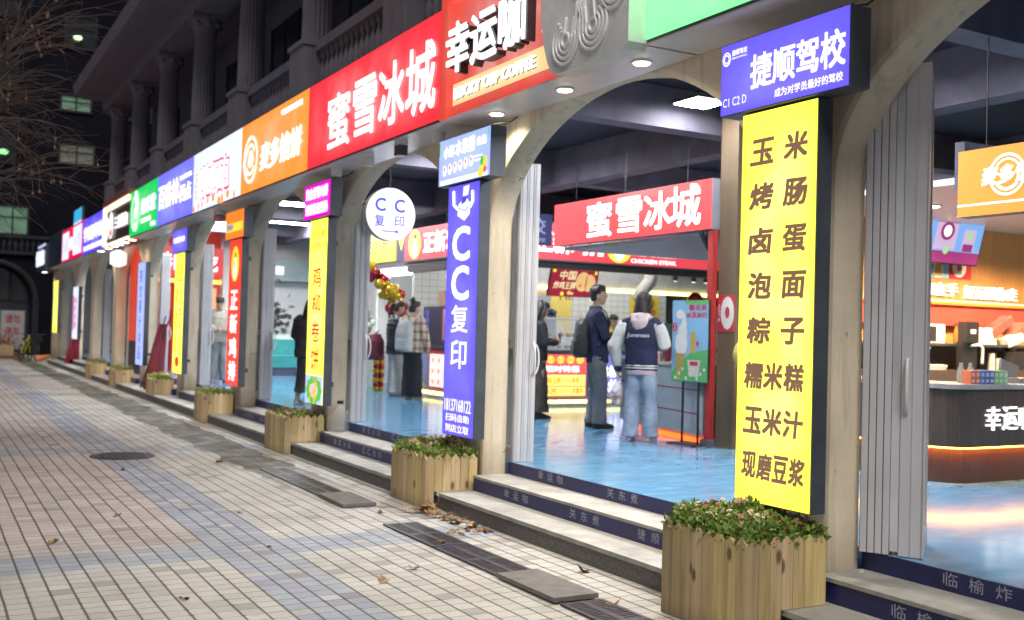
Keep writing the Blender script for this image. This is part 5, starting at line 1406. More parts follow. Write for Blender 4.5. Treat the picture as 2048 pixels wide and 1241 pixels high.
for x, lb in ((12.6, 'black spotlight beside the silver duct above the yellow tube'), (13.05, 'black spotlight in the middle of three above the yellow tube'), (13.35, 'black spotlight by the red post above the yellow tube')): spot(x, 16.0, 2.80, lb)
b = MB()
pts = [(11.45, 15.2, 3.1), (11.45, 15.2, 2.75), (11.40, 15.2, 2.55), (11.22, 15.2, 2.36), (11.18, 15.2, 2.2)]
path = []
for i in range(41):
    f = i / 40 * 4; k = min(3, int(f)); path.append(Vector(pts[k]).lerp(Vector(pts[k + 1]), f - k))
b.tube(path, [.115 + (.012 if i % 2 else 0) for i in range(41)], 14, round_caps=False)
tag(put('flexible_duct', b, mat('foil_duct', (0.80, 0.78, 0.70), .45, 0), None, 30), 'bent silver ventilation duct over the snack stall', 'duct')
t = thing('menu_board', 'tilted dark red hanging menu board with a chicken cutlet picture', 'menu board', (9.6, 14.9, 2.33))
MF = frame((9.13, 15.02, 2.20), (1, 0, 0), (0.03, -.22, 1)); 
b = MB(MF); b.box(0, .96, 0, .50, -.04, 0); put('panel', b, M['black'], t)
b = MB(); rect_into(b, MF, .01, .01, .95, .49, .002); put('screen', b, emat('screen_maroon', (0.30, 0.012, 0.035), 1.0, sample=False), t)
words(t, MF, [('中国', .18, .29, .50, .45, dict(bold=.04, slant=.15)), ('炸鸡王牌', .08, .13, .52, .26, dict(bold=.04, slant=.15))], ink('straw', (0.92, 0.74, 0.40)), .003, .002)
b = MB(); disc_into(b, MF, .66, .27, .14, .17, .004); disc_into(b, MF, .80, .25, .12, .15, .0035); disc_into(b, MF, .42, .07, .04, .035, .003); disc_into(b, MF, .48, .06, .03, .025, .003); put('cutlet_print', b, ink('cutlet', (0.80, 0.50, 0.20)), t)
b = MB(); disc_into(b, MF, .73, .26, .02, .13, .0045); disc_into(b, MF, .62, .20, .03, .03, .0045); put('cutlet_shade', b, ink('cutlet_dark', (0.48, 0.22, 0.06)), t)
b = MB(); disc_into(b, MF, .07, .44, .035, .03, .003); disc_into(b, MF, .28, .05, .035, .035, .003); rect_into(b, MF, .88, .40, .93, .46, .003); put('badge', b, k_yel, t)
b = MB(); b.tube([MF @ Vector((.2, .5, -.02)), (9.35, 14.9, 2.83)], .01, 6); b.tube([MF @ Vector((.8, .5, -.02)), (9.93, 14.9, 2.83)], .01, 6); put('hanger', b, M['black'], t)
# counters
sc_ = thing('snack_counter', 'snack counter with glowing front panels and a lit base', 'counter', (8.0, 14.5, ZF))
b = MB(); b.box(8.0, 12.6, 14.52, 15.1, .50, 1.26); b.box(8.0, 8.6, 15.101, 17.9, .50, 1.26); put('body', b, mat('counter_indigo', (0.12, 0.13, 0.30), .35), sc_)
b = MB(); b.box(7.94, 12.6, 14.46, 15.12, 1.2605, 1.30); b.box(7.94, 8.62, 15.121, 17.9, 1.2605, 1.30); put('top', b, M['alu_dark'], sc_)
b = MB(); b.box(7.85, 12.6, 14.40, 14.519, ZF + .001, .44); b.box(7.85, 7.999, 14.52, 17.9, ZF + .001, .44); put('ledge', b, mat('ledge_cream', (.70, .62, .40), .4), sc_)
b = MB(); b.box(7.95, 12.6, 14.47, 14.515, .4405, .485); b.box(7.95, 7.995, 14.52, 17.9, .4405, .485); put('base_light', b, e_tubey, sc_)
F = fnear(14.515, 8.0, .5)
b = MB(); b.box(8.05, 9.62, 14.506, 14.5155, .54, 1.235); put('offer_panel', b, emat('lit_salmon', (0.86, 0.12, 0.11), .95, sample=True), sc_)
b = MB(); rect_into(b, F, .06, .22, 1.60, .40, .012); rect_into(b, F, .06, .06, 1.60, .205, .012); put('offer_yellow', b, emat('lit_butter', (1.0, 0.80, 0.20), 1.25), sc_)
b = MB()
for q in range(6): disc_into(b, F, .34 + .19 * q + .2, .645, .075, .065, .012)
put('offer_disc', b, ink('gold', (0.95, 0.70, 0.12)), sc_)
words(sc_, F, [('限时特惠', .82, .44, 1.48, .55, dict(bold=.04))], E_WHITE, .002, .012)
words(sc_, F, [('满十元再送一杯', .25, .25, 1.5, .36, dict(bold=.02)), ('买二送一串', .35, .085, 1.55, .19, dict(bold=.02))], k_org, .002, .013, 'offer_words')
words(sc_, F, [('正新优品', .45, .62, 1.35, .68, dict(bold=0))], k_org, .002, .0125, 'offer_words')
b = MB(); b.box(9.75, 11.6, 14.506, 14.5155, .54, 1.235); put('blue_panel', b, emat('lit_periwinkle', (0.24, 0.23, 0.74), .9), sc_)
words(sc_, F, [('鸡柳爆米花', 1.80, .36, 3.1, .56, dict(bold=.06)), ('现炸鲜香脆', 1.80, .12, 3.1, .33, dict(bold=.06))], emat('lit_letters_big', (0.95, 0.95, 1.0), 1.6), .006, .012)
# street side of the counter: framed posters and yellow oval
FS = fstreet(7.999, 17.9, .5)
b = MB(); b.box(7.975, 7.998, 16.30, 17.15, .52, 1.22); put('poster_frame', b, pm('crimson', (0.50, 0.03, 0.05)), sc_)
b = MB(); b.box(7.968, 7.9745, 16.36, 17.09, .57, 1.15); put('poster_sheet', b, emat('lit_poster', (0.86, 0.80, 0.78), .95), sc_)
b = MB()
for q in range(2):
    for r_ in range(3): disc_into(b, FS, .95 + .24 * q, .16 + .19 * r_, .06, .05, .036, n=10)
put('poster_food', b, ink('peach', (0.85, 0.38, 0.28)), sc_)
t = thing('oval_sign', 'yellow rimmed oval lit sign behind the girl with the pale backpack', 'sign', (7.95, 17.65, .55))
b = MB(); disc_into(b, fstreet(7.93, 17.6, .86), 0, 0, .27, .33, 0, .86, 36); put('rim', b, emat('lit_lime', (0.75, 0.85, 0.05), 1.1), t)
b = MB(); disc_into(b, fstreet(7.932, 17.6, .86), 0, 0, .24, .29, 0, n=36); put('face', b, e_whitep, t)
b = MB(); disc_into(b, fstreet(7.928, 17.6, .86), .03, .10, .10, .10, 0, n=16); put('picture', b, k_org, t)
b = MB(); b.box(7.94, 7.998, 17.35, 17.85, .56, .62); put('bracket', b, M['alu'], t)
# display case with food
t = thing('display_case', 'glass food display case on the snack counter', 'display case', (9.0, 14.8, 1.30))
b = MB()
for x in (8.35, 9.05, 9.75): b.box(x - .012, x + .012, 14.56, 15.05, 1.301, 1.80)
b.box(8.33, 9.77, 14.56, 15.05, 1.801, 1.83); put('frame', b, M['alu'], t)
b = MB(); b.box(8.37, 9.73, 14.55, 14.556, 1.301, 1.80); put('pane', b, M['glass'], t)
b = MB(); b.box(8.37, 9.73, 14.6, 15.0, 1.50, 1.515); b.box(8.37, 9.73, 14.6, 15.0, 1.301, 1.315); put('shelf', b, M['plastic_w'], t)
fm_ = mat('fried_food', (0.42, 0.20, 0.06), .7, var=.4, scale=30)
for zz_, n in ((1.516, 9), (1.316, 8)):
    for q in range(n):
        x = 8.47 + q * 1.2 / n
        tb_ = MB(); tb_.ball((x, 14.8 + rng.uniform(-.06, .06), zz_ + .035), .045, 8, 6, (1.3, 1, .8)); tag(put('fried_cutlet', tb_, fm_, None, 80), 'golden fried cutlet in the glass display case', 'fried food', 'fried cutlets in the display case')
small('food_tray', 'red tray on the snack counter behind the man', 'tray', lambda b: b.box(9.85, 10.2, 14.55, 14.9, 1.301, 1.34), mat('tray_red', (.6, .12, .06), .4))
small('fryer_basket', 'steel fryer box at the back of the snack stall', 'fryer', lambda b: (b.box(10.6, 12.4, 17.2, 17.85, ZF + .001, 1.35), b.box(10.7, 11.3, 17.25, 17.8, 1.351, 1.55), b.box(11.6, 12.2, 17.25, 17.8, 1.351, 1.50)), M['alu'])
small('range_hood', 'steel range hood beside the tilted menu board', 'hood', lambda b: (b.box(8.6, 9.75, 15.9, 16.7, 2.12, 2.26), b.box(8.8, 9.4, 16.0, 16.5, 2.261, 2.69)), M['alu'])
small('counter_screen', 'grey upright screen panel behind the snack counter', 'screen', lambda b: b.box(10.5, 11.2, 15.0, 15.04, 1.301, 1.70), mat('screen_green', (.22, .32, .27), .4))
t = thing('wall_menu', 'yellow paper menu with dark words on the tiled wall', 'menu', (13.3, 17.94, 1.75))
b = MB(); b.box(12.95, 13.70, 17.935, 17.949, 1.75, 2.40); put('sheet', b, mat('menu_yellow', (.75, .55, .04), .5), t)
words(t, fnear(17.935, 12.95, 1.75), [('鸡排', .08, .42, .66, .60, dict(bold=.04)), ('鸡柳', .08, .23, .66, .39, dict(bold=.04)), ('串串', .08, .04, .66, .20, dict(bold=.04))], mat('menu_ink', (.28, .12, .02), .6), .003)
t = thing('wall_plate', 'small orange plate sign on the tiled wall beside the man', 'sign', (12.0, 17.94, 1.75))
b = MB(); b.box(11.75, 12.3, 17.93, 17.949, 1.78, 2.0); put('plate', b, mat('plate_white', (.7, .66, .6), .4), t)
words(t, fnear(17.93, 11.75, 1.78), [('欢迎光临', .08, .06, .47, .16, dict(bold=.04))], mat('plate_orange', (.75, .30, .03), .5), .003)

# ---------------------------------------------------------------- things seen through the arch with the round sign
t = thing('stall_sign', 'yellow sign band with thin black characters beside a navy strip', 'sign', (7.8, 19.6, 2.84))
b = MB(); b.box(7.80, 7.83, 18.42, 21.2, 2.87, 3.46); put('face', b, emat('lit_mustard', (0.80, 0.74, 0.08), .85), t)
b = MB(); b.box(7.82, 7.85, 17.97, 18.40, 2.84, 3.42); put('navy_strip', b, mat('navy', (0.03, 0.03, 0.09), .4), t)
F = fstreet(7.80, 21.2, 2.87); words(t, F, [('三良卤', 1.35, .18, 2.35, .45, dict(bold=.0))], M['black'], .004)
b = MB(); poly_into(b, fstreet(7.82, 18.38, 2.84), [(.04, .5), (.2, .2), (.36, .5)], .003); put('triangle', b, k_yel, t)
b = MB(); b.box(7.83, 9, 18.0, 21.2, 2.75, 3.46); put('casing', b, M['alu_dark'], t)
wl = MB(); wl.box(10.2, 10.3, 18.06, 26.9, ZF, 4.24); wl.box(8.6, 10.2, 21.2, 21.3, ZF, 2.74); wtag(put('partition_wall', wl, M['white_wall']), 'plain white partition wall behind the balloon arch', 'wall')
tubelight((8.3, 18.3, 2.68), (8.3, 21.0, 2.68), 'white tube light behind the balloon arch', e_tube)
bl = thing('balloon_arch', 'red and gold foil balloon garland curving down to a thin column', 'balloon garland', (7.3, 17.9, ZF))
bme_ = []
for nm, c in (('red', (.42, .02, .05)), ('gold', (.62, .42, .03))):
    q = MB(); q.ball((0, 0, 0), .098, 12, 8); me = q.mesh('balloon', None, 80); me.materials.append(mat('foil_' + nm + '_balloon', c, .18, .55)); bme_.append(me)
apts = [(6.55, 18.1, 2.35), (6.9, 18.1, 2.64), (7.25, 18.05, 2.60), (7.55, 18.0, 2.25), (7.75, 18.0, 1.85), (7.85, 18.0, 1.45)]
rg = random.Random(5); cnt = 0
for k in range(96):
    f = k / 96 * 5; i = min(4, int(f)); p = Vector(apts[i]).lerp(Vector(apts[i + 1]), f - i)
    o = bpy.data.objects.new('balloon', bme_[0 if int(k / 16) % 2 == 0 else 1]); COL.objects.link(o); o.parent = bl
    o.location = p + Vector((rg.uniform(-.11, .11), rg.uniform(-.10, .10), rg.uniform(-.11, .11))) - bl.location
    s_ = rg.uniform(.8, 1.15); o.scale = (s_, s_, s_)
for k in range(18):
    o = bpy.data.objects.new('balloon', bme_[0 if (k // 2) % 2 else 1]); COL.objects.link(o); o.parent = bl
    o.location = Vector((7.32 + (.05 if k % 2 else -.05), 17.9, ZF + .08 + (k // 2) * .082)) - bl.location
    o.scale = (.6, .6, .6)
b = MB(); b.tube([(7.32, 17.92, ZF + .002), (7.32, 17.92, 1.2)], .015, 6); put('pole', b, M['alu'], bl)
t = thing('storage_rack', 'dark rack with a pink grid front under cardboard boxes', 'rack', (8.4, 17.2, 1.30))
b = MB(); b.box(8.05, 8.55, 15.9, 17.6, 1.301, 2.0); put('cabinet', b, mat('rack_dark', (.03, .03, .06), .4), t)
b = MB()
for y in range(8): b.box(8.03, 8.049, 16.0 + .095 * y, 16.08 + .095 * y, 1.40, 1.95)
put('grid', b, mat('grid_pink', (.55, .25, .36), .5), t)
words(t, fstreet(8.049, 17.55, 1.35), [('新品推荐', .06, .1, .22, .6, dict(vertical=True, bold=.03))], mat('rack_blue', (.12, .15, .65), .5), .003)
for q, (y0, y1, z1) in enumerate(((16.4, 17.1, 2.28), (15.95, 16.35, 2.2))):
    small('cardboard_box', ['wider cardboard box on the dark rack', 'smaller cardboard box on the dark rack partly behind the violet box'][q], 'box', lambda b, y0=y0, y1=y1, z1=z1: b.box(8.1, 8.5, y0, y1, 2.001, z1), mat('cardboard', (.30, .19, .11), .8), 'cardboard boxes on the rack')
t = thing('slanted_lightbox', 'slanted white lit menu box on the snack counter', 'light box', (8.0, 16.0, 1.3))
b = MB(); b.add([(7.96, 16.35, 1.301), (7.96, 15.5, 1.301), (8.04, 15.5, 1.65), (8.04, 16.1, 1.65), (8.02, 16.35, 1.301), (8.02, 15.5, 1.301)], [(0, 1, 2, 3), (0, 4, 5, 1), (1, 5, 2), (0, 3, 4), (4, 3, 2, 5)]); put('panel', b, emat('lit_menu', (1, .97, .92), 1.3), t)
small('food_basket', 'yellow goods basket on a low stand beside the balloon column', 'basket', lambda b: (b.box(6.75, 7.15, 19.2, 20.2, ZF + .28, ZF + .62), b.box(6.8, 7.1, 19.3, 20.1, ZF + .001, ZF + .279)), mat('basket_yellow', (.75, .45, .04), .5))
small('flower_vase', 'white vase of pale flowers on a low cabinet behind the girls', 'vase', lambda b: (b.lathe([(.08, 1.15), (.12, 1.3), (.06, 1.45)], 14, Matrix.Translation((7.9, 20.3, 0))), [b.ball((7.9 + rng.uniform(-.2, .2), 20.3 + rng.uniform(-.2, .2), 1.5 + rng.uniform(0, .45)), .07, 7, 5) for _ in range(26)], b.box(7.6, 8.2, 19.8, 20.8, ZF + .001, 1.149)), mat('pale_leaf', (.45, .50, .40), .7, var=.4, scale=20))

# ---------------------------------------------------------------- archways three and four: white seat corner, red stall
wl = MB(); wl.box(6.7, 10.19, 27.0, 27.1, ZF, 4.24); wtag(put('partition_wall', wl, M['white_wall']), 'white partition wall above the teal seat', 'wall')
t = thing('bench_seat', 'teal cushioned bench seat against a white panel', 'bench', (7.4, 24.5, ZF))
b = MB(); b.box(6.8, 8.6, 24.7, 25.0, ZF + .001, 1.25); put('backrest', b, mat('teal', (.06, .34, .32), .5), t)
b = MB(); b.box(6.8, 8.6, 24.2, 24.699, ZF + .20, ZF + .48); put('seat', b, mat('teal', (.06, .34, .32), .5), t)
b = MB(); b.box(6.85, 8.55, 24.25, 24.69, ZF + .001, ZF + .199); put('base', b, M['beam'], t)
b = MB(); b.box(6.75, 8.7, 25.001, 25.1, ZF + .001, 1.36); put('white_panel', b, M['plastic_w'], t)
small('waste_bin', 'dark grey bin with a white roll beside the teal seat', 'bin', lambda b: (b.box(6.35, 6.75, 24.0, 24.4, ZF + .001, 1.0), b.lathe([(.1, 1.001), (.1, 1.3)], 14, Matrix.Translation((6.55, 24.2, 0)))), M['beam'])
t = thing('wall_picture', 'plain pale framed menu picture on the white partition', 'picture', (7.4, 26.95, 1.9))
b = MB(); b.box(6.95, 7.9, 26.96, 26.999, 1.95, 2.9); put('frame', b, M['plastic_w'], t)
b = MB(); b.box(7.0, 7.85, 26.94, 26.959, 2.0, 2.85); put('sheet', b, mat('grey_print', (.50, .55, .56), .4, var=.1), t)
t = thing('menu_lightbox', 'green framed cabinet with a lit white screen on the upper wall', 'light box', (7.8, 26.6, 2.8))
b = MB(); b.box(7.2, 9.2, 26.6, 26.99, 2.75, 3.3); put('cabinet', b, mat('cabinet_grey', (.35, .42, .40), .5), t)
b = MB(); b.box(7.6, 8.15, 26.58, 26.599, 2.9, 3.12); put('screen', b, e_whitep, t)
small('potted_plant', 'dark leafy plant arrangement against the white partition', 'plant', lambda b: [b.add(*(lambda p, d: ([p, p + d * .5 + d.orthogonal().normalized() * .05, p + d, p + d * .5 - d.orthogonal().normalized() * .05], [(0, 1, 2, 3)]))(Vector((7.75 + rng.gauss(0, .2), 25.9 + rng.gauss(0, .12), 1.75 + rng.gauss(0, .22))), Vector((rng.uniform(-1, 1), rng.uniform(-1, 1), rng.uniform(-.4, 1))).normalized() * .22)) for _ in range(110)] + [b.lathe([(.10, ZF + .001), (.12, 1.2), (.14, 1.35)], 12, Matrix.Translation((7.75, 25.9, 0)))], mat('plant_dark', (.06, .07, .055), .6, var=.4, scale=9))
rs = thing('red_stall', 'red fronted stall glowing behind the man in the pale jacket', 'stall', (5.8, 27.0, ZF))
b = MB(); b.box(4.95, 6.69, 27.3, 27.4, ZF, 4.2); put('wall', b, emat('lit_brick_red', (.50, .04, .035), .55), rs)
b = MB(); b.box(4.95, 6.69, 27.0, 27.2, 2.75, 3.5); put('sign_band', b, emat('lit_dark_red', (.62, .04, .04), .8), rs)
words(rs, fnear(27.0, 4.95, 2.75), [('巷口小吃', .1, .15, 1.6, .6, dict(bold=.05))], E_WHITE, .02)
b = MB(); b.box(4.95, 6.69, 27.1, 27.25, 2.60, 2.70); put('light_strip', b, e_led, rs)
b = MB()
for x in (5.05, 5.5, 5.95, 6.4): b.lathe([(.06, ZF), (.06, 2.59)], 12, Matrix.Translation((x, 27.15, 0)))
put('lattice_post', b, mat('lacquer_red', (.40, .04, .03), .4), rs, 50)
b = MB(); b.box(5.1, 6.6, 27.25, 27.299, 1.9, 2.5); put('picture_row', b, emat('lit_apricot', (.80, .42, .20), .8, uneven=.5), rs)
rb = MB(); rb.box(4.74, 4.78, 25.5, 28.85, 1.1, 3.6); tag(put('red_board', rb, emat('lit_scarlet_board', (.62, .045, .02), .75)), 'plain red board filling an archway near the orange pillar', 'board')
rb = MB(); rb.box(4.75, 4.77, 25.5, 28.85, ZF, 1.09); tag(put('black_board', rb, M['black']), 'black lower board under the red one in the archway', 'board')
wl = MB(); wl.box(4.9, 10, 29.2, 29.3, ZF, 4.24); wtag(put('partition_wall', wl, M['white_wall']), 'plain partition wall beyond the archway with the red board', 'wall')
t = thing('hanging_lantern', 'white lit lantern hanging near the orange pillar', 'lamp', (4.3, 28.1, 2.9))
b = MB(); b.lathe([(.05, 2.95), (.2, 3.02), (.2, 3.3), (.06, 3.38)], 16, Matrix.Translation((4.28, 27.9, 0))); put('lantern_body', b, E_WHITE, t, 50)
b = MB(); b.tube([(4.28, 27.9, 3.38), (4.28, 27.9, 3.44)], .01, 5); put('cord', b, M['black'], t)

# ---------------------------------------------------------------- coffee stall in the nearest archway
cf = thing('coffee_stall', 'warm lit coffee stall with an orange fluted back wall', 'stall', (9.5, 7.2, ZF))
wv, wt_, wp = newmat('orange_fluted_wall')
xs_ = wt_.n('ShaderNodeSeparateXYZ', {'Vector': wt_.pos()}).outputs[0]
wt_.set(wp.inputs['Base Color'], wt_.ramp(wt_.noise(3, 3, wt_.n('ShaderNodeMapping', {'Vector': wt_.pos(), 'Scale': (3, 1, .15)}).outputs[0]), [(.3, (.46, .21, .06)), (.7, (.56, .28, .09))]))
wt_.set(wp.inputs['Normal'], wt_.bump(wt_.m('SINE', wt_.m('MULTIPLY', xs_, 150.0)), .35, .006)); wp.inputs['Roughness'].default_value = .45
b = MB(); b.box(8.12, 14.5, 8.6, 8.68, ZF, 3.02); put('back_wall', b, wv, cf)
b = MB(); b.box(8.12, 14.5, 6.3, 8.6, 3.021, 3.08); put('ceiling', b, M['plastic_w'], cf)
b = MB(); b.box(8.12, 14.5, 6.2, 6.3, 2.98, 3.4); put('fascia', b, M['beam'], cf)
b = MB(); b.box(8.12, 14.5, 8.52, 8.599, 1.80, 2.05); put('padded_band', b, mat('red_pad', (.55, .06, .045), .45), cf)
b = MB(); b.box(8.12, 14.5, 8.05, 8.598, ZF + .001, 1.27); put('back_counter', b, mat('dark_walnut', (.075, .05, .04), .4, var=.25, stretch=(8, 8, .5)), cf)
b = MB(); b.box(8.3, 14.5, 8.15, 8.519, 1.55, 1.58); put('shelf', b, M['alu_dark'], cf)
b = MB(); b.box(8.3, 14.5, 8.50, 8.5195, 1.271, 1.549); put('splash_panel', b, mat('taupe_panel', (.14, .105, .09), .35), cf)
words(cf, fnear(8.6, 10.1, 2.16), [('幸运咖在手', .02, 0, 1.06, .165, dict(bold=.014)), ('好运跟你走', 1.18, -.015, 2.22, .15, dict(bold=.014))], E_WHITE, .03, 0)
for x, y, lb in ((9.2, 7.4, 'round recessed light over the coffee stall by the folding door'), (10.1, 7.7, 'round recessed light over the coffee stall beside the television'), (11.3, 7.6, 'round recessed light above the television'), (12.4, 7.4, 'recessed light over the boxes in the coffee stall')):
    downlight(x, y, 3.02, lb, 700, 'recessed lights in the coffee stall', True, (1.0, 0.70, 0.40), .07)
tubelight((8.3, 8.48, 2.07), (14.3, 8.48, 2.07), 'amber light line along the padded band', emat('band_led', (1, .5, .08), .35), .012)
# television
t = thing('television', 'tilted wall television showing a purple drink advert', 'television', (10.8, 8.3, 2.55))
TF = frame((10.28, 8.40, 2.53), (1, 0, 0), (.0, -.25, 1))
b = MB(TF); b.box(0, .98, 0, .76, -.05, 0); put('bezel', b, M['black'], t)
b = MB(); rect_into(b, TF, .015, .02, .965, .745, .001); put('screen', b, emat('screen_sky', (.20, .42, .85), .9), t)
b = MB(); rect_into(b, TF, .12, .18, .50, .62, .002); rect_into(b, TF, .62, .18, .84, .44, .002); disc_into(b, TF, .31, .66, .2, .06, .0025); put('advert_cup', b, ink('lilac_cup', (.55, .42, .62)), t)
b = MB(); rect_into(b, TF, .10, .50, .52, .62, .003); rect_into(b, TF, .015, .02, .965, .16, .003); rect_into(b, TF, .64, .17, .82, .26, .003); disc_into(b, TF, .32, .40, .12, .11, .0035); disc_into(b, TF, .60, .64, .075, .075, .003); put('advert_plum', b, ink('plum', (.28, .03, .16)), t)
b = MB(); disc_into(b, TF, .32, .40, .07, .07, .0045); text_into(b, '7', .575, .60, .625, .68, .003, .0045, TF, .04); put('advert_white', b, E_WHITE, t)
b = MB(); disc_into(b, TF, .35, .17, .05, .05, .004); disc_into(b, TF, .30, .70, .14, .03, .004); disc_into(b, TF, .73, .36, .05, .06, .004); put('advert_leaf', b, ink('advert_green', (.35, .62, .30)), t)
b = MB(); b.tube([TF @ Vector((.45, .4, -.05)), (10.75, 8.59, 2.9)], .03, 8); put('bracket', b, M['black'], t)
t = thing('wall_poster', 'blue and red poster pair below the television', 'poster', (11.0, 8.59, 2.38))
F = fnear(8.59, 10.45, 2.38)
b = MB(); b.box(10.45, 11.00, 8.592, 8.599, 2.38, 2.66); put('blue_sheet', b, pm('sky', (0.25, 0.50, 0.75)), t)
b = MB(); b.box(11.002, 11.42, 8.592, 8.599, 2.38, 2.68); put('red_sheet', b, pm('crimson', (0.50, 0.03, 0.05)), t)
b = MB(); disc_into(b, F, .74, .145, .13, .125, .001); disc_into(b, F, .35, .10, .1, .1, .001); put('disc', b, pm('white', (0.75, 0.75, 0.72)), t)
b = MB(); disc_into(b, F, .74, .145, .045, .045, .002); disc_into(b, F, .46, .24, .04, .04, .002); put('disc_centre', b, pm('red', (0.55, 0.03, 0.08)), t)
b = MB(); poly_into(b, F, [(.28, .02), (.42, .02), (.40, .18), (.30, .18)], .002); put('cup_print', b, pm('cone', (0.55, 0.36, 0.10)), t)
# main counter, rounded corner
def rcounter(z0, z1, ins, name, m):
    b = MB(); r = .28; pts = []
    x0, y0 = 7.48 + ins, 5.78 + ins
    for i in range(11):
        a = math.pi + (math.pi / 2) * i / 10
        pts.append((x0 + r + r * math.cos(a), y0 + r + r * math.sin(a)))
    pts += [(11.5, y0), (11.5, y0 + .55), (x0 + .6, y0 + .55), (x0 + .6, 7.9), (x0, 7.9)]
    b.prism(pts, z1 - z0, Matrix.Translation((0, 0, z0))); return put(name, b, m, mc, 35)
mc = thing('coffee_counter', 'dark walnut coffee counter with a rounded corner and amber light line', 'counter', (7.6, 5.8, ZF))
wal = mat('walnut_slats', (.085, .055, .042), .35, var=.3, scale=5, stretch=(9, 9, .4))
rcounter(.705, 1.195, 0, 'upper_body', wal); rcounter(ZF + .001, .688, .07, 'plinth', mat('walnut_plinth', (.10, .045, .028), .3, var=.3, stretch=(9, 9, .4)))
rcounter(1.196, 1.235, -.02, 'top', mat('steel_top', (.48, .46, .45), .25, .3)); rcounter(.692, .703, .012, 'light_line', emat('amber_line', (1, .36, .04), 22.0))
words(mc, fnear(5.78, 7.89, .845), [('幸', 0, 0, .20, .205, dict(bold=.016)), ('运', .225, 0, .425, .205, dict(bold=.016)), ('咖', .45, 0, .65, .205, dict(bold=.016))], E_WHITE, .02)
t = thing('hanging_sign', 'orange hanging sign with a white ring emblem above the coffee counter', 'sign', (6.6, 4.2, 2.5))
b = MB(); b.box(6.606, 6.72, 3.3, 5.09, 2.50, 2.985); put('casing', b, M['sign_box'], t)
b = MB(); b.box(6.60, 6.605, 3.3, 5.09, 2.502, 2.983); put('face', b, emat('lit_light_orange', (.95, .40, .075), 1.0), t)
F = fstreet(6.60, 5.09, 2.5)
b = MB(); disc_into(b, F, .40, .275, .145, .15, .003, .88, 40); disc_into(b, F, .40, .275, .11, .115, .003, .88, a0=.6, a1=2.5); disc_into(b, F, .40, .275, .11, .115, .003, .8, a0=3.8, a1=5.6); rect_into(b, F, .0, .075, 1.79, .09, .002); put('emblem', b, E_WHITE, t)
words(t, F, [('麦多馅饼', .20, .21, .72, .345, dict(bold=.05, slant=.12))], E_WHITE, .006, .003)
b = MB(); b.tube([(6.66, 4.9, 2.985), (6.66, 4.9, 3.8)], .006, 5); b.tube([(6.66, 3.6, 2.985), (6.66, 3.6, 3.8)], .006, 5); put('hanger', b, M['black'], t)
# things on the counters
bx = [(.62, .16, .07), (.60, .17, .08), (.06, .20, .55), (.10, .13, .42), (.11, .14, .44), (.22, .50, .20), (.25, .52, .24), (.26, .50, .30)]
for q, c in enumerate(bx):
    x = 7.84 + .062 * q
    t = thing('tea_box', '%s small carton in the row at the counter edge' % ['orange red', 'second orange red', 'bright blue', 'indigo', 'second indigo', 'pale green', 'middle pale green', 'end pale green'][q], 'carton', (x, 5.95, 1.2355), 'row of small cartons on the coffee counter')
    b = MB(); b.box(x - .029, x + .029, 5.86, 5.95, 1.236, 1.352); put('carton', b, mat('carton_%d' % q, c, .45, var=.1, scale=40), t)
    b = MB(); b.box(x - .018, x + .018, 5.857, 5.8595, 1.30, 1.33); b.box(x - .018, x + .018, 5.857, 5.8595, 1.25, 1.275); put('label', b, mat('carton_label_%d' % q, tuple(.5 + .3 * v for v in c), .5), t)
for q, x in enumerate((8.06, 8.19)):
    small('glass_bottle', ['small clear bottle behind the indigo cartons', 'small clear bottle behind the green cartons'][q], 'bottle', lambda b, x=x: b.lathe([(.03, 1.2355), (.034, 1.25), (.034, 1.34), (.018, 1.38), (.018, 1.41)], 14, Matrix.Translation((x, 6.15, 0))), mat('bottle_grey', (.32, .30, .26), .15), 'bottles behind the cartons')
t = thing('microwave', 'white microwave oven on the back shelf', 'microwave', (10.05, 8.3, 1.58))
b = MB(); b.box(9.75, 10.40, 8.16, 8.5, 1.581, 1.80); put('body', b, M['plastic_w'], t)
b = MB(); b.box(9.80, 10.24, 8.152, 8.1595, 1.61, 1.775); put('door', b, M['black'], t)
b = MB(); b.box(10.27, 10.285, 8.14, 8.1595, 1.62, 1.77); put('handle', b, M['alu'], t)
t = thing('drink_dispenser', 'tall black drink dispenser with a steel tap', 'dispenser', (10.75, 8.2, 1.27))
b = MB(); b.box(10.58, 10.84, 8.06, 8.14, 1.271, 1.60); b.box(10.60, 10.82, 8.02, 8.14, 1.6005, 1.84); put('body', b, M['black'], t)
b = MB(); b.tube([(10.72, 8.06, 1.56), (10.78, 7.98, 1.57), (10.82, 7.97, 1.54), (10.82, 7.97, 1.36)], .018, 8); put('tap', b, M['alu'], t, 60)
b = MB(); b.box(10.67, 10.76, 8.015, 8.0195, 1.70, 1.75); put('label', b, M['plastic_w'], t)
t = thing('faucet_sink', 'steel tap over a pale sink behind the coffee counter', 'sink', (9.9, 7.95, 1.24))
b = MB(); b.loft([(1.271, 10.1, 8.15, .26, .09), (1.33, 10.1, 8.15, .28, .10)], 20, e=4); put('basin', b, M['plastic_w'], t, 40)
b = MB(); b.tube([(10.02, 8.25, 1.30), (10.02, 8.25, 1.50), (10.05, 8.16, 1.545), (10.07, 8.10, 1.52)], .014, 8); put('tap', b, M['alu'], t, 60)
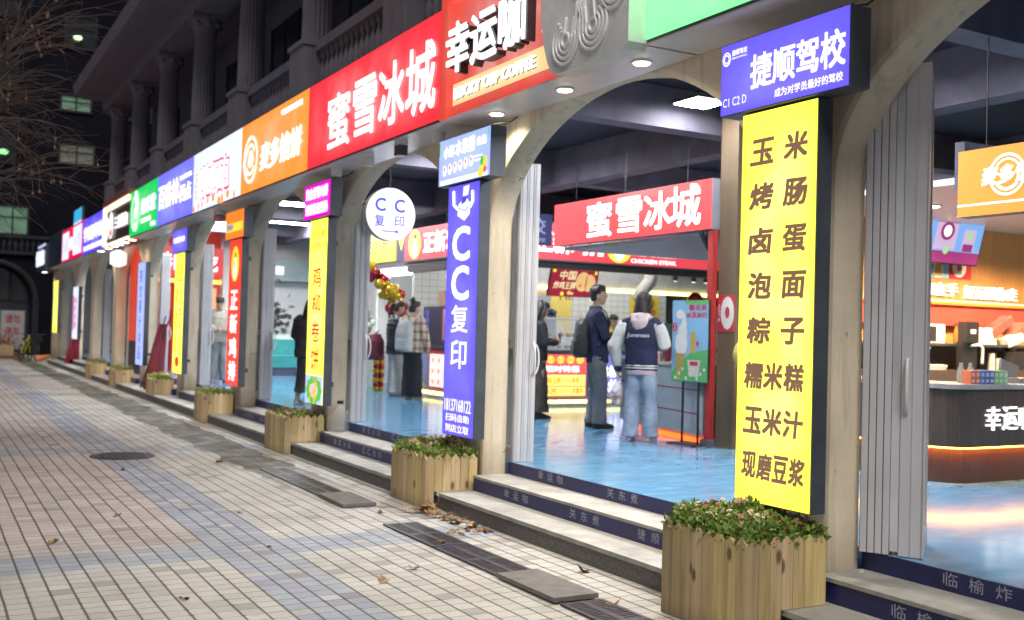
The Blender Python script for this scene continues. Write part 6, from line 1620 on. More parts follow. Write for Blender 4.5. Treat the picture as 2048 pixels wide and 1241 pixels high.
for q, (x, z, a, s_) in enumerate(((11.55, 1.80, .5, .42), (11.80, 1.70, .7, .40), (11.68, 1.64, .3, .30))):
    small('takeaway_box', ['topmost maroon and white box leaning on the shelf', 'lower maroon and white box leaning on the shelf', 'white box behind the leaning boxes'][q], 'box', lambda b, x=x, z=z, a=a, s_=s_, q=q: b.box(-s_ / 2, s_ / 2, -.08, .08, -.05, .05, Matrix.Translation((x, 8.3 - .04 * q, z)) @ Matrix.Rotation(-a, 4, 'Y')), mat('box_%d' % q, ((.25, .06, .05), (.30, .08, .06), (.70, .66, .60))[q], .5, var=.5, scale=14), 'boxes leaning on the shelf')
small('paper_bag', 'white printed paper bag on the back shelf', 'bag', lambda b: b.loft([(1.581, 11.30, 8.3, .15, .08), (1.75, 11.30, 8.3, .14, .07), (1.78, 11.30, 8.3, .13, .02)], 16, e=5), mat('bag_white', (.70, .68, .62), .6, var=.2, scale=15))
small('counter_scale', 'grey scale with a sloped black screen on the coffee counter', 'scale', lambda b: (b.box(8.65, 8.95, 5.98, 6.2, 1.2355, 1.28), b.box(-.13, .13, -.012, .012, -.06, .06, Matrix.Translation((8.72, 6.15, 1.36)) @ Matrix.Rotation(.25, 4, 'Y'))), mat('scale_grey', (.20, .19, .19), .4))
small('book_stack', 'stack of white booklets beside the green cartons', 'booklets', lambda b: [b.box(8.72, 9.1, 5.9, 5.975, 1.2355 + .026 * k, 1.259 + .026 * k) for k in range(5)], mat('booklet', (.66, .64, .64), .6))
small('jar', 'clear jar of yellow snacks on the back shelf', 'jar', lambda b: b.lathe([(.07, 1.581), (.08, 1.6), (.08, 1.78), (.06, 1.82)], 16, Matrix.Translation((11.05, 8.3, 0))), mat('jar_amber', (.45, .36, .16), .2, var=.4, scale=30))

for q, x in enumerate((10.93, 11.02, 11.11, 11.20)):
    t = thing('syrup_bottle', ['amber syrup bottle beside the drink dispenser', 'red capped dark syrup bottle on the back shelf', 'green syrup bottle on the back shelf', 'pale syrup bottle beside the white printed bag'][q], 'bottle', (x, 8.42, 1.581), 'syrup bottles on the back shelf')
    b = MB(); b.lathe([(.03, 1.581), (.034, 1.60), (.034, 1.72), (.014, 1.77), (.014, 1.80)], 14, Matrix.Translation((x, 8.42, 0))); put('glass', b, mat('syrup_%d' % q, ((.30, .14, .03), (.08, .03, .03), (.05, .16, .06), (.45, .40, .30))[q], .15, var=.1), t, 50)
    b = MB(); b.lathe([(.016, 1.8005), (.016, 1.825)], 10, Matrix.Translation((x, 8.42, 0))); put('cap', b, M['black'] if q != 1 else FLC['print_red'], t)
for q, (x, n) in enumerate(((11.30, 7), (11.42, 5), (12.05, 8))):
    small('paper_cups', ['stack of white paper cups beside the red boxes', 'shorter stack of white paper cups', 'tall stack of white paper cups at the far end of the shelf'][q], 'cups', lambda b, x=x, n=n: b.lathe([v for k in range(n) for v in ((.036, 1.271 + .03 * k), (.042, 1.296 + .03 * k))], 14, Matrix.Translation((x, 8.2, 0))), mat('paper_cup', (.68, .64, .60), .5, var=.06), 'stacks of paper cups')
small('coffee_grinder', 'dark coffee grinder with a clear hopper behind the counter', 'grinder', lambda b: (b.box(11.55, 11.78, 8.1, 8.3, 1.271, 1.50), b.lathe([(.06, 1.501), (.09, 1.54), (.02, 1.541)], 14, Matrix.Translation((11.66, 8.2, 0)))), mat('grinder_black', (.03, .028, .028), .3))
# ---------------------------------------------------------------- people
def solid(b, voxel, smooth=6, wrinkle=0.0, wscale=9.0, seed=0.0, quilt=0.0):
    me = b.mesh('tmp')
    o = bpy.data.objects.new('tmp', me); COL.objects.link(o)
    md = o.modifiers.new('r', 'REMESH'); md.mode = 'VOXEL'; md.voxel_size = voxel
    sm = o.modifiers.new('s', 'SMOOTH'); sm.factor = .5; sm.iterations = smooth
    bpy.context.view_layer.update()
    m2 = bpy.data.meshes.new_from_object(o.evaluated_get(bpy.context.evaluated_depsgraph_get()))
    bpy.data.objects.remove(o); bpy.data.meshes.remove(me)
    if wrinkle or quilt:
        nr = [v.normal.copy() for v in m2.vertices]
        for v, n in zip(m2.vertices, nr):
            p = v.co
            q = noise.noise(Vector((p.x * wscale + seed, p.y * wscale, p.z * wscale * .8)))
            q2 = noise.noise(Vector((p.x * wscale * 2.1, p.y * wscale * 2.1 + seed, p.z * wscale * 2.6)))
            v.co = p + n * (wrinkle * (q + .5 * q2) + quilt * (abs(math.sin(p.z * math.pi / .085)) - .6))
    m2.materials.clear()
    m2.polygons.foreach_set('use_smooth', [True] * len(m2.polygons))
    m2.update()
    return m2
SKIN = mat('skin', (0.56, 0.36, 0.27), .5, var=.06)
HAIR = mat('black_hair', (0.018, 0.014, 0.013), .45, var=.3, scale=60, bump=.4, bscale=140)
HAIRB = mat('dark_brown_hair', (0.020, 0.013, 0.011), .55, var=.3, scale=60, bump=.4, bscale=140)
EYE = mat('eye_dark', (.02, .015, .012), .25)
def denim(name, c):
    return mat(name, c, .8, var=.28, scale=5, bump=.2, bscale=180)
HM = lambda yaw, pitch, h: Matrix.Translation(h) @ Matrix.Rotation(yaw, 4, 'Z') @ Matrix.Rotation(pitch, 4, 'X')
def person(label, loc, face, H, torso=None, arms=None, feet=None, head=(0, 0), lean=(0, 0), build=1.0, hair='short', hairm=None,
           top=None, bottom=None, shoes=None, voxel=.0075, curl=.9, group=None, hem=.80, sleeve=(.066, .056, .046), bulk=1.0, legw=(.098, .075, .065), quilt=0.0, hood=None, long_skirt=None, collar=True, upper_only=False):
    """figure facing local +Y; joints in metres for a 1.75 m body, scaled to H; face = world direction"""
    rz = math.atan2(-face[0], face[1])
    t = thing('person', label, 'person', loc, group, rz)
    k = H / 1.75
    S = Matrix.Diagonal((k, k, k, 1))
    lx, ly = lean
    sh = {s: Vector((s * .178 * build + lx, -.015 + ly, 1.415)) for s in (-1, 1)}
    hipz = .91
    nk = Vector((lx, -.01 + ly, 1.46))
    hd = nk + Vector((0, .025, .06))
    HMx = HM(head[0], head[1], hd)
    feet = feet or {-1: (-.10, .0, 0), 1: (.10, .02, 0)}
    arms = arms or {-1: ((-.25, -.03, 1.14), (-.25, .05, .90)), 1: ((.25, -.03, 1.14), (.25, .05, .90))}
    # body: one continuous skin
    b = MB()
    b.loft([(.90, 0, 0, .12, .085), (1.05, lx * .3, ly * .3, .115, .08), (1.2, lx * .6, ly * .6, .13, .09), (1.34, lx, ly, .15, .085), (1.42, lx, ly, .12, .065), (1.46, lx, ly, .06, .055)], 18)
    b.tube([nk + Vector((0, -.005, -.06)), hd + Vector((0, -.005, .05))], [.056, .05], 14)
    hv = MB(HMx)
    hv.loft([(-.005, 0, .050, .02, .022), (.012, 0, .045, .038, .045), (.045, 0, .028, .057, .068), (.085, 0, .013, .068, .085), (.125, 0, .004, .073, .094), (.165, 0, .0, .072, .092), (.20, 0, -.004, .058, .076), (.225, 0, -.006, .034, .048), (.232, 0, -.006, .012, .02)], 22)
    hv.tube([(0, .092, .125), (0, .108, .088), (0, .098, .078)], [.009, .014, .011], 8)
    hv.ball((0, .083, .050), .017, 10, 6, (1.3, .6, .45)); hv.ball((0, .082, .040), .015, 10, 6, (1.2, .6, .4))
    for s in (-1, 1):
        hv.ball((s * .074, -.005, .095), .028, 10, 8, (.35, .7, 1.1))
        hv.ball((s * .031, .080, .118), .013, 8, 6, (1, .6, .5))
    b.v += hv.v; b.f += [[i + len(b.v) - len(hv.v) for i in f] for f in hv.f]; b.mi += hv.mi
    for s in (-1, 1):
        e, w_ = Vector(arms[s][0]), Vector(arms[s][1])
        b.tube([sh[s], e, w_], [.048, .038, .026], 12)
        hdv = (w_ - e).normalized()
        if len(arms[s]) > 2: hdv = Vector(arms[s][2]).normalized()
        side = Vector(arms[s][3]).normalized() if len(arms[s]) > 3 else Vector((0, 1, 0))   # towards the thumb
        side = (side - hdv * side.dot(hdv)); side = side.normalized() if side.length > 1e-3 else hdv.orthogonal().normalized()
        nrm = hdv.cross(side) * s                       # out of the back of the hand
        pc = w_ + hdv * .085
        b.tube([w_ - hdv * .01, w_ + hdv * .03, pc], [(.026, .018), (.037, .017), (.040, .013)], 12, ref=side)
        for q, (off, ln) in enumerate(((.029, .070), (.0105, .080), (-.0095, .074), (-.028, .058))):
            p0 = pc + side * off - hdv * .012
            p1 = p0 + (hdv * math.cos(curl * .45) - nrm * math.sin(curl * .45)) * ln * .5
            p2 = p1 + (hdv * math.cos(curl * 1.3) - nrm * math.sin(curl * 1.3)) * ln * .32
            p3 = p2 + (hdv * math.cos(curl * 2.0) - nrm * math.sin(curl * 2.0)) * ln * .24
            b.tube([p0, p1, p2, p3], [.0095, .009, .008, .007], 8)
        t0 = w_ + hdv * .03 + side * .030
        b.tube([t0, t0 + side * .025 + hdv * .028 - nrm * .012, t0 + side * .022 + hdv * .056 - nrm * .024], [.012, .011, .008], 8)
    for s in (-1, 1):
        fx, fy, fr = feet[s]
        b.tube([(s * .088, 0, hipz), (s * .088 * .5 + fx * .5, fy * .5 + .025, .49), (fx, fy, .09)], [.085, .056, .038], 12)
        d = Vector((math.sin(-fr), math.cos(fr), 0))
        a = Vector((fx, fy, 0))
        b.tube([a - d * .05 + Vector((0, 0, .045)), a + d * .06 + Vector((0, 0, .045)), a + d * .16 + Vector((0, 0, .03))], [.033, .036, .025], 10)
    me = solid(b, .0065, 3); me.transform(S)
    put('body', me, SKIN, t, None, True)
    ey = MB(HMx)
    for s in (-1, 1): ey.ball((s * .031, .0845, .118), .0085, 8, 6, (1.2, .5, .6)); ey.tube([(s * .046, .082, .136), (s * .03, .088, .140), (s * .016, .088, .137)], .004, 5)
    me = ey.mesh('eyes', None, 80); me.transform(S); put('eyes', me, EYE, t, None, True)
    mo = MB(HMx); mo.tube([(-.022, .088, .046), (0, .096, .0455), (.022, .088, .046)], .0045, 6); me = mo.mesh('lips', None, 80); me.transform(S); put('lips', me, FLC.setdefault('lips', mat('lips', (.38, .14, .12), .4)), t, None, True)
    # hair
    h = MB(HMx)
    if hair != 'none':
        h.loft([(.085, 0, -.040, .071, .066), (.12, 0, -.030, .080, .082), (.16, 0, -.014, .083, .098), (.20, 0, -.008, .074, .094), (.232, 0, -.008, .050, .066), (.246, 0, -.008, .02, .03)], 20)
        h.loft([(.158, 0, .055, .068, .042), (.185, 0, .05, .066, .05), (.21, 0, .04, .058, .05), (.235, 0, .02, .03, .03)], 16)
        rgh = random.Random(len(label))
        for q in range(26):
            a = rgh.uniform(-2.2, 2.2); zz = rgh.uniform(.12, .235)
            p = Vector((.072 * math.sin(a), .02 + .085 * math.cos(a) - .02, zz))
            if p.y > .03 and zz < .17: continue
            h.tube([p * 1.0, p + Vector((.018 * math.sin(a), .016 * math.cos(a), -.035))], [.015, .006], 6)
    h.loft([(.035, 0, -.050, .050, .034), (.06, 0, -.047, .062, .046), (.10, 0, -.038, .073, .062), (.14, 0, -.024, .080, .084)], 18)
    if hair in ('bob', 'long', 'bun', 'tail'):
        h.loft([(.02, 0, -.045, .060, .045), (.05, 0, -.042, .072, .058), (.10, 0, -.034, .081, .076), (.15, 0, -.02, .083, .09)], 18)
    if hair in ('bob', 'long'):
        zl = -.055 if hair == 'bob' else -.20
        h.loft([(zl, 0, -.062, .070, .028), (zl + .03, 0, -.058, .092, .045), (.02, 0, -.046, .094, .062), (.08, 0, -.035, .090, .075), (.13, 0, -.022, .086, .085)], 20)
        for s in (-1, 1): h.tube([(s * .076, .015, .16), (s * .086, .018, .08), (s * .082, .010, zl + .05)], [.02, .024, .016], 8)
    if hair == 'tail':
        h.tube([(0, -.095, .15), (0, -.135, .13), (0, -.15, .05), (0, -.14, -.06), (.0, -.125, -.13)], [.03, .036, .034, .026, .01], 10)
    if hair == 'bun':
        h.ball((0, -.06, .25), .055, 12, 8)
    me = solid(h, .009, 3, .004, 30); me.transform(S)
    put('hair', me, hairm or HAIR, t, None, True)
    # upper garment
    B = bulk
    b = MB()
    b.loft([(hem, 0, .005, .178 * B, .128 * B), (hem + .03, 0, .005, .185 * B, .135 * B), (1.05, lx * .4, ly * .4, .182 * B, .135 * B), (1.2, lx * .7, ly * .7, .190 * B, .140 * B), (1.33, lx, ly - .005, .195 * B, .135 * B), (1.40, lx, ly - .01, .180 * B, .105 * B), (1.445, lx, ly - .01, .115, .078), (1.475, lx, ly - .01, .075, .068)], 24, e=2.3)
    for s in (-1, 1):
        e, w_ = Vector(arms[s][0]), Vector(arms[s][1])
        b.tube([sh[s] + Vector((-s * .03, 0, -.01)), sh[s] + Vector((s * .015, 0, -.03)), sh[s].lerp(e, .55), e, e.lerp(w_, .5), w_ - (w_ - e).normalized() * .012], [sleeve[0] * 1.08, sleeve[0] * 1.12, sleeve[0], sleeve[1] * 1.02, sleeve[1] * .95, sleeve[2]], 14)
    if collar:
        b.tube([Vector((lx + .07 * math.cos(a), ly - .005 + .066 * math.sin(a), 1.478)) for a in [2 * math.pi * i / 14 for i in range(15)]], .020, 8, ref=(0, 0, 1), round_caps=False)
    me = solid(b, .0085 if H < 9 else .01, 4, .010, 8.5, len(label), quilt); me.transform(S)
    put('jacket', me, top, t, None, True)
    if hood:
        b = MB()
        b.tube([(lx - .11, ly + .02, 1.45), (lx - .085, ly - .07, 1.47), (lx, ly - .115, 1.46), (lx + .085, ly - .07, 1.47), (lx + .11, ly + .02, 1.45)], [.03, .045, .055, .045, .03], 10)
        b.loft([(1.30, lx, ly - .125, .03, .02), (1.35, lx, ly - .13, .08, .035), (1.42, lx, ly - .12, .11, .05), (1.48, lx, ly - .09, .10, .05), (1.51, lx, ly - .075, .06, .035)], 16)
        me = solid(b, .010, 4, .006, 12); me.transform(S); put('hood', me, hood, t, None, True)
    # trousers
    b = MB()
    if long_skirt is None:
        b.loft([(.80, 0, 0, .155, .105), (.88, 0, 0, .172, .122), (.96, 0, 0, .165, .115), (1.02, 0, 0, .155, .105)], 20, e=2.3)
        for s in (-1, 1):
            fx, fy, fr = feet[s]
            kn = Vector((s * .088 * .5 + fx * .5, fy * .5 + .02, .49)); an = Vector((fx, fy, .055))
            b.tube([(s * .086, 0, .88), (s * .084, .005, .74), kn, kn.lerp(an, .6), an], [legw[0], legw[0] * .98, legw[1], legw[2], legw[2] * 1.03], 16, round_caps=False)
    else:
        b.loft([(.10 if long_skirt is True else .20, 0, .02, .20, .17 if long_skirt is True else .24), (.3, 0, .015, .185, .16), (.6, 0, .01, .165, .14), (.85, 0, 0, .165, .12), (1.02, 0, 0, .15, .105)], 26)
    me = solid(b, .009, 4, .011, 9.5, 3 + len(label)); me.transform(S)
    put('skirt' if long_skirt else 'trousers', me, bottom, t, None, True)
    for s in (-1, 1):
        fx, fy, fr = feet[s]
        c_, s__ = math.cos(fr), math.sin(fr)
        FM = Matrix.Translation((fx, fy, 0)) @ Matrix.Rotation(fr, 4, 'Z')
        b = MB(FM)
        b.loft([(.002, 0, .05, .045, .135), (.028, 0, .05, .048, .138), (.055, 0, .035, .044, .118), (.085, 0, -.01, .042, .065), (.10, 0, -.015, .036, .05)], 18, e=2.3)
        me = solid(b, .007, 2); me.transform(S); put('shoe', me, shoes, t, None, True)
    return t, k
def pl(t, v):
    return BASE[t] @ Vector(v)
navy = mat('navy_cloth', (0.016, 0.019, 0.055), .85, var=.3, scale=8, bump=.2, bscale=150)
white_leather = mat('white_sleeve', (0.66, 0.66, 0.64), .45, var=.06, bump=.15, bscale=30)

# man in the navy jacket eating from a paper bag
man, kk = person('man in a navy jacket and faded jeans holding a paper food bag', (7.46, 11.02, ZF), (.92, -.38), 1.80,
    arms={-1: ((-.26, .05, 1.14), (-.12, .33, 1.12), (.45, .85, .12), (0.2, .2, 1)), 1: ((.27, .05, 1.13), (.11, .36, 1.09), (-.45, .85, .12), (-.2, .2, 1))},
    feet={-1: (-.09, -.03, .1), 1: (.09, .03, -.08)}, head=(-.15, -.02), lean=(0, -.02), hair='short', top=navy, bottom=denim('worn_grey_denim', (.19, .19, .20)), shoes=mat('dark_brown_shoe', (.035, .025, .02), .6), bulk=1.02, legw=(.105, .088, .088))
gl = MB(HM(-.15, -.02, Vector((0, .005, 1.52))) )
for s in (-1, 1):
    gl.tube([(s * .032 + .024 * math.cos(2 * math.pi * i / 14), .106, .118 + .019 * math.sin(2 * math.pi * i / 14)) for i in range(15)], .002, 5, round_caps=False)
    gl.tube([(s * .056, .104, .12), (s * .078, .02, .118)], .002, 5)
gl.tube([(-.008, .108, .12), (.008, .108, .12)], .002, 5)
me = gl.mesh('glasses'); me.transform(Matrix.Diagonal((kk, kk, kk, 1))); put('glasses', me, M['alu'], man, None, True)
def pack(t, k, c, label, name='backpack', strap=None, w_=.16, z0=.93, z1=1.40, d=.10, y0=-.13):
    A = BASE[t] @ Matrix.Diagonal((k, k, k, 1))
    o = thing('backpack', label, 'backpack', tuple(A @ Vector((0, y0 - d, z0))))
    b = MB(A); b.loft([(z0, 0, y0 - d, w_ * .9, d * .85), (z0 + .04, 0, y0 - d, w_, d), (z0 + (z1 - z0) * .6, 0, y0 - d, w_ * .98, d * .95), (z1 - .07, 0, y0 - d * .9, w_ * .85, d * .8), (z1, 0, y0 - d * .75, w_ * .5, d * .45)], 24, e=3.2)
    me = solid(b, .010, 4, .008, 12); put('bag_body', me, c, o)
    b = MB(A); b.loft([(z0 + .03, 0, y0 - d * 1.9, w_ * .75, d * .35), (z0 + .20, 0, y0 - d * 1.85, w_ * .75, d * .35), (z0 + .23, 0, y0 - d * 1.75, w_ * .6, d * .2)], 20, e=3.5)
    me = solid(b, .010, 3, .005, 14); put('pocket', me, c, o)
    for s in (-1, 1):
        b = MB(A); b.tube([(s * .09, y0 - .02, z1 - .06), (s * .115, y0 + .06, 1.455), (s * .125, .0, 1.482), (s * .13, .075, 1.42), (s * .145, .118, 1.30), (s * .165, .085, 1.12), (s * .178, -.02, 1.02), (s * .14, y0 - .01, 1.0)], [(.008, .022)] * 8, 8, ref=(0, 0, 1))
        put('strap', b, strap or c, o, 60)
    return o
pack(man, kk, mat('black_nylon', (.014, .017, .018), .55, var=.2), 'black backpack worn by the man in the navy jacket', y0=-.105, w_=.165, z0=.86, z1=1.34, d=.095)
A = BASE[man] @ Matrix.Diagonal((kk, kk, kk, 1))
t = thing('food_bag', 'crumpled white paper food bag held by the man in the navy jacket', 'food bag', tuple(A @ Vector((0, .38, 1.0))))
b = MB(A); b.loft([(.98, 0, .45, .028, .022), (1.02, 0, .45, .042, .034), (1.10, 0, .45, .038, .03), (1.16, 0, .45, .055, .05), (1.19, 0, .46, .066, .055), (1.20, .01, .46, .05, .04)], 16)
me = solid(b, .007, 2, .012, 26); put('paper', me, mat('paper_white', (.74, .68, .66), .6), t)
b = MB(A); b.loft([(.84, 0, .445, .006, .006), (.87, 0, .445, .026, .02), (.93, 0, .445, .032, .025), (.985, 0, .448, .02, .018)], 14); me = solid(b, .006, 2, .006, 20); put('plastic_sleeve', me, mat('clear_sleeve', (.66, .62, .54), .3, var=.3, scale=20), t)
b = MB(A); b.ball((0, .45, .885), .021, 10, 6, (1, 1, 1.4)); put('snack', b, mat('snack_brown', (.34, .20, .07), .7), t, 80)

# girl in the varsity jacket
girl, kk = person('girl with dark bobbed hair in a navy and white varsity jacket and wide jeans', (7.03, 9.50, ZF), (.80, .60), 1.655,
    arms={-1: ((-.33, -.03, 1.12), (-.31, .06, .86), (0, .1, -1), (.3, 1, 0)), 1: ((.27, .03, 1.15), (.13, .27, 1.13), (-.5, .8, .1), (-.2, .2, 1))},
    feet={-1: (-.115, -.01, .15), 1: (.115, .03, -.15)}, head=(-.25, -.12), hair='bob', hairm=HAIRB, top=navy, bottom=denim('light_blue_denim', (.30, .38, .50)), shoes=mat('white_pink_shoe', (.58, .50, .50), .5), bulk=1.06, hem=.84, legw=(.102, .09, .10), hood=mat('pale_pink_hood', (.62, .50, .52), .85, var=.06), sleeve=(.064, .062, .048), collar=False)
# white sleeves and stripes over the same arms
Sg = Matrix.Diagonal((kk, kk, kk, 1))
for s, (e, w_) in {-1: ((-.33, -.03, 1.12), (-.31, .06, .86)), 1: ((.27, .03, 1.15), (.13, .27, 1.13))}.items():
    e, w_ = Vector(e), Vector(w_); s0 = Vector((s * .178, -.015, 1.415))
    b = MB(); b.tube([s0.lerp(e, .18), s0.lerp(e, .5), e, e.lerp(w_, .5), w_ - (w_ - e).normalized() * .03], [.084, .084, .082, .078, .060], 16)
    me = solid(b, .009, 4, .011, 11, 5); me.transform(Sg); put('sleeve', me, white_leather, girl, None, True)
    b = MB(); dd = (w_ - e).normalized(); b.tube([w_ - dd * .035, w_ + dd * .015], [.058, .05], 14); me = b.mesh('cuff', None, 60); me.transform(Sg); put('cuff', me, navy, girl, None, True)
b = MB()
for z in (.868, .895):
    b.tube([Vector((.193 * math.copysign(abs(math.cos(a)) ** (2 / 2.3), math.cos(a)), .005 + .143 * math.copysign(abs(math.sin(a)) ** (2 / 2.3), math.sin(a)), z)) for a in [2 * math.pi * i / 28 for i in range(29)]], [(.009, .006)] * 29, 6, ref=(0, 0, 1), round_caps=False)
me = b.mesh('hem_stripe', None, 60); me.transform(Sg); put('hem_stripe', me, M['plastic_w'], girl, None, True)
b = MB(); b.loft([(.79, 0, .005, .18, .128), (.83, 0, .005, .186, .135), (.85, 0, .005, .18, .13)], 24, e=2.3); me = b.mesh('shirt_hem', None, 60); me.transform(Sg); put('shirt_hem', me, FLC.setdefault('pinkshirt', mat('pink_shirt', (.62, .48, .54), .85)), girl, None, True)
FB = BASE[girl] @ Sg @ frame((-.165, -.162, 1.215), (1, 0, 0), (0, 0.03, 1))
b = MB(); text_into(b, 'Juneness', .03, 0, .30, .062, 0, .004, FB, .03, .1); put('back_lettering', b, M['plastic_w'], girl)
t = thing('carrier_bag', 'clear plastic bag of drinks hanging from the girl\'s left hand', 'carrier bag', tuple(BASE[girl] @ Sg @ Vector((-.31, .08, .40))))
A = BASE[girl] @ Sg
b = MB(A); b.loft([(.40, -.31, .08, .07, .05), (.42, -.31, .08, .11, .085), (.52, -.31, .08, .115, .09), (.62, -.31, .08, .075, .055), (.70, -.31, .075, .025, .018), (.765, -.31, .07, .022, .012)], 20)
me = solid(b, .010, 2, .014, 16); mm_, mn, mp_ = newmat('thin_film'); mp_.inputs['Base Color'].default_value = (.82, .84, .86, 1); mp_.inputs['Roughness'].default_value = .18; mp_.inputs['Alpha'].default_value = .42
put('film', me, mm_, t)
b = MB(A); b.lathe([(.035, .425), (.042, .56), (.03, .57)], 14, Matrix.Translation((-.345, .08, 0))); put('cup', b, mat('plum_drink', (.16, .05, .09), .3), t)
b = MB(A); b.lathe([(.035, .425), (.044, .57), (.03, .58)], 14, Matrix.Translation((-.262, .09, 0))); put('cup', b, mat('pink_drink', (.62, .38, .36), .3), t)
b = MB(A); b.tube([(-.30, .075, .745), (-.292, .08, .82), (-.318, .07, .85), (-.336, .06, .80), (-.32, .07, .745)], .006, 6); put('handle', b, PALS['yellow'], t, 60)

# person in a long brown skirt with a phone, half hidden by the door
pp, kk = person('person with long dark hair and a long brown skirt looking at a phone', (7.42, 12.42, ZF), (.85, -.15), 1.62,
    arms={-1: ((-.26, .04, 1.14), (-.08, .26, 1.16), (.5, .8, .2), (0, .2, 1)), 1: ((.26, .02, 1.13), (.10, .26, 1.14), (-.5, .8, .2), (0, .2, 1))}, head=(0, -.35), hair='long', top=mat('black_jacket', (.018, .018, .022), .8, var=.3), bottom=mat('brown_skirt', (.085, .062, .048), .9, var=.25, scale=5), shoes=mat('black_shoe', (.02, .018, .018), .5), long_skirt=True, hem=.86)
A = BASE[pp] @ Matrix.Diagonal((kk, kk, kk, 1))
tag(put('phone', MB(A).box(-.038, .038, .345, .355, 1.13, 1.28), mat('phone_red', (.30, .03, .05), .3)), 'phone in a red case held by the person in the long brown skirt', 'phone')

# two girls by the balloon column
g1, kk = person('girl with a ponytail in a black padded jacket and loose white trousers', (7.28, 17.05, ZF), (.97, -.10), 1.68,
    arms={-1: ((-.27, .03, 1.14), (-.10, .27, 1.12), (.5, .8, .1), (0, .2, 1)), 1: ((.27, .03, 1.13), (.10, .27, 1.10), (-.5, .8, .1), (0, .2, 1))}, head=(-.1, -.32), hair='tail', top=mat('black_puffer', (.016, .017, .026), .45, var=.2), bottom=mat('white_trousers', (.62, .62, .62), .8, var=.05), shoes=M['plastic_w'], bulk=1.22, sleeve=(.088, .078, .058), hem=.76, quilt=.010, legw=(.112, .115, .125), voxel=.01)
g2, kk = person('girl in a cream and brown checked jacket and black trousers', (7.22, 16.20, ZF), (.80, .45), 1.66,
    arms={-1: ((-.27, .03, 1.14), (-.12, .27, 1.14), (.5, .8, .1), (0, .2, 1)), 1: ((.29, -.01, 1.13), (.27, .10, .90), (0, .1, -1), (-.3, 1, 0))}, head=(-.35, -.1), hair='bun', top=None or mat('checked_tmp', (.5, .4, .3)), bottom=mat('black_trousers', (.016, .016, .020), .8, var=.3), shoes=mat('grey_shoe', (.32, .31, .33), .6), bulk=1.15, sleeve=(.082, .075, .055), hem=.84, legw=(.105, .10, .105), voxel=.01)
cm_, ctn, cp = newmat('brown_check')
ob = ctn.n('ShaderNodeTexCoord').outputs['Object']; sp = ctn.n('ShaderNodeSeparateXYZ', {'Vector': ob})
def stripe(sock, per, wd): return ctn.m('LESS_THAN', ctn.m('FRACT', ctn.m('DIVIDE', sock, per)), wd)
ck = ctn.m('ADD', stripe(ctn.m('ADD', sp.outputs[0], sp.outputs[1]), .13, .35), stripe(sp.outputs[2], .14, .35))
ctn.set(cp.inputs['Base Color'], ctn.ramp(ctn.m('MULTIPLY', ck, .5), [(0, (.58, .52, .44)), (.5, (.38, .27, .19)), (1, (.20, .11, .07))])); cp.inputs['Roughness'].default_value = .9
for ch in g2.children:
    if ch.name.startswith('jacket'): ch.data.materials[0] = cm_
pack(g2, kk, mat('pale_canvas', (.50, .54, .55), .75, var=.12), 'pale grey backpack worn by the girl in the checked jacket', w_=.165, z0=.86, z1=1.40, d=.10, y0=-.145)
b = MB(BASE[g2] @ Matrix.Diagonal((kk, kk, kk, 1)) @ HM(-.35, -.1, Vector((0, .015, 1.52))))
for q in range(5): b.ball((.028 * math.cos(q * 1.257), -.112, .155 + .028 * math.sin(q * 1.257)), .014, 8, 6, (1, .5, 1))
o = put('hair_clip', b, M['plastic_w'], g2)
t = thing('shoulder_bag', 'dark wine red bag beside the girl with the ponytail', 'bag', (6.98, 17.35, 1.0))
b = MB(); b.loft([(1.02, 7.02, 17.38, .12, .12), (1.08, 7.02, 17.38, .16, .16), (1.35, 7.02, 17.38, .16, .16), (1.48, 7.02, 17.38, .10, .10)], 20, e=2.6); put('bag_body', solid(b, .012, 3, .008, 10), mat('wine_red', (.14, .012, .03), .6), t)
b = MB(); b.tube([(7.02, 17.36, 1.46), (7.06, 17.30, 1.54), (7.0, 17.38, 1.47)], .012, 6); put('strap', b, mat('wine_red', (.14, .012, .03), .6), t)
person('person with black hair and an orange strap at the edge of the round sign archway', (6.72, 17.75, ZF), (.9, -.2), 1.66, head=(0, -.2), hair='long', top=mat('black_coat', (.02, .02, .024), .8), bottom=mat('rust_trousers', (.36, .12, .05), .8), shoes=mat('black_shoe2', (.02, .02, .02), .5), voxel=.01)

# person in a long black coat, mostly behind the fries light box
person('person in a long black coat half hidden behind the fries light box', (5.10, 15.35, ZF), (.75, .65), 1.60, arms={-1: ((-.24, .02, 1.14), (-.16, .20, 1.02), (.3, .8, -.2), (0, .2, 1)), 1: ((.24, .02, 1.13), (.14, .22, 1.02), (-.3, .8, -.2), (0, .2, 1))}, feet={-1: (-.09, -.10, 0), 1: (.09, .14, 0)},
    head=(0, -.25), lean=(0, .05), hair='long', top=mat('black_coat_top', (.02, .02, .023), .75, var=.3), bottom=mat('black_coat_skirt', (.022, .022, .025), .75, var=.3), shoes=mat('grey_boot', (.25, .25, .24), .6), long_skirt='coat', bulk=1.15, sleeve=(.085, .075, .06), hem=.78)
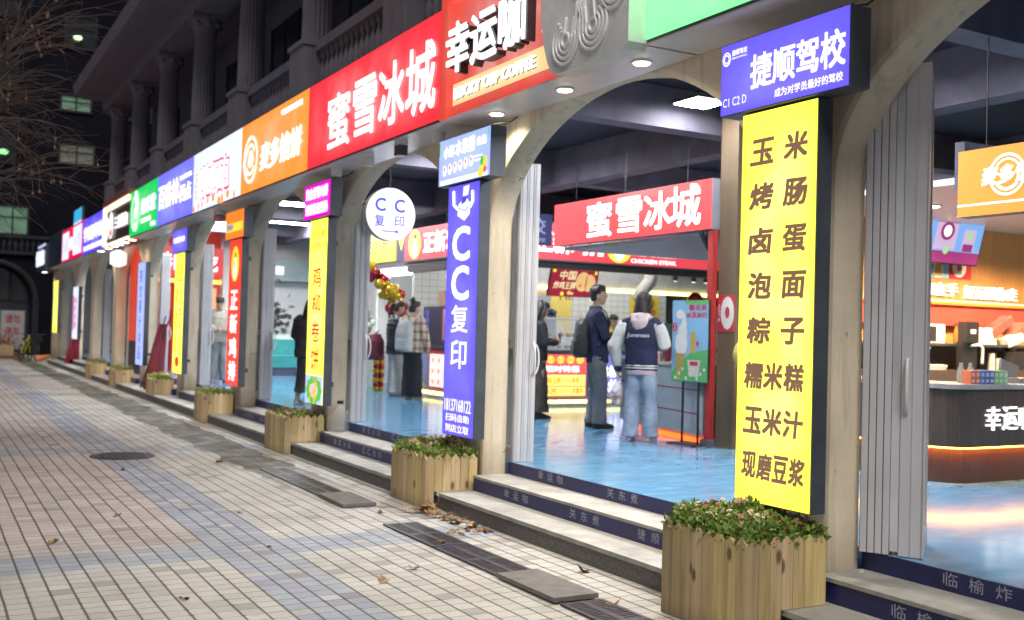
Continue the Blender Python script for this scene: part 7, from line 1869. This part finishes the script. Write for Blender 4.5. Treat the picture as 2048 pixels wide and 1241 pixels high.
# man in the pale jacket
person('man with short black hair in a pale hooded jacket looking down', (5.30, 21.5, ZF), (-.1, -.9), 1.74,
    arms={-1: ((-.25, .05, 1.14), (-.10, .24, 1.08), (.4, .8, .1), (0, .2, 1)), 1: ((.25, .05, 1.13), (.10, .24, 1.06), (-.4, .8, .1), (0, .2, 1))}, feet={-1: (-.12, .06, .1), 1: (.12, -.04, -.1)}, head=(-.3, -.45), hair='short', top=mat('pale_jacket', (.40, .37, .32), .8, var=.15), bottom=denim('grey_denim', (.24, .25, .25)), shoes=mat('grey_shoe2', (.3, .3, .3), .6), bulk=1.15, hem=.82, hood=mat('pale_hood', (.42, .39, .34), .85), sleeve=(.085, .075, .055), legw=(.11, .10, .105), voxel=.01)
# workers behind the counters
def worker(label, x, y, f, H, top, hair='short', cap=None, apron=None):
    t, k = person(label, (x, y, ZF), f, H, arms={-1: ((-.25, .05, 1.14), (-.12, .25, 1.05), (.4, .8, 0), (0, .2, 1)), 1: ((.25, .05, 1.13), (.12, .25, 1.05), (-.4, .8, 0), (0, .2, 1))}, head=(0, -.35), hair=hair, top=top, bottom=FLC.setdefault('wt', mat('worker_trousers', (.03, .03, .035), .8)), shoes=M['black'], voxel=.01)
    if cap:
        b = MB(BASE[t] @ Matrix.Diagonal((k, k, k, 1)) @ HM(0, -.35, Vector((0, .015, 1.52))))
        b.loft([(.15, 0, -.005, .088, .102), (.20, 0, -.008, .082, .095), (.24, 0, -.008, .055, .065), (.255, 0, -.008, .02, .02)], 20); b.loft([(.150, 0, .11, .06, .06), (.158, 0, .11, .06, .06)], 16)
        put('cap', b, cap, t, 50)
worker('worker with a blue cap behind the snack counter', 9.75, 15.9, (-.2, -1), 1.60, mat('white_uniform', (.6, .6, .6), .8), cap=mat('cap_blue', (.02, .08, .30), .7))
worker('worker in a yellow top between the man and the girl', 10.95, 15.7, (-.2, -1), 1.55, mat('yellow_top', (.65, .48, .05), .8), 'tail')
worker('worker with black hair bending behind the drink counter', 8.55, 9.95, (-.95, .2), 1.66, mat('grey_uniform', (.42, .42, .46), .8))
